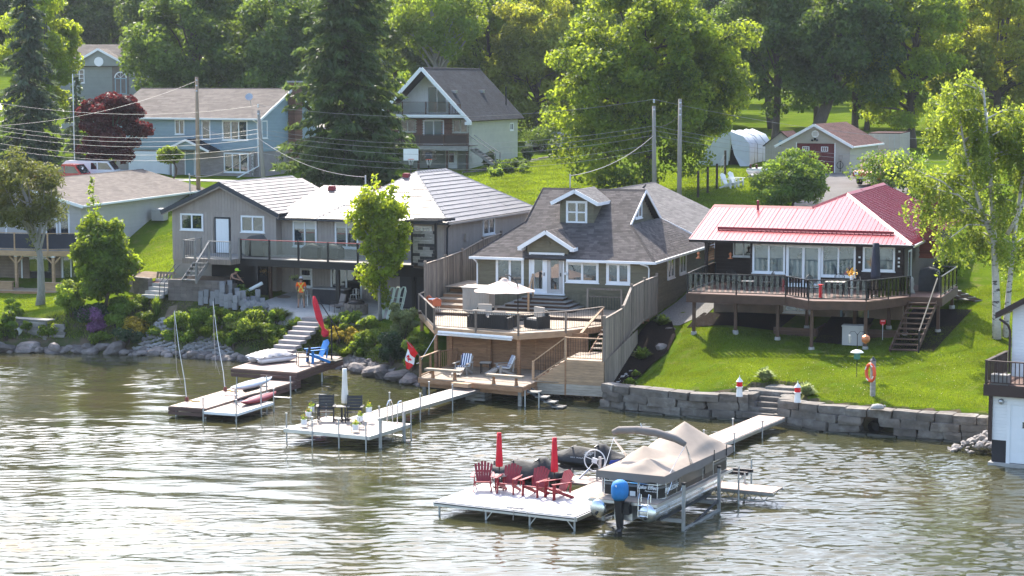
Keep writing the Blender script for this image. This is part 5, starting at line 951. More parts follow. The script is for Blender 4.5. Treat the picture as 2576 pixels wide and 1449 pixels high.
def shrub(name,label,px,py,wpx,hpx,m,n=1800,leaf=.09,seed=1,cat='shrub',y=None,ncl=14,depth=1.0,group=None,flower=None,stems='bark',lift=.0,aspect=.55,at=None,flat=.2):
 p=Vector(at)if at is not None else(ground_at(px,py)if y is None else Vector((ony(px,py,y).x,y,gz(ony(px,py,y).x,y))));s=p.y/_F;w,h=wpx*s/2,hpx*s
 rs=np.random.default_rng(seed);t=thing(name,label,cat,p,0,group);cc,rad=crown_clusters(rs,(0,0,h*(.52+lift)),(w*.8,w*.8*depth,h*.4),ncl,min(w,h)*.42,.35)
 cc[:,2]=np.maximum(cc[:,2],h*.1);vol=np.array([q[0]*q[1]for q in rad]);q,nn,tt=blob_points(rs,cc,rad,np.maximum(8,(n*vol/vol.sum()).astype(int)));q[:,2]=np.maximum(q[:,2],.01)
 b=B()
 for i in rs.choice(len(cc),min(7,len(cc)),False):b.tube([(rs.normal(0,.06),rs.normal(0,.06),-.1),tuple(cc[i]*[.4,.4,.55]),tuple(cc[i])],[.03,.02,.008],5,False)
 b.build('stem',stems,t);link('foliage',leaf_mesh('foliage',q,leaf,m,rs,nn,aspect,tt,flat),t)
 if flower:
  k=int(n*flower[1]);sel=rs.choice(len(q),k,False);up=q[sel]+nn[sel]*.06;link('blossom',leaf_mesh('blossom',up,leaf*flower[2],flower[0],rs,nn[sel],.7),t)
 return t
def tuft(name,label,px,py,wpx,hpx,m,n=160,seed=1,cat='plant',group=None,width=.035,at=None,arch=.5,y=None):
 p=Vector(at)if at is not None else(ground_at(px,py)if y is None else on_ground(ony(px,py,y).x,y));s=p.y/_F;w,h=wpx*s/2,hpx*s;rs=np.random.default_rng(seed);b=B();tint=[]
 t=thing(name,label,cat,p,0,group)
 for i in range(n):
  a=rs.uniform(0,6.283);L=h*rs.uniform(.6,1.05);out=w*rs.uniform(.1,1)**.7;d=Vector((math.cos(a),math.sin(a),0));sd=Vector((-d.y,d.x,0))*width*rs.uniform(.7,1.3);r0=d*out*.15
  zt=L*(1-arch*(out/w)**2);mid=r0+d*out*.5+Vector((0,0,zt*.72));tip=r0+d*out+Vector((0,0,zt*(1-.35*arch*out/w)))
  b.add([r0-sd*.5,r0+sd*.5,mid+sd,tip,mid-sd],[(0,1,2,4),(4,2,3)]);tint+=[rs.uniform()]*5
 b.build('leaves',m,t,tint=tint);return t
def at_px(px,y):x=(px-1288)/5009*y;return on_ground(x,y)
conifer('spruce_tree','huge dark spruce between blue house and white chalet','tree',at_px(872,150),25,5.9,seed=3,levels=46,nb=16,dens=13,spray=.36,start=.05,power=.8)
p=at_px(1640,147)
broad_tree('manitoba_maple','big yellow green tree behind utility poles right of chalet','tree',p,(-.4,.5,8.4),(7.0,5.6,7.2),'leaf_ash',ncl=210,nleaf=66000,leaf=.16,cr=1.25,trunk=.55,seed=11,shell=.5,targets=30,droop=.5,top=(-1.8,0,12),extra=[((-4.5,-1.0,1.7),(1.8,1.5,1.2)),((-3.0,-1.5,.9),(1.9,1.4,1.0)),((-6.3,0,3.2),(1.6,1.5,1.3)),((-1.0,-2,1.5),(2,1.5,1.2)),((2.6,-1,2.6),(2,1.6,1.5)),((-7.2,0,5.6),(1.3,1.3,1.2)),((6.6,0,11.5),(1.6,1.6,1.3)),((6.3,0,8.0),(1.5,1.5,1.2))])
broad_tree('maple_tree','sunlit yellow green tree behind container at upper right','tree',at_px(2290,186),(-.5,0,9.2),(5.0,4.6,7.6),'leaf_lime',ncl=100,nleaf=36000,leaf=.19,cr=1.35,trunk=.5,seed=12,targets=24,top=(.6,0,13))
broad_tree('maple_tree','broad olive green tree at the upper right corner','tree',at_px(2500,192),(0,0,9.2),(6.5,5,7.8),'leaf_olive',ncl=110,nleaf=38000,leaf=.19,cr=1.5,trunk=.5,seed=13,targets=24,top=(.5,0,12))
broad_tree('maple_tree','dark shady tree with leaning trunk behind maroon garage','tree',at_px(2030,182),(3.3,1,9.8),(5.0,4.5,6.6),'leaf_dark',ncl=90,nleaf=30000,leaf=.2,cr=1.5,trunk=.7,seed=14,top=(4.2,0,11),targets=20)
broad_tree('maple_tree','dark tree behind white tent with thin upright trunk','tree',at_px(1945,186),(-.4,1,10.0),(4.6,4.2,7.4),'leaf_dark',ncl=90,nleaf=30000,leaf=.2,cr=1.5,trunk=.4,seed=15,targets=20)
broad_tree('maple_tree','dense dark maple behind left end of blue house roof','tree',at_px(490,201),(0,0,8.8),(6.8,6,7.6),'leaf_deep',ncl=130,nleaf=46000,leaf=.2,cr=1.55,trunk=.5,seed=16,targets=16)
broad_tree('maple_tree','dense dark maple behind right end of blue house roof','tree',at_px(735,197),(0,0,8.6),(6.2,6,7.8),'leaf_deep',ncl=120,nleaf=42000,leaf=.2,cr=1.55,trunk=.5,seed=17,targets=16)
broad_tree('ash_tree','green tree with tall bare grey trunk left of chalet roof','tree',at_px(1085,200),(.6,0,12.5),(4.5,4,4.8),'leaf_maple',ncl=60,nleaf=14000,leaf=.19,cr=1.4,trunk=.45,seed=18,top=(0,0,15),bark='bark_grey',targets=22)
broad_tree('ash_tree','mid green tree rising directly behind the chalet ridge','tree',at_px(1225,208),(0,0,8.5),(5.6,5,8.0),'leaf_maple',ncl=95,nleaf=30000,leaf=.2,cr=1.5,trunk=.4,seed=19,targets=22)
broad_tree('ash_tree','pale olive tree behind right slope of chalet roof','tree',at_px(1345,204),(0,0,8.2),(4.8,4.6,7.6),'leaf_olive',ncl=95,nleaf=30000,leaf=.18,cr=1.3,trunk=.35,seed=20,targets=26)
broad_tree('ash_tree','lime green tree between chalet and the big yellow green tree','tree',at_px(1440,212),(0,0,8.8),(4.6,4.6,8.4),'leaf_lime',ncl=90,nleaf=30000,leaf=.19,cr=1.4,trunk=.35,seed=21,targets=20)
broad_tree('maple_tree','lime tree filling the gap behind garage roof','tree',at_px(2150,208),(0,0,9.5),(5.2,4.6,8.2),'leaf_maple',ncl=90,nleaf=26000,leaf=.2,cr=1.5,trunk=.4,seed=71)
broad_tree('maple_tree','lime tree between the two upper right maples','tree',at_px(2400,214),(0,0,9.5),(5.4,4.6,8.4),'leaf_lime',ncl=90,nleaf=26000,leaf=.2,cr=1.5,trunk=.4,seed=72)
conifer('spruce_tree','tall dark spruce at the upper left edge','tree',at_px(78,168),21,3.4,'needle_blue',seed=22,levels=40,nb=11,dens=11,spray=.36,start=.03,droopy=.7)
conifer('spruce_tree','thin scraggly young spruce in front of ranch house porch','tree',at_px(196,160),8.6,1.6,'needle_blue',seed=23,levels=22,nb=7,dens=10,spray=.26,power=.7)
broad_tree('maple_tree','bright yellow green tree behind dark spruce at upper left','tree',at_px(112,185),(0,0,8.4),(3.2,3.2,8.4),'leaf_lime',ncl=70,nleaf=22000,leaf=.19,cr=1.2,trunk=.3,seed=24)
broad_tree('red_maple','dark red leaved maple beside the blue house','tree',at_px(288,157),(0,0,3.9),(2.7,2.6,3.4),'leaf_red',ncl=70,nleaf=17000,leaf=.16,cr=.75,trunk=.14,seed=25,shell=.4)
broad_tree('globe_maple','small umbrella shaped green tree in front of blue house','tree',on_ground(*at_px(427,163)[:2]),(0,0,2.0),(.95,.95,.62),'leaf_maple',ncl=26,nleaf=3600,leaf=.1,cr=.36,trunk=.09,seed=26,top=(0,0,1.8),targets=6)
ORD='first second third fourth fifth sixth seventh eighth ninth tenth eleventh twelfth thirteenth fourteenth fifteenth sixteenth seventeenth eighteenth nineteenth twentieth twenty-first twenty-second twenty-third twenty-fourth twenty-fifth twenty-sixth'.split()
protos=[broad_tree('forest_tree','x','tree',(0,0,0),(0,0,9.5),(5.5,5,7.5),m,ncl=70,nleaf=17000,leaf=.26,cr=1.7,trunk=.35,seed=30+i,targets=10)for i,m in enumerate(('leaf_dark','leaf_deep','leaf_maple'))]
row=[]
for k,px in enumerate(range(-60,2700,118)):row.append((px+rng.uniform(-30,30),232+rng.uniform(-8,14)+(20 if px<400 else 0),k))
for k,px in enumerate(range(-120,2760,150)):row.append((px+rng.uniform(-40,40),282+rng.uniform(-12,20),k+40))
for i,(px,y,k)in enumerate(row):
 kind=(0 if px<900 else(2 if px<1600 and i%2 else i%3));o=protos[kind];used=[q for q in protos if q.get('used')]
 t=o if not o.get('used')else copy_tree(o);o['used']=1
 t.location=at_px(px,y);t.rotation_euler.z=rng.uniform(0,6.28);s=rng.uniform(.85,1.2);t.scale=(s,s,s*rng.uniform(.95,1.25))
 back=k>=40;n_=sum(1 for q in row if q[0]<px and(q[2]>=40)==back)
 tag(t,'%s tree, %s from left in the %s row of the wood'%(('dark leafy','deep green','fresh green')[kind],ORD[n_],('front','rear')[back]),'tree','wood behind the houses')
for o in COL:
 if 'used' in o:del o['used']
def birch():
 rs=np.random.default_rng(51);pos=on_ground(23.4,95.3);t=thing('birch_tree','twin trunk white birch with drooping leaves on the right lawn','tree',pos);b=B();tips=[]
 def stem(p0,p1,p2,r,seedn):
  pts=[Vector(p0).lerp(Vector(p1),f)*1 if False else Vector(p0)*(1-f)**2+Vector(p1)*2*f*(1-f)+Vector(p2)*f**2 for f in np.linspace(0,1,9)];b.tube(pts,[r*(1-.8*i/8)for i in range(9)],9);return pts
 A=stem((0,0,-.2),(-.15,0,5),(-.9,.2,12.0),.23,1);A2=stem((.45,.2,-.2),(.6,.3,4.5),(1.5,.4,10.6),.17,2);A3=stem((-.2,.1,4.6),(-1.6,.2,7.6),(-2.2,0,11.6),.13,3);A4=stem((.4,.2,5.0),(1.9,.1,7.5),(2.4,.3,12.4),.11,4)
 for pts,k in((A,26),(A2,20),(A3,16),(A4,14)):
  for i in range(k):
   f=rs.uniform(.38,1);q=pts[min(7,int(f*8))].lerp(pts[min(8,int(f*8)+1)],f*8-int(f*8));a=rs.uniform(0,6.28);L=rs.uniform(1.2,3.4)*(1.15-.6*f)
   e=q+Vector((math.cos(a)*L,math.sin(a)*L*.8,rs.uniform(.1,.9)));b.tube([q,q.lerp(e,.5)+Vector((0,0,.25)),e],[.045,.03,.01],5,False);tips.append((q,e))
 for e in((-3.8,-.4,7.4),(-4.3,-.2,6.2),(-5.2,-.3,8.6),(-2.9,-.6,4.6)):q=A[4];e=Vector(e);b.tube([q,q.lerp(e,.5)+Vector((0,0,.5)),e],[.06,.04,.012],5,False);tips.append((q,e));tips.append((q.lerp(e,.5),e))
 b.build('trunk','birch_bark',t,smooth=True);P_,A_,T_=[],[],[]
 for q,e in tips:
  tn=rs.uniform(.2,.9)
  for s in range(27):
   f=rs.uniform(.3,1.08);c=q.lerp(e,f);n=int(rs.uniform(7,17));L=rs.uniform(.35,1.35);x=np.linspace(0,1,n)
   off=rs.normal(0,.22,3);P_.append(np.array(c)[None]+off[None]+np.stack([rs.normal(0,.07,n),rs.normal(0,.07,n),-x*L+.15],1));T_.append(np.full(n,tn))
 p=np.concatenate(P_);link('crown',leaf_mesh('crown',p,.095,'leaf_birch',rs,None,.6,np.concatenate(T_),.1,.5),t)
birch()
p=ground_at(957,806);broad_tree('young_maple','bright lime upright young maple in front of the grey house patio','tree',p,(0,0,4.6),(1.45,1.4,2.9),'leaf_lime',ncl=90,nleaf=15000,leaf=.11,cr=.55,trunk=.1,seed=61,shell=.25,targets=30,top=(0,0,6.8),flat=.1,bark='bark_grey',extra=[((-.2,0,7.3),(.3,.3,.7)),((.7,.1,7.0),(.25,.25,.6)),((-.9,0,6.6),(.3,.3,.6)),((1.4,0,6.3),(.3,.3,.7)),((0,0,1.6),(.6,.6,.6)),((.2,0,1.1),(.4,.4,.5)),((-1.6,0,5.6),(.4,.4,.5))])
p=ground_at(262,800);broad_tree('young_maple','dense dark green column shaped maple left of the wheelbarrows','tree',p,(.0,0,3.1),(1.45,1.4,2.7),'leaf_maple',ncl=100,nleaf=20000,leaf=.12,cr=.6,trunk=.12,seed=62,shell=.3,targets=20,top=(0,0,5),extra=[((-.45,0,6.0),(.42,.42,.9)),((-.6,0,6.9),(.25,.25,.6)),((-.5,0,7.5),(.15,.15,.4)),((1.5,0,3.3),(.5,.5,.5)),((1.9,0,2.9),(.5,.5,.4)),((.8,0,5.0),(.5,.5,.6)),((-1.1,0,4.6),(.5,.5,.6))])
p=on_ground(-28.7,120.3);t=broad_tree('cedar_tree','leaning grey trunk cedar with brownish green crown at left edge','tree',p,(-.9,0,6.6),(2.2,2.0,2.4),'cedar_leaf','bark_grey',ncl=90,nleaf=17000,leaf=.12,cr=.75,trunk=.27,seed=63,top=(-1.1,0,7.6),targets=18,droop=.4,aspect=.35,extra=[((-.3,0,4.0),(.5,.5,.9)),((-1.3,0,9.0),(.8,.7,.7)),((1.2,0,6.2),(.8,.7,1.0)),((-3.0,0,5.8),(.8,.7,1.0))])
broad_tree('lilac_bush','large rounded green lilac beside driveway behind log house','bush',at_px(1990,133),(0,0,2.0),(2.35,2.2,1.9),'leaf_lilac',ncl=70,nleaf=15000,leaf=.11,cr=.75,trunk=.1,seed=64,targets=14,extra=[((-2.2,0,1.2),(.6,.6,.8)),((1.3,0,3.6),(.6,.6,.5)),((.0,0,3.9),(.6,.6,.4))])
shrub('lilac_bush','lilac bush with pale pink blossom beside parked red pickup',2240,480,190,115,'leaf_lilac',5200,.11,65,'bush',y=139,ncl=36,flower=('blossom_pink',.06,.8))
# furniture builders
def adirondack(name,label,m,pos,rz,group=None,slats=6,s=1.0,cat='chair',fan=.12):
 t=thing(name,label,cat,pos,rz,group);t.scale=(s,s,s)
 for i in range(slats):
  f=(i+.5)/slats-.5;x0,x1=f*.46,f*(.46+fan*2);h=.78-abs(f)*.28
  PB('back_slat',m,t,(x0,.20,.26),(x1,.20+h*.42,.26+h*.92),.022,(.46+fan)/slats-.012,up=(1,0,0))
 for i in range(6):PB('seat_slat',m,t,(-.27,-.3+i*.095,.37-i*.022),(.27,-.3+i*.095,.37-i*.022),.088,.022)
 for e in(-1,1):
  PB('front_leg',m,t,(e*.31,-.3,0),(e*.29,-.28,.54),.035,.11,up=(0,1,0));PB('rear_leg',m,t,(e*.26,-.28,.34),(e*.27,.52,0),.03,.11);B().ext([(e*.36-.07,-.4,.55),(e*.36+.07,-.4,.55),(e*.36+.06,.1,.56),(e*.36+.02,.42,.57),(e*.36-.03,.42,.57),(e*.36-.06,.1,.56)],(0,0,.025)).build('arm',m,t);PB('arm_brace',m,t,(e*.31,.34,.2),(e*.34,.36,.55),.03,.06,up=(0,1,0))
 PB('back_rail',m,t,(-.27,.44,.62),(.27,.44,.62),.03,.07);return t
def closed_umbrella(name,label,m,pos,h,z0,r=.13,pole='black_metal',group=None,base=True,tie=None):
 t=thing(name,label,'umbrella',pos,0,group);PC('pole',pole,t,(0,0,0),(0,0,h-.05),.024)
 b=B();n=16
 for k in range(9):
  f=k/8;rr=r*(1.0-.35*f if k else .9)*(.72 if k==3 and tie else 1)
  for j in range(n):a=2*math.pi*j/n;q=rr*(1+.16*math.cos(a*4+k*.3));b.v.append((q*math.cos(a),q*math.sin(a),z0+(h-z0)*f))
 for k in range(8):
  for j in range(n):b.f.append((k*n+j,k*n+(j+1)%n,(k+1)*n+(j+1)%n,(k+1)*n+j))
 b.f.append(tuple(8*n+j for j in range(n)));b.f.append(tuple(range(n))[::-1]);b.build('canopy',m,t,smooth=True)
 if base:B().lathe([(.24,0),(.24,.05),(.05,.09),(.04,.25)],n=16).build('base','black_plastic',t)
 return t
def dock_post(parent,x,y,z0,z1,m='galvanised',r=.03):PC('post',m,parent,(x,y,z0),(x,y,z1),r);P('post_cap',m,parent,(x,y,z1),(.08,.08,.04))
# front dock
D1=Frame(-2.60,68.17,-28);fd=thing('floating_dock','white plank dock platform with walkway to the stone wall in front','dock',(D1.x,D1.y,0),D1.deg)
for x0,x1 in((-.1,1.84),(1.86,3.54),(3.56,5.35)):
 y=0.0
 while y<3.4:P('plank','dock_white',fd,((x0+x1)/2,y+.07,.48),(x1-x0,.132,.035));y+=.14
 P('side_beam','aluminium',fd,((x0+x1)/2,-.03,.4),(x1-x0,.05,.13));P('bumper','dark_steel',fd,((x0+x1)/2,-.065,.43),(x1-x0-.04,.03,.035))
P('side_beam','aluminium',fd,(-.13,1.7,.4),(.05,3.4,.13));P('side_beam','aluminium',fd,(5.38,1.7,.4),(.05,3.4,.13))
for x in(0,1.85,3.55,5.25):
 for y in(.15,3.2):
  PC('leg','galvanised',fd,(x,y,-1.2),(x,y,.44),.04)
  if x in(1.85,3.55,5.25)and y<1:PB('brace','aluminium',fd,(x,y,.0),(x+(.3 if x<5 else-.35),y,.38),.03,.03)
y=3.42
while y<22.2:P('plank','dock_plank',fd,(3.95+.0*y,y+.07,.46),(1.22,.132,.035));y+=.14
for x in(3.33,4.57):P('side_beam','aluminium',fd,(x,12.8,.38),(.05,18.8,.14))
for y in(6,9,13.4,16.2,19.4):
 for x in(3.28,4.62):dock_post(fd,x,y,-1.3,.75)
for i in range(2):B().box(2.1,3.3,5.3+i*2.9,5.55+i*2.9,.38,.46).build('finger_beam','dock_plank',fd)
for i in range(9):P('plank','dock_plank',fd,(2.75,5.25+i*.14,.47),(1.1,.132,.035))
for i in range(2):B().lathe([(.12,0),(.13,.05),(.05,.06),(.05,.14),(.12,.16)],n=12).build('cleat','galvanised',fd,(2.5+i*2.2,.2,.5))if False else P('cleat','galvanised',fd,(2.75+i*2.3,.15,.525),(.2,.04,.04))
rl=thing('mooring_rope','thin rope lying on the front edge of the white dock','rope',D1.w(3.0,.2,.5),D1.deg);B().tube([(.3*math.sin(i*.9),.1*math.cos(i*1.3),.02)for i in range(12)]+[(.05,-.28,0),(.04,-.3,-.35)],.012,5).build('rope','wire',rl)
names=('red plastic armchair farthest left on the white dock beside small table','red plastic armchair right of the small table on the white dock','red plastic armchair third from left on the white dock','red plastic armchair nearest the pontoon boat on white dock')
for i,(x,y,rz)in enumerate(((.52,2.35,-2),(1.5,2.45,-22),(2.55,2.45,-34),(3.45,2.42,-62))):adirondack('plastic_armchair',names[i],'red_plastic',D1.w(x,y,.5),rz,'red chairs on the white dock',slats=6,s=1.0)
st=thing('side_table','small round red brown side table between red chairs','table',D1.w(1.0,2.75,.5),0);B().lathe([(.01,.5),(.27,.5),(.28,.53),(.01,.54)],n=18).build('table_top','chair_taupe',st);B().lathe([(.01,.2),(.18,.2),(.18,.22),(.01,.23)],n=14).build('shelf','red_plastic',st)
for k in range(4):a=k*1.571+.6;PC('leg','red_plastic',st,(.2*math.cos(a),.2*math.sin(a),0),(.2*math.cos(a),.2*math.sin(a),.5),.025)
closed_umbrella('patio_umbrella','closed red umbrella behind the two left red chairs','red_cloth',D1.w(.75,3.15,.5),1.98,.75,.12,group='closed red umbrellas on the white dock');closed_umbrella('patio_umbrella','closed red umbrella nearer the pontoon boat','red_cloth',D1.w(2.95,3.2,.5),1.98,.75,.12,group='closed red umbrellas on the white dock')
def jetski(label,pos,rz,words,blue=False):
 t=thing('jet_ski',label,'jet ski',pos,rz,'covered jet skis')
 sec=[(-1.62,.12,.30,.42),(-1.4,.42,.12,.52),(-1.0,.52,.05,.62),(-.72,.53,.03,.80),(-.3,.54,.02,.78),(.1,.55,.02,.74),(.38,.55,.02,.98),(.62,.54,.03,.95),(.9,.5,.06,.74),(1.25,.4,.12,.62),(1.55,.2,.25,.5),(1.66,.05,.34,.44)]
 rows,hull=[],[]
 for x,w,zb,zt in sec:
  rows.append([(x,-w,zb+.22),(x,-w*.95,zb+.34),(x,-w*.55,(zb+zt)/2+.17),(x,-w*.22,zt-.02),(x,0,zt),(x,w*.22,zt-.02),(x,w*.55,(zb+zt)/2+.17),(x,w*.95,zb+.34),(x,w,zb+.22)])
  hull.append([(x,-w,zb+.24),(x,-w*.8,zb+.08),(x,-w*.3,zb),(x,w*.3,zb),(x,w*.8,zb+.08),(x,w,zb+.24)])
 B().grid(rows).build('cover','black_cloth',t,smooth=True);B().grid([r[::-1]for r in hull]).build('hull','black_plastic',t,smooth=True)
 for e in(-1,1):B().tube([(.42,0,.92),(.38,e*.25,.9),(.34,e*.36,.86)],.035,6).build('handlebar','black_plastic',t)
 P('strap','cover_skirt',t,(-.68,0,.77),(.05,.5,.03))
 for wd,x,z,sz,shear in words:text('lettering',wd,sz,'siding_grey',t,(x,-.46 if z<.55 else-.30,z),(R(62),0,0),.003,shear,.004)
 if blue:B().ext([(1.0,-.5,.3),(1.45,-.3,.36),(1.4,-.32,.48),(1.05,-.47,.45)],(0,-.02,0)).build('hull_flash','sign_blue',t)
 return t
def bunk_lift(label,pos,rz):
 t=thing('jet_ski_lift',label,'boat lift',pos,rz,'jet ski lifts')
 for y in(-.3,.3):B().box(-1.4,1.3,y-.07,y+.07,-.05,.06).build('bunk','bench_vinyl',t)
 for x in(-1.1,1.1):P('cross_beam','aluminium',t,(x,0,-.12),(.08,1.5,.1));PC('leg','galvanised',t,(x,-.75,-1.4),(x,-.75,.35),.035);PC('leg','galvanised',t,(x,.75,-1.4),(x,.75,.35),.035)
 return t
jetski('jet ski under black cover just behind the red chairs',D1.w(.85,5.45,.28),D1.deg+1,[('SEA-DOO',-.15,.36,.17,.0)]);bunk_lift('low bunk lift under the jet ski behind red chairs',D1.w(.85,5.45,.26),D1.deg)
jetski('jet ski under black cover farther back by the wheel',D1.w(1.75,8.6,.36),D1.deg+2,[('spark',.2,.62,.3,.3),('SEA-DOO',-.35,.40,.13,0)],True);bunk_lift('low bunk lift under the farther jet ski',D1.w(1.75,8.6,.34),D1.deg)
lw=thing('lift_wheel','white spoked hand wheel of the boat lift beside walkway','wheel',D1.w(3.05,6.3,.46),-20)
rim=[(.4*math.cos(a),0,.68+.4*math.sin(a))for a in np.linspace(0,2*math.pi,29)];B().tube(rim,.022,8,False).build('rim','white_paint',lw)
for k in range(5):a=k*1.2566+.3;PC('spoke','white_paint',lw,(0,0,.68),(.39*math.cos(a),0,.68+.39*math.sin(a)),.012)
P('hub','white_paint',lw,(0,-.02,.68),(.2,.06,.18),rot=(0,R(15),0));P('upright','aluminium',lw,(.18,.05,.4),(.09,.06,.85));P('foot','galvanised',lw,(0,.0,.03),(.4,.2,.05));B().tube([(-.5,-.4,.02),(-.15,-.1,.4)],.04,6).build('winch_arm','galvanised',lw)
# pontoon boat on its lift
pb=thing('pontoon_boat','pontoon boat under tan cover with blue outboard hood','boat',D1.w(5.75,.25,0),D1.deg+1)
for x in(.33,2.12):
 prof=[(-.12,.24),(-.05,.31),(.0,.315),(5.6,.315),(6.2,.27),(6.6,.17),(6.85,.03)]
 B().tube([(x,y,.82+(.0 if y<6 else(y-6)*.28))for y,r in prof],[r for y,r in prof],20).build('pontoon','pontoon_metal',pb,smooth=True);P('lifting_strake','pontoon_metal',pb,(x+(.3 if x>1 else-.3),3.0,.78),(.08,5.4,.03));B().lathe([(.01,0),(.06,.03),(.02,.05)],n=10).build('drain_plug','black_plastic',pb,(x,-.14,.68),(R(90),0,0))
B().box(0,2.45,0,6.95,1.08,1.15).build('deck','boat_cover',pb);B().box(-.03,2.48,-.04,6.98,1.04,1.13).build('deck_rim','aluminium',pb)
for y in(.6,1.6,2.6,3.6,4.6,5.6):P('cross_member','aluminium',pb,(1.22,y,1.02),(2.2,.06,.08))
B().box(.9,1.55,.05,3.8,.5,.98).build('motor_pod','aluminium',pb)
y0b,y1b=.62,6.85
def fence_panel(name,a,b,z0=1.18,z1=1.85):
 PB(name,'boat_panel',pb,(*a,(z0+z1)/2),(*b,(z0+z1)/2),.03,z1-z0)
 for z in(z0,z1+.08,z0+.48):PB('rail','chrome_rail',pb,(*a,z),(*b,z),.045,.035)
 PB('stripe','boat_stripe',pb,(*a,z0+.38),(*b,z0+.38),.036,.07)
CP=[(.12,y0b+.25),(.28,y0b),(1.5,y0b),(1.56,y0b),(2.2,y0b),(2.36,y0b+.35),(2.36,1.9),(2.36,4.3),(2.36,5.3),(2.36,6.6),(2.1,y1b),(.35,y1b),(.1,6.6),(.1,3.6),(.12,y0b+.25)]
for a,b in zip(CP[:-1],CP[1:]):
 if Vector((a[0]-b[0],a[1]-b[1])).length>.1:fence_panel('side_panel',a,b)
for p in CP[:-1]:PC('stanchion','chrome_rail',pb,(*p,1.15),(*p,1.95),.022)
for a,b in(((2.395,2.0),(2.395,4.2)),((2.395,4.4),(2.395,5.2))):PB('tan_panel','boat_panel_tan',pb,(*a,1.6),(*b,1.6),.02,.42)
text('lettering','Lake Effect',.17,'white_paint',pb,(1.87,y0b-.035,1.55),(R(90),0,0),.004,.25,.004);text('lettering','Platinum Series',.07,'white_paint',pb,(1.98,y0b-.035,1.43),(R(90),0,0),.004,.2);text('lettering','PRINCECRAFT',.2,'white_paint',pb,(2.4,1.45,1.45),(R(90),0,R(90)),.004,.2,.003);text('lettering','PRINCECRAFT',.09,'siding_grey',pb,(.75,y0b-.035,1.7),(R(90),0,0),.004,.15);text('lettering','PRINCECRAFT',.12,'white_paint',pb,(2.4,5.9,1.7),(R(90),0,R(90)),.004,.15);P('registration','white_paint',pb,(1.32,y0b-.03,1.3),(.2,.01,.16))
B().tube([(2.4,1.0,1.3),(2.4,1.5,1.75),(2.4,2.1,1.82),(2.4,2.35,1.4),(2.4,2.2,1.2)],.015,6).build('side_graphic','chrome_rail',pb)
def cover_z(x,y):
 u=min(x-.02,2.46-x);v=min(y-.58,6.92-y);e=max(0.0,min(1.0,min(u/.35,v/.35)));z=1.97+.10*e**.6
 for px_,py_,h,r in((1.25,5.35,.84,1.75),(.78,2.75,.36,.95),(1.5,1.35,.27,.75)):
  d=math.hypot((x-px_)*1.15,(y-py_)*.75);z=max(z,1.97+.1*e**.6+h*max(0,1-d/r)**1.35*min(1,e*1.2))
 z+=.16*math.exp(-((x-1.25)/.9)**2)*max(0,math.sin((y-.6)/6.3*math.pi))*e
 return z
nx,ny=36,76;rows=[]
for j in range(ny+1):
 y=.55+6.4*j/ny;rows.append([(-.0+2.48*i/nx,y,cover_z(2.48*i/nx,y))for i in range(nx+1)])
B().grid(rows).build('cover','boat_cover',pb,smooth=True)
sk=B();ring=[(0,.55),(2.48,.55),(2.48,6.95),(0,6.95),(0,.55)]
for a,b in zip(ring[:-1],ring[1:]):
 k=20;rr=[[],[]]
 for i in range(k+1):f=i/k;x,y=a[0]+(b[0]-a[0])*f,a[1]+(b[1]-a[1])*f;rr[0].append((x,y,1.99));rr[1].append((x*1.01-.012,y,1.72+.03*math.sin(f*17+a[0])))
 sk.grid(rr)
sk.build('cover_skirt','cover_skirt',pb,smooth=True)
for y in(5.0,6.2):PB('strap','black_cloth',pb,(2.52,y,1.75),(2.52,y,2.15),.03,.02,up=(0,1,0))
bm=[(-.12,2.2,3.0),(.1,2.2,3.1),(.8,2.2,3.16),(1.5,2.2,3.12),(2.2,2.2,2.97),(2.55,2.2,2.8)];B().tube(bm,[.1,.13,.14,.14,.13,.09],12).build('folded_bimini','cover_skirt',pb,smooth=True)
for x,xe in((-.1,.05),(2.55,2.42)):
 PB('bimini_pole','chrome_rail',pb,(x,2.2,2.8),(xe,3.2,1.95),.03,.03);PB('bimini_pole','chrome_rail',pb,(x,2.2,2.8),(xe,3.05,1.95),.03,.05);PB('bimini_strap','white_paint',pb,(x,2.15,2.75),(xe,1.1,1.95),.012,.012)
B().tube([(.95,2.2,3.2),(.88,2.25,3.4)],.012,6).build('anchor_light','white_paint',pb)
mt=B();mt.lathe([(.0,0),(.2,-.06),(.29,.05),(.31,.2),(.3,.4),(.25,.53),(.14,.6),(.0,.62)],(1.2,-.2,1.28),11,.92,1.15);mt.build('motor_hood','blue_cover',pb,smooth=True)
B().ext([(1.06,-.38,1.3),(1.34,-.38,1.3),(1.3,-.34,.7),(1.27,-.3,.3),(1.13,-.3,.3),(1.1,-.34,.7)],(0,.26,0)).build('motor_leg','black_plastic',pb);B().box(1.35,1.55,-.25,.0,.75,1.15).build('motor_bracket','black_plastic',pb);B().tube([(1.2,-.5,.22),(1.2,-.1,.22),(1.2,.1,.22)],[.04,.08,.03],10).build('gearcase','black_plastic',pb);B().ext([(1.18,-.35,.3),(1.22,-.35,.3),(1.22,-.05,.3),(1.18,-.05,.3)],(0,0,-.35)).build('skeg','black_plastic',pb)
for k in range(3):a=k*2.094+.4;B().ext([(1.2,-.5,.22),(1.2+.19*math.cos(a-.35),-.53,.22+.19*math.sin(a-.35)),(1.2+.2*math.cos(a+.2),-.46,.22+.2*math.sin(a+.2))],(0,.015,0)).build('propeller_blade','black_plastic',pb)
P('logo','white_paint',pb,(1.2,-.515,1.72),(.05,.012,.1))
ldr=B()
for x in(1.83,2.17):ldr.tube([(x,.12,1.1),(x,.14,1.4),(x,.0,1.45),(x,-.1,1.3),(x,-.14,.7)],.02,6)
for z in(.72,.9,1.08):ldr.tube([(1.83,-.13,z),(2.17,-.13,z)],.02,6)
ldr.build('boarding_ladder','chrome_rail',pb)
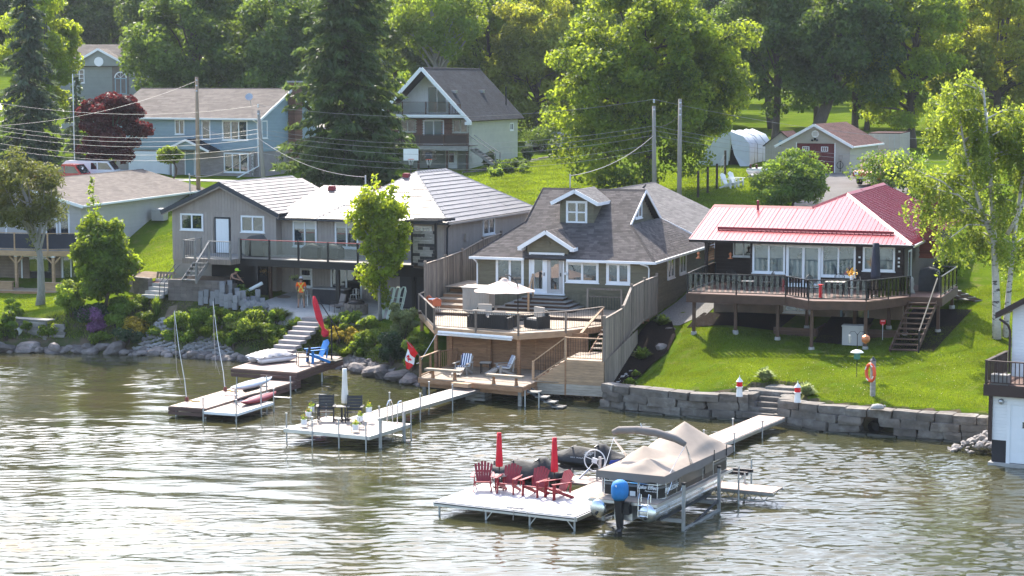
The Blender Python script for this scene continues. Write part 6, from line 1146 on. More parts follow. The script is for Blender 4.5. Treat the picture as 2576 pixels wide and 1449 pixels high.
li=thing('boat_lift','galvanised boat lift frame standing in the water under pontoon boat','boat lift',D1.w(5.75,.25,0),D1.deg+1)
for x,y in((-.2,1.6),(2.75,1.6),(-.2,4.9),(2.75,4.9)):P('post','galvanised',li,(x,y,.35),(.1,.1,2.4));P('post_cap','black_plastic',li,(x,y,1.58),(.12,.12,.08))
for y in(1.6,4.9):PB('cross_beam','galvanised',li,(-.2,y,.3),(2.75,y,.3),.1,.12)
for x in(-.2,2.75):PB('side_beam','galvanised',li,(x,1.6,-.0),(x,4.9,.05),.08,.1)
for x in(.33,2.12):PB('bunk','dark_steel',li,(x,.9,.44),(x,5.6,.44),.14,.1)
PB('brace','dark_steel',li,(2.75,1.7,-.1),(2.75,4.8,.4),.06,.06)
rp=thing('roll_dock','short plank dock on trusses to the right of the pontoon boat','dock',D1.w(6.6,7.35,0),D1.deg+2)
for i in range(21):P('plank','dock_plank',rp,(.08+i*.15,0,.46),(.14,1.15,.035))
for y in(-.55,.55):
 P('top_chord','galvanised',rp,(1.6,y,.41),(3.2,.05,.06));P('bottom_chord','galvanised',rp,(1.45,y,.12),(2.7,.04,.04))
 for i in range(7):PB('truss_web','galvanised',rp,(.1+i*.42,y,.4),(.31+i*.42,y,.12),.025,.025);PB('truss_web','galvanised',rp,(.31+i*.42,y,.12),(.52+i*.42,y,.4),.025,.025)
for x,y in((1.7,.6),(1.9,-.62),(.2,.6)):PC('post','galvanised',rp,(x,y,-1.2),(x,y,.85),.035)
bunk_lift('empty lift with two dark padded bunks right of the pontoon boat',D1.w(6.55,9.6,.55),D1.deg+3)
# middle dock
D2=Frame(-9.145,82.07,-27);md=thing('pipe_dock','pale plank pipe dock with square end in front of the cabin','dock',(D2.x,D2.y,0),D2.deg)
for x0,x1 in((-.4,.95),(.97,2.3),(2.32,3.7)):
 for i in range(24):P('plank','dock_tan',md,((x0+x1)/2,.07+i*.14,.58),(x1-x0,.13,.03))
for y in(-.03,3.4):P('side_beam','aluminium',md,(1.65,y,.52),(4.15,.05,.15))
for x in(-.43,3.73):P('side_beam','aluminium',md,(x,1.68,.52),(.05,3.4,.15))
for s in range(4):
 for i in range(17):P('plank','dock_tan',md,(1.22,3.5+s*2.46+i*.144,.58),(1.22,.134,.03))
 P('joint_plate','white_paint',md,(1.22,3.46+s*2.46,.6),(1.22,.05,.012))
for x in(.6,1.85):P('side_beam','aluminium',md,(x,8.35,.52),(.05,9.8,.15))
for x,y in((-.45,.2),(1.0,-.08),(2.3,-.08),(3.6,-.08),(3.78,3.3),(2.1,3.5),(.55,7.0),(1.9,7.4),(.55,10.6),(1.9,10.4),(-.45,3.3)):dock_post(md,x,y,-1.4,1.2)
for x,y in((3.79,.75),(3.79,2.7)):P('square_post','galvanised',md,(x,y,.0),(.1,.1,2.5))
lad=thing('dock_ladder','curved metal handrail ladder at the corner of middle dock','ladder',D2.w(2.7,3.4,.6),D2.deg)
for x in(0,.5):B().tube([(x,-.25,0),(x,-.25,.75),(x,-.12,.92),(x,.08,.92),(x,.2,.75),(x,.22,-.9)],.024,8).build('rail','chrome_rail',lad)
for z in(-.1,-.35,-.6):PC('rung','chrome_rail',lad,(0,.22,z),(.5,.22,z),.02)
def slat_chair(label,pos,rz):
 t=thing('deck_chair',label,'chair',pos,rz,'black chairs on the middle dock');m='charcoal_wood'
 for i in range(5):PB('back_slat',m,t,(-.3,.22+i*.035,.5+i*.125),(.3,.22+i*.035,.5+i*.125),.025,.11,up=(0,.25,1))
 for i in range(5):PB('seat_slat',m,t,(-.3,-.3+i*.11,.44-i*.012),(.3,-.3+i*.11,.44-i*.012),.1,.03)
 for e in(-1,1):
  PB('back_post',m,t,(e*.3,.18,.4),(e*.3,.4,1.08),.05,.06,up=(0,1,0));P('arm',m,t,(e*.36,-.05,.66),(.12,.66,.035));PB('front_leg',m,t,(e*.33,-.32,0),(e*.33,-.3,.65),.05,.06,up=(0,1,0));PB('rear_leg',m,t,(e*.31,.38,0),(e*.31,.2,.62),.05,.06,up=(0,1,0));PB('stretcher',m,t,(e*.32,-.3,.12),(e*.32,.35,.12),.03,.05)
 return t
slat_chair('black slatted deck chair left of white umbrella on middle dock',D2.w(.15,2.35,.6),2);slat_chair('black slatted deck chair right of white umbrella on middle dock',D2.w(1.3,2.75,.6),-2)
tb=thing('slat_table','small grey slatted table between the black dock chairs','table',D2.w(.72,2.7,.6),0)
for i in range(6):P('top_slat','chair_taupe',tb,(-.27+i*.11,0,.62),(.1,.5,.03))
for a in(0,90):P('foot','charcoal_wood',tb,(0,0,.04),(.7,.08,.06),a)
P('stem','charcoal_wood',tb,(0,0,.32),(.08,.08,.6))
closed_umbrella('patio_umbrella','closed white umbrella standing between the black dock chairs','umbrella_white',D2.w(.66,3.05,.6),2.2,.7,.14)
for i,(x,y)in enumerate(((-.3,1.9),(-.1,1.35),(.15,.62),(2.75,.5),(2.35,1.5),(1.95,2.9))):
 where=('at the back left of the middle dock','second from back at the left of middle dock','at the front left of the middle dock','at the front right of the middle dock','second from front at right of the middle dock','at the back right beside the walkway of middle dock')[i]
 t=thing('flower_pot','white flower pot in black stand '+where,'flower pot',D2.w(x,y,.6),0,'flower pots on the middle dock');z=(.42,.3,.1,.1,.28,.42)[i]
 B().lathe([(.1,0),(.125,.02),(.135,.22),(.12,.23),(.11,.2)],(0,0,z),14).build('pot','white_paint',t);fr_=B()
 for e in(-1,1):fr_.tube([(e*.17,0,0),(e*.17,0,z+.5)],.008,5)
 fr_.tube([(-.17,0,z),(.17,0,z)],.008,5);fr_.tube([(-.17,-.1,0),(.17,.1,0)],.008,5);fr_.build('stand','black_metal',t)
 rs=np.random.default_rng(i);q=rs.normal(0,.065,(70,3))+[0,0,z+.28];link('foliage',leaf_mesh('foliage',q,.04,'leaf_bush',rs),t);q=rs.normal(0,.05,(16,3))+[0,0,z+.36];link('flower',leaf_mesh('flower',q,.03,'petal_red' if i<3 else 'leaf_gold',rs),t)
# left dock
D3=Frame(-15.45,88.62,-21);ldk2=thing('crib_dock','brown composite two level dock at the left shore','dock',(D3.x,D3.y,0),D3.deg)
deck_planks(ldk2,[(0,0),(1.9,0),(1.9,9.3),(0,9.3)],.5,'dock_composite',.145,along='y');deck_planks(ldk2,[(-1.8,9.0),(1.95,8.75),(1.6,14.6),(-2.2,15.2)],.93,'dock_composite',.145,along='y');P('step','dock_brown',ldk2,(.95,8.85,.68),(1.9,.4,.1))
for z in(.38,.2):P('skirt_board','dock_brown',ldk2,(.95,-.02,z),(1.9,.04,.15));P('skirt_board','dock_brown',ldk2,(1.92,4.6,z),(.04,9.2,.15));P('skirt_board','dock_brown',ldk2,(-.02,4.6,z),(.04,9.2,.15))
for z in(.8,.6):PB('skirt_board','dock_brown',ldk2,(-1.8,8.97,z),(1.97,8.72,z),.04,.17);PB('skirt_board','dock_brown',ldk2,(1.97,8.72,z),(1.62,14.6,z),.04,.17)
for x,y in((-1.6,9.2),(1.8,8.9),(.2,.3),(1.7,.3),(1.7,4.5),(.2,4.5),(1.7,12)):PC('leg','galvanised',ldk2,(x,y,-1.2),(x,y,.5),.045)
deck_planks(ldk2,[(1.98,-.35),(3.65,-.35),(3.65,3.0),(1.98,3.0)],.42,'dock_tan',.14)
for a,b in(((1.98,-.38),(3.68,-.38)),((3.68,-.38),(3.68,3.0)),((1.98,3.0),(3.68,3.0))):PB('side_beam','white_paint',ldk2,(*a,.38),(*b,.38),.05,.12)
for x,y in((2.0,-.42),(3.66,-.42),(3.72,3.0),(2.0,2.5)):dock_post(ldk2,x,y,-1.3,1.05)
kr=thing('kayak_rack','metal pole rack holding the kayaks beside left dock','rack',(D3.x,D3.y,0),D3.deg)
for y in(2.1,5.0):
 PC('upright','galvanised',kr,(2.3,y,.0),(2.3,y,1.3),.035);PC('upright','galvanised',kr,(3.55,y,-.8),(3.55,y,1.35),.035);PC('arm','galvanised',kr,(1.5,y,.8),(2.35,y,.8),.03);PC('arm','galvanised',kr,(2.3,y,.32),(3.6,y,.32),.03)
def kayak(label,a,b,m,w,h):
 a,b=Vector(a),Vector(b);c=(a+b)/2;t=thing('kayak',label,'kayak',c,math.degrees(math.atan2(b.y-a.y,b.x-a.x)),'kayaks on the rack');L=(b-a).length;rows=[]
 for i in range(17):
  f=i/16;x=(f-.5)*L;k=max(.04,math.sin(math.pi*f)**.7);lift=.1*(2*f-1)**4
  rows.append([(x,w/2*k*math.cos(q),lift+h*.5*k*math.sin(q))for q in np.linspace(0,2*math.pi,15)])
 B().grid(rows).build('hull',m,t,smooth=True);B().tube([(-.55,0,-h*.46),(.55,0,-h*.46)],[.16,.16],10).build('cockpit','black_plastic',t);P('keel_line','white_paint',t,(0,0,h*.49),(L*.6,.02,.02));return t
kayak('silver white kayak lying upside down on the upper rack',D3.w(1.75,2.5,.98),D3.w(1.95,6.2,.98),'kayak_silver',.72,.36);kayak('dark red kayak on the lower rack by the water',D3.w(2.95,1.3,.55),D3.w(2.95,4.7,.55),'kayak_red',.68,.34)
for i,(x,y,h)in enumerate(((.05,1.5,4.1),(.2,4.8,4.2))):
 t=thing('mooring_whip',('tall white mooring whip at the outer end of left dock','tall white mooring whip midway along the left dock')[i],'mooring whip',D3.w(x,y,.5),D3.deg,'mooring whips on the left dock')
 B().tube([(0,0,0),(-.12,.05,.9),(-.45,.15,2.4),(-.75,.3,h)],[.022,.019,.014,.009],6).build('rod','white_paint',t);B().lathe([(.09,0),(.09,.14),(.05,.2)],n=10).build('base','barrow_rust',t);B().tube([(-.75,.3,h),(-.72,.25,h-1.5),(-.62,.2,1.4),(-.3,.05,.75)],.009,5).build('line','wire',t);B().tube([(-.75,.3,h),(-.65,.25,1.7),(-.6,.2,1.0)],.009,5).build('line','wire',t);B().tube([(.1+.12*k,.15*math.sin(k*2),.02)for k in range(6)],.02,5).build('rope','rope_yellow',t)
pl=thing('pedal_boat','white pedal boat under grey tarp on the left dock','pedal boat',D3.w(-.95,11.6,.95),D3.deg+62)
for y in(-.42,.42):
 rows=[]
 for i in range(11):f=i/10;x=(f-.5)*2.3;k=min(1,.35+2.5*math.sin(math.pi*min(f,.5)if f>.5 else math.pi*f));k=max(.25,k if f<.8 else 1-(f-.8)*2);rows.append([(x,y+.3*k*math.cos(q),.2+.2*k*math.sin(q)*(1 if math.sin(q)<0 else .9))for q in np.linspace(0,2*math.pi,13)])
 B().grid(rows).build('hull','hull_white',pl,smooth=True)
B().box(-1.1,1.1,-.7,.7,.24,.34).build('gunwale','tarp_grey',pl);rows=[]
for i in range(13):
 x=-1.0+2.0*i/12;rows.append([(x,-.68+1.36*j/10,.34+.26*math.sin(math.pi*i/12)**.6*math.sin(math.pi*j/10)**.5+.05*math.sin(i*1.9+j*1.3))for j in range(11)])
B().grid(rows).build('tarp','tarp_grey',pl,smooth=True);B().tube([(1.1,.5,.1),(1.4,.7,.02),(1.3,.9,.02),(1.1,.8,.02),(1.5,1.0,.02)],.015,5).build('rope','wire',pl)
adirondack('adirondack_chair','bright blue tall adirondack chair on the left dock platform','blue_plastic',D3.w(1.25,12.3,.93),-62,s=1.18)
pc=thing('patio_chair','dark metal patio armchair in front of the blue chair','chair',D3.w(1.1,11.1,.93),-75)
for e in(-1,1):B().tube([(e*.28,-.28,0),(e*.28,-.28,.64),(e*.28,.25,.66)],.018,6).build('arm','black_metal',pc);B().tube([(e*.25,.3,0),(e*.25,.24,.45),(e*.25,.36,.95)],.018,6).build('rear_leg','black_metal',pc)
B().box(-.27,.27,-.27,.27,.4,.44).build('seat','brown_trim',pc)
for i in range(6):PB('back_bar','black_metal',pc,(-.2+i*.08,.25,.46),(-.2+i*.08,.35,.92),.025,.02)
cu=thing('cantilever_umbrella','closed red cantilever umbrella hanging from curved black pole by bank steps','umbrella',D3.w(1.75,13.0,.93),D3.deg);B().tube([(.0,0,0),(.02,0,1.6),(0,0,2.2)],.045,8).build('mast','black_metal',cu);B().tube([(.35,.3,1.0),(.1,.1,1.9),(-.5,-.1,2.9),(-.85,-.2,3.35)],.03,8).build('boom','black_metal',cu);b=B();b.tube([(-.85,-.2,3.3),(-.8,-.2,3.0),(-.6,-.15,2.2),(-.4,-.1,1.65),(-.32,-.08,1.45),(-.28,-.05,1.25)],[.06,.14,.17,.08,.2,.15],12);b.build('canopy','red_cloth',cu,smooth=True);P('base','black_metal',cu,(0,0,.04),(.9,.9,.06))
# stone
import bmesh
def rock_mesh(seed,m,square=0.0,sub=2,flat=1.0):
 r=random.Random(seed);bm=bmesh.new()
 if square:bmesh.ops.create_cube(bm,size=2);bmesh.ops.subdivide_edges(bm,edges=bm.edges[:],cuts=2,use_grid_fill=True)
 else:bmesh.ops.create_icosphere(bm,subdivisions=sub,radius=1)
 ph=[(r.uniform(0,6),r.uniform(.8,2.2),Vector((r.gauss(0,1),r.gauss(0,1),r.gauss(0,1))).normalized())for _ in range(7)]
 for v in bm.verts:
  c=v.co.copy()
  if square:L=c.length;c=c.lerp(c.normalized()*1.35,.16);d=sum(math.sin(c.dot(q)*f*1.6+p)for p,f,q in ph)*.028;c+=c.normalized()*d
  else:c*=1+sum(math.sin(c.dot(q)*f*1.5+p)for p,f,q in ph)*.11;c.z*=flat
  v.co=c
 me=bpy.data.meshes.new('stone');bm.to_mesh(me);bm.free();me.materials.append(MATS[m])
 if not square and seed>900:me.polygons.foreach_set('use_smooth',[True]*len(me.polygons))
 return me
BLK=[rock_mesh(i,'armour_stone',1.0)for i in range(8)];BLW=[rock_mesh(i+60,'armour_wet',1.0)for i in range(4)];BLD=[rock_mesh(20+i,'boulder',flat=.72)for i in range(9)];SMALL=[rock_mesh(40+i,'rock',sub=1,flat=.7)for i in range(6)]
def block_run(parent,pts,courses_z,gaps=()):
 for ci,(z0,z1,back)in enumerate(courses_z):
  tot=sum((Vector(b)-Vector(a)).length for a,b in zip(pts[:-1],pts[1:]));s=rng.uniform(-.5,0)
  while s<tot:
   L=rng.uniform(.65,1.5);e=min(s+L,tot);c=(max(s,0)+e)/2;acc=0
   for a,b in zip(pts[:-1],pts[1:]):
    a,b=Vector(a),Vector(b);l=(b-a).length
    if acc+l>=c:break
    acc+=l
   d=(b-a).normalized();p=a+d*(c-acc);nrm=Vector((-d.y,d.x))
   if e-max(s,0)>.25 and not any(g0<c<g1 and ci in cs for g0,g1,cs in gaps):
    q=p+nrm*(back+rng.uniform(-.09,.07));o=link('stone_block',rng.choice(BLW if z0<-.2 else BLK),parent,(q.x,q.y,(z0+z1)/2),(rng.uniform(-.03,.03),rng.uniform(-.03,.03),math.atan2(d.y,d.x)+rng.choice((0,math.pi))+rng.uniform(-.05,.05)),((e-max(s,0))/2*.97,rng.uniform(.32,.4),(z1-z0)/2*rng.uniform(.9,1.12)))
   s=e
CZ=[(-.4,.08,-.1),(.08,.42,.0),(.42,.78,.06),(.78,1.13,.12)]
w1=thing('stone_wall','grey armour stone retaining wall left of the stone steps','wall');block_run(w1,[(4.35,91.3),(5.1,90.5),(8.6,88.35),(10.55,88.0)],CZ);block_run(w1,[(10.5,87.95),(11.15,89.1)],CZ[1:])
w2=thing('stone_wall','grey armour stone retaining wall from steps to the boathouse','wall');block_run(w2,[(11.85,86.55),(13.7,84.95),(16.2,83.75),(19.85,82.0)],CZ,[(3.9,4.75,(1,2))]);block_run(w2,[(12.5,88.0),(11.85,86.6)],CZ[1:])
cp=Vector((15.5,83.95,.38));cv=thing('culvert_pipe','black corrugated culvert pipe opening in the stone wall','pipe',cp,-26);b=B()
for k in range(2):b.tube([(0,-.2,0),(0,.8,0)],.27-.04*k,16,False)
b.build('pipe','black_plastic',cv,smooth=True);B().tube([(0,.3,0),(0,.32,0)],.25,16).build('shade_disc','black_plastic',cv)  # black disc in the pipe stands in for the shade deeper inside
ss=thing('stone_steps','broad natural stone steps leading from the lawn to the dock','steps',(11.2,87.3,0),-28)
for i in range(5):o=link('stone_step',BLK[i],ss,(rng.uniform(-.04,.04),.1+i*.36,.28+i*.2),(0,0,rng.uniform(-.04,.04)),(.95-.02*i,.32,.11))
o=link('stone_step',BLK[6],ss,(.05,2.3,1.18),(0,0,.1),(.72,.5,.13));link('stone_step',BLK[3],ss,(-.9,1.6,1.12),(0,0,.5),(.5,.35,.09))
shore=[Vector((x,y))for x,y in SHORE if-62<x<4]
nb=0
for k in range(190):
 s=rng.uniform(0,1);x=-31+27.5*(k/190)+rng.uniform(-.2,.2)
 for a,b in zip(shore[:-1],shore[1:]):
  if a.x<=x<=b.x:break
 f=(x-a.x)/(b.x-a.x);y=a.y+(b.y-a.y)*f+rng.uniform(-.25,.55);r=rng.uniform(.14,.3)*(1.75 if rng.random()<.28 else 1)
 if-17.5<x<-11.2 and D3 is not None and-1.9<(Vector((x-D3.x,y-D3.y)).dot(Vector(D3.u)))<1.9 and r>.3:r=.25
 o=link('boulder',BLD[nb%9],None,(x,y,r*.28+rng.uniform(-.05,.12)),(rng.uniform(-.3,.3),rng.uniform(-.3,.3),rng.uniform(0,6.28)),(r*rng.uniform(1,1.35),r,r*rng.uniform(.8,1.1)))
 zone=0 if x<-24 else(1 if x<-15.5 else(2 if x<-9.5 else 3))
 tag(o,('rounded boulder in shoreline row below the timber crib','rounded boulder in shoreline row left of crib dock','rounded boulder in shoreline row beside crib dock platform','dark rounded boulder in shoreline row left of cabin lower deck')[zone],'boulder','shoreline boulders zone %d'%zone);nb+=1
def scatter_rocks(name,label,quad,n,r0,r1,m,seed,pile=None):
 r=random.Random(seed);b=B();base=[([tuple(v.co)for v in me.vertices],[tuple(p.vertices)for p in me.polygons])for me in SMALL];q=[Vector(p)for p in quad]
 for _ in range(n):
  u,v=r.random(),r.random();p=q[0].lerp(q[1],u).lerp(q[3].lerp(q[2],u),v);g=ground_at(p.x,p.y)if pile is None else None
  if pile is not None:g=Vector((pile[0]+r.gauss(0,pile[2]),pile[1]+r.gauss(0,pile[2]*.8),0));g.z=max(-.1,pile[3]*(1-math.hypot(g.x-pile[0],g.y-pile[1])/(pile[2]*2.4)))
  s=r.uniform(r0,r1);V,Fq=r.choice(base);rot=Euler((r.uniform(-.6,.6),r.uniform(-.6,.6),r.uniform(0,6.28))).to_matrix();sc=Vector((s*r.uniform(.9,1.5),s,s*r.uniform(.7,1.1)))
  b.add([g+Vector((0,0,s*.3))+rot@Vector((v_[0]*sc.x,v_[1]*sc.y,v_[2]*sc.z))for v_ in V],Fq)
 o=b.build(name,m);return stuff(tag(o,label,'rocks'))
scatter_rocks('rock_slope','loose grey broken rock running down the bank at left',[(405,808),(432,815),(440,895),(335,890)],420,.06,.16,'rock',1);scatter_rocks('rock_slope','loose grey broken rock fanning out left of crib dock',[(500,848),(565,850),(590,905),(445,900)],420,.06,.16,'rock',2);scatter_rocks('rock_slope','round wet stones along the shore right of crib dock',[(845,895),(900,905),(1045,960),(850,930)],300,.08,.2,'boulder',3);scatter_rocks('rubble_pile','tan broken stone pile beside the boathouse foundation',[(0,0)]*4,160,.07,.18,'rubble',4,(19.55,80.2,.62,.75));scatter_rocks('rock_slope','dark stones at the water edge under the cabin stairs',[(1330,975),(1530,990),(1520,1005),(1330,1000)],120,.06,.17,'boulder',5);scatter_rocks('rock_edge','small stones edging the mulch bed beside cabin fence',[(1520,985),(1585,935),(1592,942),(1535,990)],60,.05,.11,'rock',6)
tc=thing('timber_crib','weathered timber retaining crib at left shore','retaining wall',(-28.7,112.2,0),-24)
for i in range(9):
 x=0
 while x<2.75:L=rng.uniform(.7,1.6);e=min(2.8,x+L);P('timber','timber',tc,((x+e)/2,rng.uniform(-.03,.03),.25+i*.16),(e-x-.01,.18,.15));x=e
 if i>3:P('timber','timber',tc,(3.3+rng.uniform(-.1,.1),.3,.2+i*.15),(rng.uniform(.7,1.0),.16,.14),14)
P('cap','weathered',tc,(1.35,.25,1.68),(3.1,.75,.07))
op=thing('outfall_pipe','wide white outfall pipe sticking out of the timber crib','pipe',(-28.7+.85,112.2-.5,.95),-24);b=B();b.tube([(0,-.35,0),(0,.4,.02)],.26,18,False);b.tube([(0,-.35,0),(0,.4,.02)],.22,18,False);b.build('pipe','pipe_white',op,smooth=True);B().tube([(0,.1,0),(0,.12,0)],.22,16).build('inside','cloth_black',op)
# beds, paths, patio
drape('mulch_bed',[G(1668,800),G(1690,815),G(1700,850),G(1680,890),G(1640,925),G(1600,960),G(1560,985),(4.2,92.2),(5.5,97.6),(6.9,102.0),(7.5,103.4)],'mulch',.09);drape('mulch_bed',[tuple(REDH.w(x,y)[:2])for x,y in((-.3,-3.2),(4.3,-3.0),(4.6,.2),(-.3,.2))],'mulch',.04);drape('mulch_bed',[tuple(REDH.w(x,y)[:2])for x,y in((10.2,-5.0),(12.4,-5.6),(13.2,2.6),(10.2,2.6))],'mulch',.04)
drape('gravel_path',[tuple(CABIN.w(x,y)[:2])for x,y in((9.7,-1.0),(11.6,-1.6),(12.4,.5),(11.9,12),(9.7,12))],'gravel',.04)
drape('driveway',[(22.0,155.5),(26.6,153.6),(30,150),(24.5,122),(20,119),(16.5,122),(19,135),(20.5,146)],'asphalt',.05,1.5);drape('road',[(-46,152),(-30,160),(-18,158.5),(-18,161),(-30,163.5),(-48,158)],'road_pale',.05,1.5);drape('patio',[tuple(GREYH.w(x,y)[:2])for x,y in((7.8,-4.4),(9.0,-5.0),(15.6,-5.2),(16.5,-3.0),(16.8,.5),(7.6,.5),(7.6,-2.5))],'patio_stone',.05);drape('far_road',[(-90,222),(-20,222),(-20,228),(-90,229)],'road_pale',.1,4)
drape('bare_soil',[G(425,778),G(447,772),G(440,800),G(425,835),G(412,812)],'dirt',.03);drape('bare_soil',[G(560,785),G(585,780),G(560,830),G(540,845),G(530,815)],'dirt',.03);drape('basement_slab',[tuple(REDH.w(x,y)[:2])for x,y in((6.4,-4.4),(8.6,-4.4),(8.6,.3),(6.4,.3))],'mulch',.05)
dl=[G(1140,438),G(1290,400),G(1420,382),G(1425,386),G(1300,406),G(1150,446)]
for i in range(14):p=ground_at(1178+i*17,434-i*3.0+2*math.sin(i));o=link('stepping_stone',BLK[i%8],None,p+Vector((0,0,.02)),(0,0,i),(.5,.4,.06));tag(o,'flat stepping stone in curved path beside chalet lawn','stone','stepping stones beside chalet')
bs_=thing('stone_stair','grey stone stair through planting down to crib dock','steps');a,b=Vector((-10.7,107.6,2.25)),Vector((-12.0,103.4,1.05))
for i in range(8):f=i/7;c=a.lerp(b,f);P('step','step_stone',bs_,c+Vector((0,0,-.06)),(1.35,.62,.16),-24+2*math.sin(i))
# planting along the shore
def S(*a,**k):return shrub(*a,**k)
S('smoke_bush','purple blossoming shrub above the boulders at left',235,840,80,62,'blossom_purple',2600,.07,1);S('golden_juniper','low yellow tipped juniper spreading over left bank',318,850,125,48,'leaf_gold',1300,.09,2,flat=.8);S('juniper','dark green spreading juniper under the yellow juniper',325,868,150,45,'juniper',2600,.08,3,flat=.6);S('dogwood','tall light green shrub left of the dark column maple',182,805,95,105,'leaf_hosta',3600,.1,4);S('sumac','small bright lime shrub above timber crib at far left',36,800,52,52,'leaf_hosta',1300,.1,5);S('dogwood','dark green shrub hanging over far left shore',16,858,70,78,'leaf_bush',2200,.1,6);S('weigela','mounded green shrub between column maple and daylilies',305,795,85,45,'leaf_bush',2200,.09,7);S('cotoneaster','dark low shrub at foot of the column maple',238,812,110,45,'juniper',2400,.09,8)
bank=[(455,838,62,48),(505,822,70,42),(545,838,50,34),(475,868,52,34),(600,838,70,52),(648,828,74,50),(690,832,56,50),(620,868,80,52),(668,872,70,52),(586,880,46,46),(430,862,46,28),(350,790,60,40),(880,820,60,34),(925,838,60,40),(945,880,60,50),(905,885,60,40),(430,832,40,30),(480,835,60,40),(530,800,60,26),(575,815,50,34),(560,870,50,36),(640,800,60,26),(700,860,60,44),(760,868,30,30),(800,838,36,36),(870,850,50,36),(930,870,50,44),(965,900,50,40),(290,830,60,34),(365,820,50,34),(385,850,40,30),(250,868,60,26),(120,850,60,30),(70,835,40,30)]
for i,(x,y,w,h)in enumerate(bank):
 side='left of crib dock' if x<560 else('behind pedal boat' if x<760 else 'right of bank stairs')
 k=sum(1 for q in bank if q[0]<x and(q[0]<560)==(x<560)and(q[0]<760)==(x<760))
 S('bank_shrub','%s mounded leafy shrub from the left in bank planting %s'%(ORD[k],side),x,y,w,h,('leaf_bush','leaf_hosta','grass_wild')[i%3],int(w*h*.62),.085,70+i,group='bank shrubs '+side)
S('spirea','golden yellow spirea mound right of the bank stair',852,872,62,48,'leaf_gold',1700,.07,31);S('spirea','golden yellow spirea beside lime maple trunk',892,868,60,46,'leaf_gold',1500,.07,32);S('arborvitae','large sage green evergreen left of the cabin deck',1015,870,95,118,'leaf_sage',5200,.09,33);S('arborvitae','dark evergreen shrub below the sage one by cabin deck',985,925,95,88,'juniper',4600,.09,34);S('arborvitae','green shrub filling the corner under cabin deck rim',1040,935,70,90,'leaf_bush',2600,.09,35)
hs=[(745,840,68,46,'left of the bank stair top'),(724,876,46,38,'low beside the bank stair'),(836,830,54,38,'right of the bank stair top'),(815,868,50,60,'right of red umbrella'),(838,895,46,30,'lowest beside the crib dock'),(1667,822,56,34,'against cabin fence at gravel path'),(1614,905,58,40,'in mulch bed halfway down the cabin fence'),(1584,972,40,26,'in mulch bed by the stone wall'),(1600,950,30,22,'in mulch bed beside pale stones'),(905,905,34,30,'under the spirea near water')]
for i,(x,y,w,h,where)in enumerate(hs):tuft('hosta','broad leaved green hosta '+where,x,y,w,h,'leaf_hosta',130,100+i,group='green hostas',width=.11,arch=.6)
for i,(x,y)in enumerate(((1924,990),(2028,998))):tuft('hosta','white edged hosta at the %s of stone steps'%('left','right')[i],x,y,58,40,'leaf_variegated',190,120+i,group='white edged hostas',width=.09,arch=.65)
tuft('daylily','tall daylily clump with pale flowers behind bank',394,800,34,66,'leaf_bush',150,130,width=.03,arch=.3)
for i,(x,y,w,h)in enumerate(((632,850,130,62),(700,812,80,38),(690,880,80,40),(870,905,70,36),(960,905,60,40),(520,850,90,36),(560,805,80,28))):tuft('tall_grass','patch of long wild grass on the bank',x,y,w,h,'grass_wild',420,140+i,group='wild grass patches',width=.035,arch=.4)
gb=[(450,678,46,40,'leaf_bush','leafy green shrub in raised bed left of deck stairs'),(405,690,50,28,'grass_wild','yellow green grass clump in the raised bed'),(532,705,44,26,'grass_wild','grass clump under the deck of the grey house'),(612,706,56,34,'leaf_bush','leafy plant beside the man in black')]
for i,(x,y,w,h,m,lb)in enumerate(gb):(tuft if m=='grass_wild' else S)(*(('garden_plant',lb,x,y,w,h,m,160 if m=='grass_wild' else 900)+(()if m=='grass_wild' else(.09,))),**dict(seed=160+i,y=112.9 if i<3 else 111.8))
for i,(x,y0,w,h,Yd)in enumerate(((1232,354,34,48,171),(1324,340,34,42,176))):S('yew_column','clipped dark columnar yew %s along chalet side wall'%('nearest the stairs' if i==0 else 'farther back'),x,y0,w,h+6,'needle',3000,.09,170+i,y=Yd,ncl=26)
bgs=[(955,425,115,108,'leaf_purple',163,'dark purple smoke bush in front of the chalet',5000),(862,430,40,42,'leaf_bush',152,'small green shrub behind the covered boat',700),(1290,385,130,28,'leaf_deep',168,'low dark hedge along chalet side',2200),(1245,412,50,20,'leaf_bush',165,'low shrub beside chalet stairs',600),(137,400,48,62,'leaf_hosta',152,'small bright green tree on left lawn',1300),(1370,500,40,36,'leaf_tan',124,'tan feathery shrub behind the cabin roof',700),(185,412,40,24,'leaf_bush',150,'round shrub on the left lawn',500),(1360,330,110,70,'leaf_deep',190,'dark hedge behind the chalet at right',2600),(1780,395,90,40,'leaf_maple',168,'leafy shrub left of the white tent',1200),(2420,480,160,70,'leaf_maple',128,'bushes behind birch beside driveway',2600),(2395,640,90,60,'leaf_maple',108,'bush beside right corner of log house',1800),(20,400,110,90,'leaf_dark',150,'dark hedge at far left edge',2600)]
for i,(x,y,w,h,m,Yd,lb,n)in enumerate(bgs):S('garden_shrub',lb,x,y,w,h,m,n,.12,180+i,y=Yd,ncl=24)
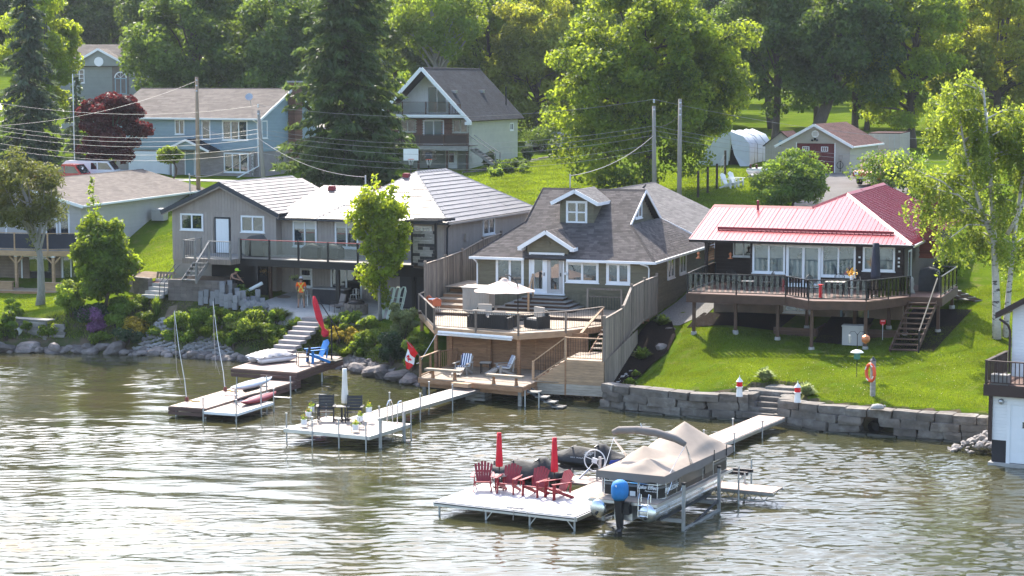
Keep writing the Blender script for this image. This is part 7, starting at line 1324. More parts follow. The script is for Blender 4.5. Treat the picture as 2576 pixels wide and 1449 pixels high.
def blades(name,label,outline,dens,h,m,seed,w=.012):
 rs=np.random.default_rng(seed);o=np.array(outline);x0,y0=o.min(0);x1,y1=o.max(0);n=int((x1-x0)*(y1-y0)*dens);X,Y=rs.uniform(x0,x1,n),rs.uniform(y0,y1,n);ins=np.zeros(n,bool);k=len(o)
 for i in range(k):
  (ax,ay),(bx,by)=o[i],o[(i+1)%k]
  if ay!=by:ins^=((ay>Y)!=(by>Y))&(X<(bx-ax)*(Y-ay)/(by-ay)+ax)
 X,Y=X[ins],Y[ins];Z=terrain(X,Y);n=len(X);patch=.5+.5*np.sin(X*1.1+1.7*np.sin(Y*.8))*np.sin(Y*.9+X*.3)
 a=rs.uniform(0,6.283,n);H=h*rs.uniform(.6,1.3,n)*(.8+.4*patch);W=w*rs.uniform(.7,1.5,n);lx,ly=rs.normal(0,.5,n)*H,rs.normal(0,.5,n)*H
 v=np.stack([np.stack([X-np.cos(a)*W,Y-np.sin(a)*W,Z-.01],1),np.stack([X+np.cos(a)*W,Y+np.sin(a)*W,Z-.01],1),np.stack([X+lx,Y+ly,Z+H],1)],1).reshape(-1,3)
 me=bpy.data.meshes.new(name);me.vertices.add(3*n);me.vertices.foreach_set('co',v.astype(np.float32).ravel());me.loops.add(3*n);me.loops.foreach_set('vertex_index',np.arange(3*n,dtype=np.int32));me.polygons.add(n);me.polygons.foreach_set('loop_start',np.arange(0,3*n,3,dtype=np.int32))
 at=me.attributes.new('tint','FLOAT','POINT');at.data.foreach_set('value',np.repeat(np.clip(.5*patch+rs.uniform(0,.5,n),0,1),3).astype(np.float32));me.materials.append(MATS[m]);me.update();return stuff(tag(link(name,me),label,'grass'))
blades('lawn_grass','mown bright green grass on the right lawn',[(5.4,91.7),(6.25,93.7),(7.1,95.6),(8.0,97),(8.5,99.0),(8.6,101),(10,99.2),(13,98.4),(17.5,97.4),(22,98),(24,106),(28,108),(28,92),(20.2,83),(16.3,84.6),(13.9,85.9),(12.6,88.2),(10.6,89.2),(9,89.3),(6.2,90.8)],720,.055,'grass_blade',1)
blades('lawn_grass','mown grass in front of the grey house',[(-24.5,113.6),(-20,113.2),(-12.5,111.2),(-11.5,109.3),(-15,108.9),(-19,110.2),(-24,112)],700,.06,'grass_blade',2);blades('lawn_grass','sunlit lawn between chalet and cabin',[(-6,158),(-3,172),(4,182),(9,172),(9,150),(6,133),(-4,135)],110,.1,'grass_blade',3,.03);blades('lawn_grass','lawn with white chairs in front of the white tent',[(9,133),(9,160),(21,158),(19,140),(15,126)],110,.09,'grass_blade',4,.03);blades('lawn_grass','lawn strip between siding house and grey house',[(-27,119),(-21.2,117),(-20.6,127),(-22,140),(-25,138)],160,.08,'grass_blade',7,.02);rs=np.random.default_rng(8);q=rs.uniform([9.5,85.5,0],[21,93,0],(420,3));q=q[_shore_d(q[:,0],q[:,1])>.6];q[:,2]=terrain(q[:,0],q[:,1])+.07;stuff(tag(link('clover_flowers',leaf_mesh('clover_flowers',q,.022,'petal_pale',rs)),'scattered tiny white clover flowers in right lawn','flowers'))
blades('wild_grass','uncut grass over the left shore bank',[(-30,111.2),(-24,111),(-16,108.3),(-9.3,105.3),(-5.5,100.5),(-4.4,103),(-8.5,107.6),(-16,109.6),(-24,113),(-30,114)],330,.16,'grass_wild',5,.02);blades('lawn_grass','shaded lawn in front of the left siding house',[(-40,113),(-30,114),(-26,118),(-26,127),(-40,128)],250,.07,'grass_blade',6,.02)
# people
TMP=bpy.data.scenes.new('tmp_build')
def skinned(name,joints,edges,radii,m,parent,root=0,sub=1):
 me=bpy.data.meshes.new(name);me.from_pydata(joints,edges,[]);o=bpy.data.objects.new('tmp',me);TMP.collection.objects.link(o);o.modifiers.new('s','SKIN');sm=o.modifiers.new('d','SUBSURF');sm.levels=sub;sm.render_levels=sub
 for i,v in enumerate(me.skin_vertices[0].data):v.radius=(radii[i],radii[i]);v.use_root=(i==root)
 TMP.view_layers[0].update();dg=TMP.view_layers[0].depsgraph;out=bpy.data.meshes.new_from_object(o.evaluated_get(dg));bpy.data.objects.remove(o)
 out.materials.clear();out.materials.append(MATS[m]);out.polygons.foreach_set('use_smooth',[True]*len(out.polygons));return link(name,out,parent)
def person(label,pos,rz,J,shirt,shorts,hat,sleeves=True,boots='boot_brown',vest=None,group=None):
 t=thing('person',label,'person',pos,rz,group);N,V,E,Rr={},[],[],[]
 def add(n,p,r,to=None):
  N[n]=len(V);V.append(tuple(p));Rr.append(r)
  if to:E.append((N[to],N[n]))
 add('pelvis',J['pelvis'],.14);add('waist',J['waist'],.13,'pelvis');add('chest',J['chest'],.16,'waist');add('neck',J['neck'],.06,'chest');add('jaw',Vector(J['neck']).lerp(Vector(J['head']),.45),.075,'neck');add('head',J['head'],.098,'jaw')
 for s in 'lr':
  add(s+'sh',J[s+'sh'],.075,'chest');add(s+'el',J[s+'el'],.048,s+'sh');add(s+'wr',J[s+'wr'],.034,s+'el');d=(Vector(J[s+'wr'])-Vector(J[s+'el'])).normalized();w=Vector(J[s+'wr']);sd=d.cross(Vector((0,1,.3))).normalized();add(s+'palm',w+d*.08,.036,s+'wr')
  for k in range(4):f=(k-1.5)*.018;add(s+'f%d'%k,w+d*(.15+(.02,.03,.025,.0)[k])+sd*f+Vector((0,-.012,-.008)),.0095,s+'palm')
  add(s+'th',w+d*.1+sd*-.055,.011,s+'palm')
  add(s+'hip',J[s+'hip'],.1,'pelvis');add(s+'kn',J[s+'kn'],.062,s+'hip');add(s+'an',J[s+'an'],.042,s+'kn');add(s+'toe',Vector(J[s+'an'])+Vector((0,-.15,-.05)),.035,s+'an')
 skinned('body',V,E,Rr,'skin',t)
 def cloth(name,keys,ed,rad,m,sub=1):skinned(name,[tuple(J[k])if k in J else k for k in keys],ed,rad,m,t,0,sub)
 def mid(a,b,f):return tuple(Vector(J[a]).lerp(Vector(J[b]),f))
 ks=['waist','chest',mid('chest','neck',.75),'pelvis','lsh','rsh'];ed=[(0,1),(1,2),(0,3),(1,4),(1,5)];rad=[.155,.185,.09,.165,.095,.095]
 if sleeves:ks+=[mid('lsh','lel',.7),mid('rsh','rel',.7)];ed+=[(4,6),(5,7)];rad+=[.07,.07]
 cloth('shirt',ks,ed,rad,shirt);cloth('shorts',['pelvis','lhip',mid('lhip','lkn',.85),'rhip',mid('rhip','rkn',.85)],[(0,1),(1,2),(0,3),(3,4)],[.16,.125,.1,.125,.1],shorts)
 for s in 'lr':a=Vector(J[s+'an']);cloth('boot',[tuple(a+Vector((0,.01,.08))),tuple(a+Vector((0,.0,-.03))),tuple(a+Vector((0,-.17,-.05)))],[(0,1),(1,2)],[.06,.065,.05],boots)
 h=Vector(J['head']);B().lathe([(.115,-.01),(.118,.04),(.1,.1),(.05,.135),(.0,.14)],h+Vector((0,0,.03)),14).build('cap',hat,t,smooth=True);B().ext([tuple(h+Vector((x,y,.02)))for x,y in((-.08,-.09),(.08,-.09),(.07,-.2),(-.07,-.2))],(0,0,.015)).build('cap_brim',hat,t)
 B().lathe([(.1,0),(.112,.05),(.1,.09),(.02,.1)],h+Vector((0,.02,-.03)),12).build('hair','bark',t,smooth=True)
 if vest:
  c=Vector(J['chest'])
  for a,b in(((-.15,.19,.2),(.14,.18,-.25)),((.15,.19,.2),(-.14,.18,-.25)),((-.19,.13,-.28),(.19,.13,-.28))):PB('reflective_stripe',vest,t,c+Vector(a),c+Vector(b),.012,.055,up=(0,1,0))if False else PB('reflective_stripe',vest,t,c+Vector(a),c+Vector(b),.034,.014,up=(0,1,0))
 return t
ST=dict(pelvis=(0,0,.93),waist=(0,0,1.08),chest=(0,0,1.3),neck=(0,-.02,1.5),head=(0,-.05,1.66),lsh=(-.2,0,1.43),rsh=(.2,0,1.43),lel=(-.27,.03,1.14),rel=(.27,.03,1.14),lwr=(-.2,-.16,1.0),rwr=(.2,-.16,1.0),lhip=(-.11,0,.88),rhip=(.11,0,.88),lkn=(-.14,-.02,.48),rkn=(.14,-.02,.48),lan=(-.17,0,.08),ran=(.17,0,.08))
p=onz(758,777,2.42);person('person in orange high visibility shirt and khaki shorts seen from behind',p,182,ST,'hivis_orange','khaki','cap_grey',vest='hivis_yellow')
S2=dict(ST,chest=(0,-.12,1.27),waist=(0,-.02,1.06),neck=(0,-.24,1.44),head=(.02,-.34,1.57),lsh=(-.2,-.14,1.38),rsh=(.2,-.14,1.38),lel=(-.3,-.3,1.2),rel=(.32,-.28,1.15),lwr=(-.12,-.48,1.12),rwr=(.25,-.52,1.0))
p=ony(584,734,112.0);person('bare armed person in black with lime cap leaning over retaining wall',(p.x,p.y,gz(p.x,p.y)),60,S2,'cloth_black','cloth_black','lime_cap',False)
S3=dict(ST,chest=(0,-.1,1.28),neck=(0,-.18,1.46),head=(0,-.28,1.6),lel=(-.28,-.02,1.1),rel=(.28,-.02,1.1),lwr=(-.22,-.22,.86),rwr=(.22,-.22,.86));p=ground_at(340,722)
person('person in yellow green vest and dark shorts pushing wheelbarrow',p,20,S3,'hivis_yellow','cloth_navy','cap_grey',vest='car_grey')
# building site on the lawn
def barrow(label,p,rz,m):
 t=thing('wheelbarrow',label,'wheelbarrow',p,rz,'wheelbarrows');v=[(-.45,-.3,.62),(.5,-.33,.66),(.5,.33,.66),(-.45,.3,.62),(-.3,-.18,.3),(.2,-.2,.3),(.2,.2,.3),(-.3,.18,.3)]
 B().add(v,[(0,1,5,4),(1,2,6,5),(2,3,7,6),(3,0,4,7),(4,5,6,7)]).build('tub',m,t);B().add([(x*.9,y*.9,.6)for x,y,z in v[:4]],[(0,1,2,3)]).build('mortar','concrete',t)
 for e in(-1,1):B().tube([(.75,e*.06,.2),(-.3,e*.2,.32),(-1.0,e*.3,.62)],.022,6).build('handle','pallet_wood',t);B().tube([(-.2,e*.2,.3),(-.4,e*.22,0)],.02,6).build('leg','black_metal',t)
 B().tube([(.75,-.05,.19),(.75,.05,.19)],.19,14).build('wheel','tyre',t);return t
barrow('rusty red wheelbarrow held by the person in yellow green vest',ground_at(357,722),-35,'barrow_rust');barrow('orange wheelbarrow full of mortar in front of the pallet',ground_at(384,738),-10,'barrow_orange')
pt=thing('wooden_pallet','wooden pallet leaning on the retaining wall','pallet',ground_at(412,738),-20)
for i in range(6):P('board','pallet_wood',pt,(-.5+i*.2,.1,.6),(.13,.02,1.2),rot=(R(-18),0,0))
for z in(.1,.6,1.1):P('bearer','pallet_wood',pt,(0,.12+(z-.6)*.31+.05,z),(1.15,.06,.1))
lst=[(507,768,2),(520,770,2),(535,769,2),(548,769,2),(560,775,3),(570,778,2),(579,779,2),(592,780,2),(600,770,2),(612,768,2),(622,766,1),(636,764,1),(560,762,3),(578,760,3),(596,760,2),(648,766,2),(660,768,1),(530,758,2),(545,757,2)]
for i,(x,y,n)in enumerate(lst):
 g=ground_at(x,y)
 for k in range(n):o=P('paving_block','block_grey',None,g+Vector((rng.uniform(-.02,.02),rng.uniform(-.02,.02),.2+k*.4)),(.27,.3,.39),rng.uniform(-12,12));tag(o,'grey concrete block in upright stacks on lawn before retaining wall','concrete block','upright block stacks')
for i in range(14):g=ground_at(612+i*4.2,782+(i%3)*1.5);o=P('paving_block','block_grey',None,(g.x,g.y,gz(g.x,g.y)+.16+(.12 if i%3==0 else 0)),(.27,.3,.39),0,(R(rng.uniform(-8,8)),R(48),R(-25+rng.uniform(-8,8))));tag(o,'grey concrete block in toppled slanting row on lawn','concrete block','toppled blocks')
rw=thing('retaining_wall','tan block retaining wall with stone steps below grey house deck','wall',(GREYH.x,GREYH.y,0),GREYH.deg)
def wall_run(pts,z0,n,m='block_wall',h=.2):
 for i in range(n):
  for a,b in zip(pts[:-1],pts[1:]):
   a,b=Vector(a),Vector(b);k=max(1,round((b-a).length/.42))
   for j in range(k):c=a.lerp(b,(j+.5)/k);P('wall_block',m,rw,(c.x,c.y,z0+h*(i+.5)),((b-a).length/k-.012,.3,h-.012),math.degrees(math.atan2(b.y-a.y,b.x-a.x)))
wall_run([(-1.6,-1.6),(-1.3,-2.7),(-.2,-3.6),(1.0,-3.95)],2.9,5);wall_run([(2.3,-4.0),(5.9,-3.9)],2.7,6);wall_run([(5.9,-3.9),(5.9,-2.8)],2.3,7)
for i in range(5):P('step','patio_stone',rw,(1.65,-4.7+i*.36,2.95+i*.19),(1.25,.42,.19))
B().add([(-1.6,-1.6,3.85),(-1.3,-2.6,3.85),(-.2,-3.5,3.85),(1.0,-3.85,3.85),(1.0,-1.0,3.9),(-1.6,-.5,3.9)],[(0,1,2,3,4,5)]).build('bed_soil','dirt',rw);B().add([(2.3,-3.9,3.85),(5.8,-3.8,3.85),(5.8,-1.6,3.9),(2.3,-1.6,3.9)],[(0,1,2,3)]).build('bed_soil','dirt',rw)
for x in(2.2,2.5):B().tube([(x,-4.9,2.9),(x,-4.8,3.75),(x+.1,-3.3,4.7)],.022,6).build('handrail','dark_steel',rw)
dc=thing('dirt_heap','heap of brown soil under the raised deck','soil',GREYH.w(7.9,-.9,2.35));B().lathe([(.95,0),(.7,.28),(.3,.5),(.0,.56)],n=18,sx=1.2).build('soil','dirt',dc,smooth=True)
pp=thing('drain_pipe','white plastic pipe slanting from the retaining wall','pipe',GREYH.w(6.2,-3.0,3.0),GREYH.deg);B().tube([(0,0,0),(1.4,.3,.75)],.1,12).build('pipe','pipe_white',pp,smooth=True)
B().box(3.2,6.9,-.9,-.8,2.3,4.9).build('under_deck_shade','cloth_black',gh)  # black box stands in for the deep shade under the raised deck
br=thing('outdoor_bar','black plank outdoor bar counter on the patio','bar',GREYH.w(11.2,-1.3,2.4),GREYH.deg);B().box(-.95,.95,-.3,.35,0,1.02).build('core','charcoal_wood',br);P('counter_top','weathered',br,(0,0,1.06),(2.15,.85,.07))
for i in range(13):P('plank','charcoal_wood',br,(-.9+i*.15,-.32,.5),(.14,.03,1.0))
def stool(label,p,rz):
 t=thing('bar_stool',label,'stool',p,rz,'metal bar stools')
 for a,b in((-1,-1),(1,-1),(1,1),(-1,1)):PC('leg','aluminium',t,(a*.24,b*.24,0),(a*.16,b*.16,.72),.018)
 P('seat','aluminium',t,(0,0,.73),(.36,.36,.03));B().tube([(-.17,.15,.74),(-.18,.2,1.0),(0,.22,1.06),(.18,.2,1.0),(.17,.15,.74)],.018,6).build('backrest','aluminium',t);P('splat','aluminium',t,(0,.2,.9),(.12,.02,.3))
stool('white metal stool at the left end of outdoor bar',GREYH.w(10.1,-2.1,2.4),150);stool('white metal stool at the right end of outdoor bar',GREYH.w(12.5,-.9,2.4),-20)
fp=thing('fire_pit','round block fire pit with black lid at patio edge','fire pit',GREYH.w(14.0,-3.6,2.38))
for k in range(3):
 for j in range(14):a=j*.4488+k*.22;P('pit_block','block_wall',fp,(.55*math.cos(a),.55*math.sin(a),.1+k*.19),(.2,.24,.18),math.degrees(a))
B().lathe([(.5,.58),(.42,.72),(.1,.8),(0,.8)],n=18).build('lid','black_metal',fp,smooth=True)
lc=thing('lounge_chair','dark patio lounge chair beside the fire pit','chair',GREYH.w(12.6,-3.2,2.38),-60);P('seat','cover_skirt',lc,(0,0,.36),(.6,.6,.08));P('back','cover_skirt',lc,(0,.33,.68),(.6,.07,.65),rot=(R(-15),0,0))
for e in(-1,1):B().tube([(e*.33,-.32,0),(e*.33,-.32,.58),(e*.33,.36,.6),(e*.33,.36,0)],.022,6).build('arm_frame','black_metal',lc)
for i in range(3):
 t=thing('garden_lounger',('pale green tubular lounger leaning at patio end, front one','pale green tubular lounger leaning at patio end, middle one','pale green tubular lounger leaning at patio end, rear one')[i],'lounger',GREYH.w(16.3+i*.22,-3.9+i*.25,2.3),GREYH.deg-25,'pale green loungers')
 for q in(.0,.12):B().tube([(-.3+q,-.5,0),(-.3+q,-.2,.8),(-.28+q,.0,1.45),(-.1,.1,1.65),(.1,.1,1.65),(.28-q,.0,1.45),(.3-q,-.2,.8),(.3-q,-.5,0)],.035,6).build('frame','mint_plastic',t)
 for z in(.5,.8,1.1):PB('slat','mint_plastic',t,(-.28,-.2+(z-.5)*.2,z),(.28,-.2+(z-.5)*.2,z),.02,.06)
def covered(name,label,cat,p,rz,prof,m='grey_cover',sx=1.0,sy=1.0):
 t=thing(name,label,cat,p,rz);rows=[]
 for x,y0,y1,z in prof:rows.append([(x*sx,y0*sy,0.02),(x*sx,y0*sy*1.02,z*.6),(x*sx,y0*sy*.9,z*.96),(x*sx,(y0+y1)/2,z),(x*sx,y1*sy*.9,z*.96),(x*sx,y1*sy*1.02,z*.6),(x*sx,y1*sy,.02)])
 B().grid(rows).build('cover',m,t,smooth=True)
 for x,y0,y1,z in(prof[0],prof[-1]):B().add([(x*sx,y0*sy,.02),(x*sx,y0*sy,z*.8),(x*sx,(y0+y1)/2,z),(x*sx,y1*sy,z*.8),(x*sx,y1*sy,.02)],[(0,1,2,3,4)]).build('end_panel',m,t)
 return t
covered('covered_grill','barbecue under grey cover on the glass railed deck','grill',GREYH.w(6.5,-1.4,5.1),GREYH.deg,[(-.62,-.3,.3,.8),(-.6,-.32,.32,.95),(-.35,-.34,.34,1.2),(.3,-.34,.34,1.28),(.55,-.32,.32,1.0),(.6,-.3,.3,.85)])
for i,x in enumerate((9.9,11.2)):covered('covered_armchair','patio armchair under dark cover, %s one behind the glass'%('left','right')[i],'chair',GREYH.w(x,-1.0,5.1),GREYH.deg,[(-.52,-.4,.4,.62),(-.3,-.4,.42,.78),(0,-.38,.42,.85),(.3,-.4,.42,.78),(.52,-.4,.4,.62)])
for i,(fx,x,y,z)in enumerate(((GREYH,9.0,-1.5,3.95),(GREYH,7.4,-2.2,4.3))):t=thing('hanging_basket',('hanging flower basket beside the lower window','dried hanging plant on the black post')[i],'plant',fx.w(x,y,z));B().lathe([(.08,-.12),(.17,0),(.16,.02)],n=12).build('basket','black_plastic',t);PC('hanger','wire_dark',t,(0,0,0),(0,0,4.75-z),.006);rs=np.random.default_rng(i);link('foliage',leaf_mesh('foliage',rs.normal(0,.13,(120,3))*[1,1,.6]+[0,0,.06],.05,('leaf_variegated','leaf_tan')[i],rs),t)
# cabin decks
um=thing('cantilever_umbrella','open beige cantilever umbrella over the cabin deck','umbrella',CABIN.w(3.9,-4.6,2.97),CABIN.deg);B().tube([(0,0,0),(0,0,1.7),(-.1,.05,1.95),(-.55,.2,2.25),(-.8,.3,2.22)],.03,8).build('mast','black_metal',um);n=8;rows=[]
c0=Vector((-.85,.3,0));b=B()
for k in range(n):a0,a1=2*math.pi*k/n,2*math.pi*(k+1)/n;b.add([c0+Vector((0,0,2.02)),c0+Vector((1.62*math.cos(a0),1.62*math.sin(a0),1.42)),c0+Vector((1.55*math.cos((a0+a1)/2),1.55*math.sin((a0+a1)/2),1.45)),c0+Vector((1.62*math.cos(a1),1.62*math.sin(a1),1.42))],[(0,1,2),(0,2,3)])
b.build('canopy','umbrella_beige',um);B().lathe([(.3,1.9),(.12,2.07),(.0,2.1)],c0,10).build('vent_cap','umbrella_beige',um);P('base','black_metal',um,(0,0,.04),(.8,.8,.07))
for k in range(n):a=2*math.pi*k/n;PC('rib','black_metal',um,c0+Vector((0,0,1.98)),c0+Vector((1.6*math.cos(a),1.6*math.sin(a),1.41)),.01)
sb=thing('storage_shed','tan resin storage cabinet against the cabin wall on deck','cabinet',CABIN.w(1.0,-2.6,3.13),CABIN.deg);B().box(-.75,.75,-.4,.4,0,1.18).build('body','resin_tan',sb);B().ext([(-.8,-.46,1.18),(.8,-.46,1.18),(.8,-.46,1.24),(-.8,-.46,1.24)],(0,.92,.06)).build('lid','resin_tan',sb)
for i in range(10):P('panel','resin_tan',sb,(-.68+i*.15,-.41,.58),(.13,.02,1.1))
for i in range(5):P('side_panel','resin_tan',sb,(.76,-.3+i*.15,.58),(.02,.13,1.1))
def wicker(label,p,rz,back=.8):
 t=thing('wicker_chair',label,'chair',p,rz,'black wicker chairs');B().box(-.4,.4,-.42,.3,0,.4).build('base','black_wicker',t);B().ext([(-.42,.22,0),(.42,.22,0),(.42,.22,back),(-.42,.22,back)],(0,.16,.0)).build('back','black_wicker',t)
 for e in(-1,1):B().box(e*.47-.07,e*.47+.07,-.42,.36,0,.6).build('arm','black_wicker',t)
 B().box(-.36,.36,-.4,.2,.4,.5).build('seat_cushion','cushion',t);B().box(-.34,.34,.06,.2,.5,back+.16).build('back_cushion','cushion',t)
wicker('black wicker chair with tan cushion left of deck table',CABIN.w(3.0,-7.0,2.97),CABIN.deg+10,.85);wicker('black wicker chair with tan cushion right of deck table',CABIN.w(5.9,-7.3,2.97),CABIN.deg-30,.85);wicker('black wicker chair turned away at the deck rail',CABIN.w(4.4,-8.6,2.97),CABIN.deg+180,.75);wicker('black wicker chair turned away at left of the rail',CABIN.w(3.3,-8.4,2.97),CABIN.deg+175,.75)
tb=thing('wicker_table','low black wicker table between deck chairs','table',CABIN.w(4.3,-7.3,2.97),CABIN.deg);B().box(-.5,.5,-.35,.35,0,.58).build('base','black_wicker',tb);B().box(-.55,.55,-.4,.4,.58,.61).build('glass_top','window_glass',tb)
for i,(x,y,rz)in enumerate(((-1.6,-2.6,130),(-1.0,-3.7,200))):
 t=thing('plastic_chair','orange moulded chair %s of bistro table at deck corner'%('behind','in front')[i],'chair',CABIN.w(x,y,3.0),rz,'orange chairs at deck corner');B().tube([(-.2,.18,.42),(-.22,.22,.7),(0,.24,.82),(.22,.22,.7),(.2,.18,.42)],.05,8).build('shell_back','orange_plastic',t);P('back_panel','orange_plastic',t,(0,.22,.6),(.4,.03,.36));P('seat','orange_plastic',t,(0,0,.42),(.44,.42,.05))
 for a,b in((-1,-1),(1,-1),(1,1),(-1,1)):PC('leg','aluminium',t,(a*.2,b*.2,0),(a*.16,b*.15,.42),.014)
t=thing('bistro_table','small white bistro table between orange chairs','table',CABIN.w(-1.3,-3.15,3.0));B().lathe([(.01,.68),(.3,.68),(.3,.71),(.01,.71)],n=16).build('top','white_paint',t);PC('stem','white_paint',t,(0,0,0),(0,0,.7),.03);B().lathe([(.2,0),(.04,.05)],n=12).build('foot','white_paint',t)
aw=thing('retracted_awning','rolled white awning fixed along the deck rim','awning',CABIN.w(1.3,-9.12,2.78),CABIN.deg-9.7);B().tube([(.1,-.05,0),(4.3,-.05,-.02)],.07,10).build('roller','white_paint',aw);PB('front_bar','white_paint',aw,(.1,-.14,-.1),(4.3,-.14,-.12),.05,.07)
for a,b in((.8,2.6),(2.3,4.1)):PB('arm','aluminium',aw,(a,-.2,-.07),(b,-.2,-.12),.04,.03)
B().tube([(0,-.05,-.1),(-.4,-.3,-.9),(-.75,-.4,-1.5),(-.8,-.45,-1.55),(-.95,-.4,-1.6)],.015,6).build('crank_rod','white_paint',aw)
for i,(x,y,rz)in enumerate(((3.15,-10.3,-22),(5.15,-10.0,-72))):
 lb=('left','right')[i];p=CABIN.w(x,y,.92);adirondack('adirondack_chair','taupe adirondack chair with footrest, %s one on lower deck'%lb,'chair_taupe',p,rz,'taupe chairs on the lower deck',slats=7);a=R(rz);d=Vector((math.sin(a),-math.cos(a),0));ft=thing('footrest','slatted taupe footrest before the %s lower deck chair'%lb,'footrest',p+d*.68,rz)
 for k in range(6):P('slat','chair_taupe',ft,(0,-.22+k*.09,.36-k*.0-(5-k)*.045),(.5,.08,.025),rot=(R(24),0,0))
 for e in(-1,1):PB('side','chair_taupe',ft,(e*.22,-.26,.03),(e*.22,.24,.32),.03,.09)
 tw=thing('striped_cushion','navy and white striped cushion on the %s lower deck chair'%lb,'cushion',p,rz)
 for k in range(8):m=('stripe_navy','stripe_white')[k%2];x0=-.24+k*.06;PB('stripe',m,tw,(x0+.03,.22,.42),(x0+.03,.47,.96),.06,.05,up=(0,1,.4));PB('stripe',m,tw,(x0+.03,.2,.38),(x0+.03,-.3,.43),.06,.05)
t=thing('side_table','small dark square table between striped chairs','table',CABIN.w(4.0,-9.5,.92),CABIN.deg+12);P('top','cushion',t,(0,0,.52),(.55,.5,.03));P('apron','black_metal',t,(0,0,.48),(.52,.47,.05))
for a,b in((-1,-1),(1,-1),(1,1),(-1,1)):P('leg','black_metal',t,(a*.22,b*.2,.24),(.04,.04,.48))
fl=thing('flag','red and white flag with red leaf hanging from slanted pole','flag',CABIN.w(1.45,-11.6,1.85),CABIN.deg);B().tube([(0,0,0),(-.62,-.35,.85)],.018,6).build('pole','pole_wood',fl);B().lathe([(.0,-.03),(.03,0),(0,.03)],(-.63,-.36,.87),8).build('finial','copper',fl)
def flag_pt(u,v):return Vector((-.6+.5*v*(1-u*.75)+.06*math.sin(u*7+v*3)-.02*u,-.34+.28*v*(1-u*.7)+.07*math.sin(v*6+u*4),.82-.62*v*(1-u)-u*1.35-.1*v*u))
for nme,u0,u1,m in(('red_band',0,.3,'flag_red'),('white_band',.3,.7,'flag_white'),('red_band',.7,1,'flag_red')):B().grid([[flag_pt(u0+(u1-u0)*i/6,j/9)for j in range(10)]for i in range(7)]).build(nme,m,fl,smooth=True)
lf=[(0,.5),(.06,.3),(.16,.36),(.13,.1),(.26,.2),(.28,.1),(.42,.08),(.3,-.05),(.34,-.12),(.06,-.2),(.04,-.2),(.04,-.42),(-.04,-.42),(-.04,-.2),(-.06,-.2),(-.34,-.12),(-.3,-.05),(-.42,.08),(-.28,.1),(-.26,.2),(-.13,.1),(-.16,.36),(-.06,.3)]
B().add([flag_pt(.5-y*.36,.5+x*.8)+Vector((.0,-.02,0))for x,y in lf],[tuple(range(len(lf)))]).build('maple_leaf','flag_red',fl)
bird=thing('crow','small black crow perched on the cabin ridge','bird',CABIN.w(7.6,5.45,9.16),60);B().tube([(-.2,0,.12),(-.05,0,.14),(.08,0,.2),(.15,0,.27),(.2,0,.27),(.26,0,.26)],[.015,.06,.07,.04,.035,.005],8).build('body','cloth_black',bird,smooth=True)
for e in(-1,1):PC('leg','cloth_black',bird,(.03,e*.02,-.02),(.03,e*.02,.1),.006)
bpy.data.scenes.remove(TMP)
# log house deck and lawn
def iron_chair(label,p,rz):
 t=thing('iron_chair',label,'chair',p,rz,'black iron chairs on log house deck');P('seat','black_metal',t,(0,0,.44),(.44,.42,.03))
 for k in range(7):PB('back_bar','black_metal',t,(-.18+k*.06,.2,.45),(-.22+k*.073,.3,.95-abs(k-3)*.03),.018,.018)
 B().tube([(-.22,.2,.44),(-.24,.3,.85),(0,.32,1.0),(.24,.3,.85),(.22,.2,.44)],.016,6).build('back_hoop','black_metal',t)
 for a in(-1,1):B().tube([(a*.22,.22,.64),(a*.28,-.1,.66),(a*.24,-.2,.44),(a*.26,-.24,0)],.016,6).build('arm','black_metal',t);PC('rear_leg','black_metal',t,(a*.2,.2,.44),(a*.24,.26,0),.016)
for i,(x,y,rz,w)in enumerate(((1.7,-1.7,30,'at the far left'),(3.6,-2.2,-60,'in front of the left window'),(6.2,-3.4,60,'left of the square table'),(8.2,-3.6,-70,'right of the square table'),(7.2,-2.2,0,'behind the square table'))):iron_chair('black wrought iron chair '+w,REDH.w(x,y,4.55),REDH.deg+rz)
for nme,lb,x,y,w in(('square_table','square stone topped table on log house deck',7.3,-3.4,.95),('side_table','low iron table with glass top at left of log house deck',2.6,-2.1,.6)):
 t=thing(nme,lb,'table',REDH.w(x,y,4.55),REDH.deg);P('top','cushion',t,(0,0,.7 if w>.8 else .45),(w,w*.8,.04))
 for a,b in((-1,-1),(1,-1),(1,1),(-1,1)):PC('leg','black_metal',t,(a*w*.4,b*w*.32,0),(a*w*.4,b*w*.32,.68 if w>.8 else .44),.02)
closed_umbrella('patio_umbrella','closed navy umbrella standing on log house deck','navy_cloth',REDH.w(9.2,-3.2,4.55),2.65,.85,.22)
t=thing('flower_vase','vase of orange flowers on the log house deck table','vase',REDH.w(8.0,-3.0,4.55));PC('stand','white_paint',t,(0,0,0),(0,0,.75),.05);B().lathe([(.06,.75),(.1,.85),(.06,1.0)],n=10).build('vase','white_paint',t);rs=np.random.default_rng(9);link('flower',leaf_mesh('flower',rs.normal(0,.11,(90,3))+[0,0,1.12],.05,'petal_yellow',rs),t)
t=thing('red_stool','narrow red stool beside the square table','stool',REDH.w(6.75,-4.4,4.55));P('post','flag_red',t,(0,0,.3),(.16,.12,.6));P('seat','flag_red',t,(0,0,.62),(.26,.24,.05))
covered('covered_grill','barbecue under black cover at right end of log house deck','grill',REDH.w(11.3,.4,4.55),REDH.deg,[(-.5,-.32,.32,.9),(-.45,-.34,.34,1.1),(0,-.36,.36,1.25),(.45,-.34,.34,1.1),(.5,-.32,.32,.9)],'black_cloth')
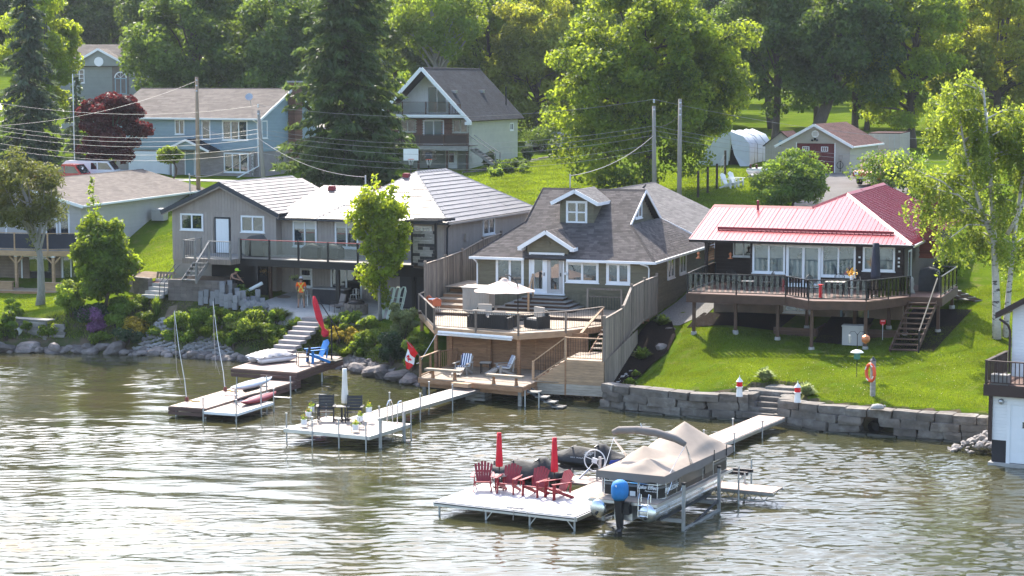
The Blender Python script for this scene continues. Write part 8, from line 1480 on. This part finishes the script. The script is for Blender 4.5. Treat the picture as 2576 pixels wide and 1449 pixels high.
t=thing('stone_statue','small grey stone statue beside the black grill','statue',REDH.w(10.6,-.9,4.55));B().lathe([(.17,0),(.16,.12),(.1,.25),(.15,.45),(.11,.6),(.12,.72),(.06,.82),(0,.84)],n=12).build('figure','stone_statue',t,smooth=True);P('plinth','stone_statue',t,(0,0,.03),(.34,.3,.06))
for i,(x,y)in enumerate(((.0,-.75),(1.6,-.4))):
 t=thing('hanging_feeder','copper bird feeder hanging under left eave, %s one'%('outer','inner')[i],'bird feeder',REDH.w(x-.35,y,5.95),0,'copper feeders');PC('wire','wire_dark',t,(0,0,.1),(0,0,.9),.005);B().lathe([(.13,0),(.14,.03),(.05,.06),(.06,.2),(.1,.24),(.02,.34)],n=12).build('feeder','copper',t,smooth=True)
t=thing('storage_box','grey storage box at the basement door','box',REDH.w(8.35,-4.2,gz(*REDH.w(8.35,-4.2)[:2])),REDH.deg);B().box(-.5,.5,-.3,.3,0,.9).build('body','siding_grey',t);B().box(-.53,.53,-.33,.33,.9,.97).build('lid','siding_grey',t)
p=ground_at(2195,998);t=thing('ring_post','weathered post with orange life ring on the lawn','post',p,10);P('post','weathered',t,(0,0,.75),(.19,.19,1.6));B().lathe([(.1,1.55),(.15,1.58),(.07,1.66),(.02,1.75)],n=10).build('lamp_cap','dark_steel',t);P('outlet_box','galvanised',t,(-.02,-.11,.72),(.12,.06,.16));rg=[(-.14,.28*math.cos(a),1.05+.36*math.sin(a))for a in np.linspace(0,6.283,25)]
lr=thing('life_ring','orange life ring hanging on the lawn post','life ring',p,28);B().tube(rg,.075,10,False).build('ring','ring_orange',lr,smooth=True)
for a in(.5,2.1,3.7,5.2):P('band','white_paint',lr,(-.14,.28*math.cos(a),1.05+.36*math.sin(a)),(.16,.05,.16),rot=(a,0,0))
p=ground_at(2155,953);t=thing('bird_feeder','green tube bird feeder with white cap on a black pole','bird feeder',p);PC('pole','black_metal',t,(0,0,0),(0,0,2.0),.018);B().lathe([(.13,.85),(.15,.9),(.14,1.15),(.05,1.17)],n=14).build('tube','feeder_green',t);B().lathe([(.3,1.16),(.2,1.24),(.02,1.29)],n=16).build('cap','white_paint',t)
for e in(-1,1):B().tube([(0,0,1.95),(e*.12,0,2.12),(e*.32,0,2.1),(e*.36,0,1.98)],.012,6).build('hook','black_metal',t)
B().lathe([(.02,1.55),(.17,1.65),(.2,1.77),(.17,1.89),(.02,1.97)],(.38,0,0),12).build('lantern','copper',t);B().lathe([(.06,1.6),(.06,1.95)],(-.36,0,0),8).build('wind_chime','galvanised',t)
for i,(px,py)in enumerate(((1860,997),(2006,1012))):t=thing('lighthouse_ornament','white and red lighthouse ornament %s of the stone steps'%('left','right')[i],'ornament',Vector(onz(px,py,1.16)),0,'lighthouse ornaments');B().lathe([(.15,0),(.12,.38),(.16,.4),(.16,.44),(.1,.45)],n=14).build('tower','white_paint',t);B().lathe([(.13,.45),(.13,.66)],n=14).build('lantern','flag_red',t);B().lathe([(.16,.66),(.12,.72),(.02,.85),(.01,.95)],n=14).build('roof','white_paint',t)
t=thing('turtle_statue','grey stone turtle on top of the stone wall','statue',onz(2207,1028,1.2),0);B().lathe([(.24,0),(.25,.06),(.18,.17),(.0,.22)],n=14,sx=1.2).build('shell','stone_statue',t,smooth=True);B().lathe([(.0,-.07),(.07,0),(0,.07)],(.3,-.05,.12),8).build('head','stone_statue',t)
p=ground_at(2220,858);t=thing('yard_sign','small red and white security sign on a stake','sign',p);PC('stake','white_paint',t,(0,0,0),(0,0,.8),.012);B().ext([(-.14,0,.82),(-.14,0,1.0),(.14,0,1.0),(.14,0,.82),(.0,0,.7)],(0,.02,0)).build('shield','flag_red',t);P('stripe','white_paint',t,(0,-.006,.94),(.2,.012,.03))
for i,(px,py,s)in enumerate(((1688,830,.25),(1668,880,.4),(1655,815,.2))):o=link('garden_rock',BLD[i],None,ground_at(px,py),(0,0,i),(s,s*.7,s*.8));tag(o,('small grey rock in upper mulch bed','large pale rock in middle of mulch bed','stump like rock beside the cabin fence')[i],'rock')
t=thing('patio_chair','grey mesh patio chair on the boathouse balcony','chair',BOATH.w(1.7,1.2,3.2),BOATH.deg+70);P('seat','siding_grey',t,(0,0,.42),(.55,.5,.03));P('back','siding_grey',t,(0,.3,.8),(.55,.03,.75),rot=(R(-12),0,0));[PC('leg','white_paint',t,(a*.25,b*.22,0),(a*.25,b*.22,.42),.02)for a in(-1,1)for b in(-1,1)]
t=thing('planter_box','grey planter box at corner of the boathouse balcony','planter',BOATH.w(.25,.15,3.2),BOATH.deg);B().box(-.35,.35,-.25,.25,0,.4).build('box','weathered',t)
# behind the houses
PW=[((499,150),15.4,'tall brown utility pole in front of the blue house','pole_brown',0),((668,143),13.0,'short leaning grey utility pole beside the blue house','pole_wood',-.45),((1647,136),13.4,'grey utility pole carrying wires behind cabin roof','pole_wood',-.1),((1709,133),13.9,'pale utility pole right of the wire pole behind cabin','pole_wood',0)]
tops=[]
for(px,y),zt,lb,m,lean in PW:
 g=at_px(px,y);t=thing('utility_pole',lb,'utility pole',g);h=zt-g.z;B().tube([(0,0,-.3),(lean*.5,0,h*.5),(lean,0,h)],[.17,.15,.12],10).build('pole',m,t,smooth=True);tops.append((g+Vector((lean,0,h)),g,t))
 for k in range(3):B().lathe([(.05,0),(.07,.05),(.05,.1)],(lean,-.12,h+.08+k*.13 if k and px in(1647,668)else h-.3-k*.4),8).build('insulator','porcelain',t)
A_,C_,D_=tops[1][0],tops[2][0],tops[3][0]
def wire(a,b,sag,lb,r=.011,m='wire'):
 a,b=Vector(a),Vector(b);o=B().tube([a.lerp(b,i/24)-Vector((0,0,sag*4*(i/24)*(1-i/24)))for i in range(25)],r,5,False).build('overhead_wire',m);tag(o,lb,'wire','overhead wires')
up=Vector((0,0,1));far_l=ony(-60,262,132);far_r=ony(2640,365,150)
for k,(dz,sag)in enumerate(((.35,1.0),(-1.35,1.15),(-1.65,1.2),(-2.0,1.25),(-2.6,1.3),(-3.0,1.3))):
 w=('topmost','second','third','fourth','fifth','lowest')[k];wire(A_+up*dz,C_+up*(dz if k else .45),sag,w+' wire between leaning pole and wire pole');wire(A_+up*dz,far_l+up*(dz*.9),.8,w+' wire from leaning pole to left edge')
 if k<4:wire(C_+up*(dz if k else .45),far_r+up*(dz*.8),.9,w+' wire from wire pole to right edge')
wire(tops[0][0]+up*-.3,ony(-40,318,128),.7,'service wire from tall brown pole to left edge');wire(tops[0][0]+up*-3.5,A_+up*-2,.5,'slack wire between tall brown pole and leaning pole');wire(A_+up*-2,GREYH.w(9.9,5.6,9.4),.6,'twisted service wire down to the steel roof mast',.014);wire(C_+up*-2,CABIN.w(3,6.5,9.8),.5,'service wire down to the cabin mast',.02);wire(C_+up*-1.4,D_+up*-1.0,.3,'looped wire between the two right poles',.02,'wire_dark');wire(LEFTH.w(.2,17,8.1),A_+up*-2.5,.8,'service wire from siding house mast to leaning pole',.02)
def pickup(name,label,p,rz,m,van=False,L=5.3):
 t=thing(name,label,'van' if van else 'pickup',p,rz);W=.95;prof=[(-L/2,.45),(-L/2,.95),(-L/2+.2,1.05),(-L/2+1.2,1.1),(-L/2+1.75,1.8),(.1 if not van else L/2-.3,1.85),(.55 if not van else L/2-.02,1.1 if not van else 1.6),(L/2,1.1),(L/2,.45)]
 B().ext([(x,-W,z)for x,z in prof],(0,2*W,0)).build('body',m,t)
 for e in(-1,1):
  B().ext([(-L/2+1.42,e*(W+.005),1.18),(-L/2+1.8,e*(W+.005),1.68),(-L/2+2.5,e*(W+.005),1.72),(-L/2+2.5,e*(W+.005),1.18)],(0,e*.01,0)).build('side_window','dark_glass',t);B().box(-L/2+2.6,-L/2+3.05,e*W-.008,e*W+.012,1.2,1.7).build('side_window','dark_glass',t)
  for x in(-L/2+.95,L/2-1.0):w=B().tube([(x,e*(W-.2),.38),(x,e*(W+.02),.38)],.38,16).build('wheel','tyre',t);B().tube([(x,e*(W+.0),.38),(x,e*(W+.035),.38)],.22,12).build('rim','aluminium',w)
  P('headlight','white_vinyl',t,(-L/2-.01,e*.7,.85),(.04,.3,.18))
 B().quad((-L/2+1.24,-.85,1.14),(-L/2+1.24,.85,1.14),(-L/2+1.72,.8,1.76),(-L/2+1.72,-.8,1.76)).build('windscreen','window_glass',t,(-.02,0,.02));P('bumper','galvanised',t,(-L/2-.05,0,.55),(.1,1.85,.16))
 if not van:B().box(.75,L/2-.1,-.8,.8,1.0,1.12).build('bed_cover','hull_white' if 'left' in label else m,t)
pickup('pickup_truck','red pickup with white bed cover beyond left siding house',at_px(172,152),170,'car_red');pickup('cargo_van','white van parked behind the dark red maple',at_px(250,155),178,'car_white',True);p=at_px(2215,146);pickup('pickup_truck','red pickup parked beside the maroon door garage',p,55,'car_red');pickup('parked_car','pale car parked in front of the ranch house',at_px(215,205),10,'car_grey',True,4.4);pickup('parked_truck','black truck parked between steel roof house and cabin',on_ground(0.4,126),70,'car_black');pickup('parked_car','silver car half hidden behind the yellow green tree',at_px(1385,192),20,'car_grey',True,4.4)
bt=covered('covered_boat','motor boat under black cover on trailer behind steel roof','boat',at_px(868,153)+Vector((0,0,.7)),172,[(-2.6,-.1,.1,.9),(-2.0,-.7,.7,1.05),(-.8,-1.0,1.0,1.15),(.3,-1.05,1.05,1.5),(1.4,-1.0,1.0,1.2),(2.3,-.95,.95,1.0)],'black_cloth');B().lathe([(.2,0),(.26,.2),(.22,.55),(0,.62)],(2.75,0,.9),12).build('outboard','black_plastic',bt,smooth=True);P('trailer','galvanised',bt,(0,0,-.2),(5.2,1.4,.12));[B().tube([(.8,e*.9,-.25),(.8,e*1.1,-.25)],.32,14).build('wheel','tyre',bt)for e in(-1,1)]
bt=thing('small_boat','small white boat on trailer beside the garden shed','boat',at_px(1915,150),60);B().grid([[(x,w*math.cos(q),.9+.45*math.sin(q))for q in np.linspace(math.pi,2*math.pi,9)]for x,w in((-1.6,.55),(-.5,.7),(.6,.65),(1.6,.1))]).build('hull','hull_white',bt,smooth=True);B().box(-1.6,1.0,-.5,.5,.85,1.0).build('cover','hull_white',bt);[B().lathe([(.1,0),(.08,.3),(0,.36)],(-1.5,e*.25,1.0),8).build('seat_back','maroon_metal',bt)for e in(-1,1)];P('trailer','galvanised',bt,(0,0,.4),(3,.9,.1))
for i,(px,w)in enumerate(((1034,'with rounded white board'),(1079,'with clear square board'))):
 y=147;g=at_px(px,y);t=thing('basketball_hoop','basketball hoop '+w,'basketball hoop',g,5,'basketball hoops');h=3.05+(9.7-3.4-g.z)*.0;PC('pole','black_metal',t,(0,.3,0),(0,.1,h),.06);B().box(-.55,.55,-.02,.03,h-.1,h+.75).build('backboard','white_paint' if i==0 else 'rail_glass',t);B().tube([(.23*math.cos(a),-.28+.23*math.sin(a),h)for a in np.linspace(0,6.283,17)],.015,6,False).build('rim','ring_orange',t);n=B();[n.tube([(.23*math.cos(a),-.28+.23*math.sin(a),h),(.1*math.cos(a+.4),-.28+.1*math.sin(a+.4),h-.42)],.008,4)for a in np.linspace(0,6.283,10)];n.build('net','white_paint',t);P('target_frame','dark_steel',t,(0,-.03,h+.3),(.5,.01,.4))if i else None
for i,(px,lb)in enumerate(((1833,'left'),(1853,'right'))):g=ground_at(px,474-i*4);adirondack('adirondack_chair','white adirondack chair on shaded lawn, %s of the pair'%lb,'white_paint',g,55,'white lawn chairs',s=1.15)
fc=thing('wire_fence','dark wooden post and wire fence beside white lawn chairs','fence');pts=[ground_at(x,y)for x,y in((1756,498),(1780,486),(1803,478),(1824,440))]
for q in pts:P('post','post_dark',fc,q+Vector((0,0,.9)),(.16,.16,2.0))
for a,b in zip(pts[:-1],pts[1:]):[PB('wire','wire_dark',fc,a+up*z,b+up*z,.012,.012)for z in(.4,.8,1.2,1.6)]
fp_=at_px(189,158);t=thing('flag_pole','thin white flag pole in front of ranch house','flag pole',fp_);PC('pole','white_paint',t,(0,0,0),(0,0,8.5),.04)
# summer haze
hz=bpy.data.materials.new('haze_air');hz.use_nodes=True;nt=hz.node_tree;nt.nodes.remove(nt.nodes['Principled BSDF'])
pv=nt.nodes.new('ShaderNodeVolumePrincipled');pv.inputs['Color'].default_value=(.8,.88,1,1);pv.inputs['Density'].default_value=.0001;pv.inputs['Anisotropy'].default_value=.35
nt.links.new(pv.outputs[0],nt.nodes['Material Output'].inputs['Volume'])
stuff(tag(B().box(-720,720,-170,1130,-3,46).build('haze',hz),'thin pale summer haze between lake and far trees','haze'))
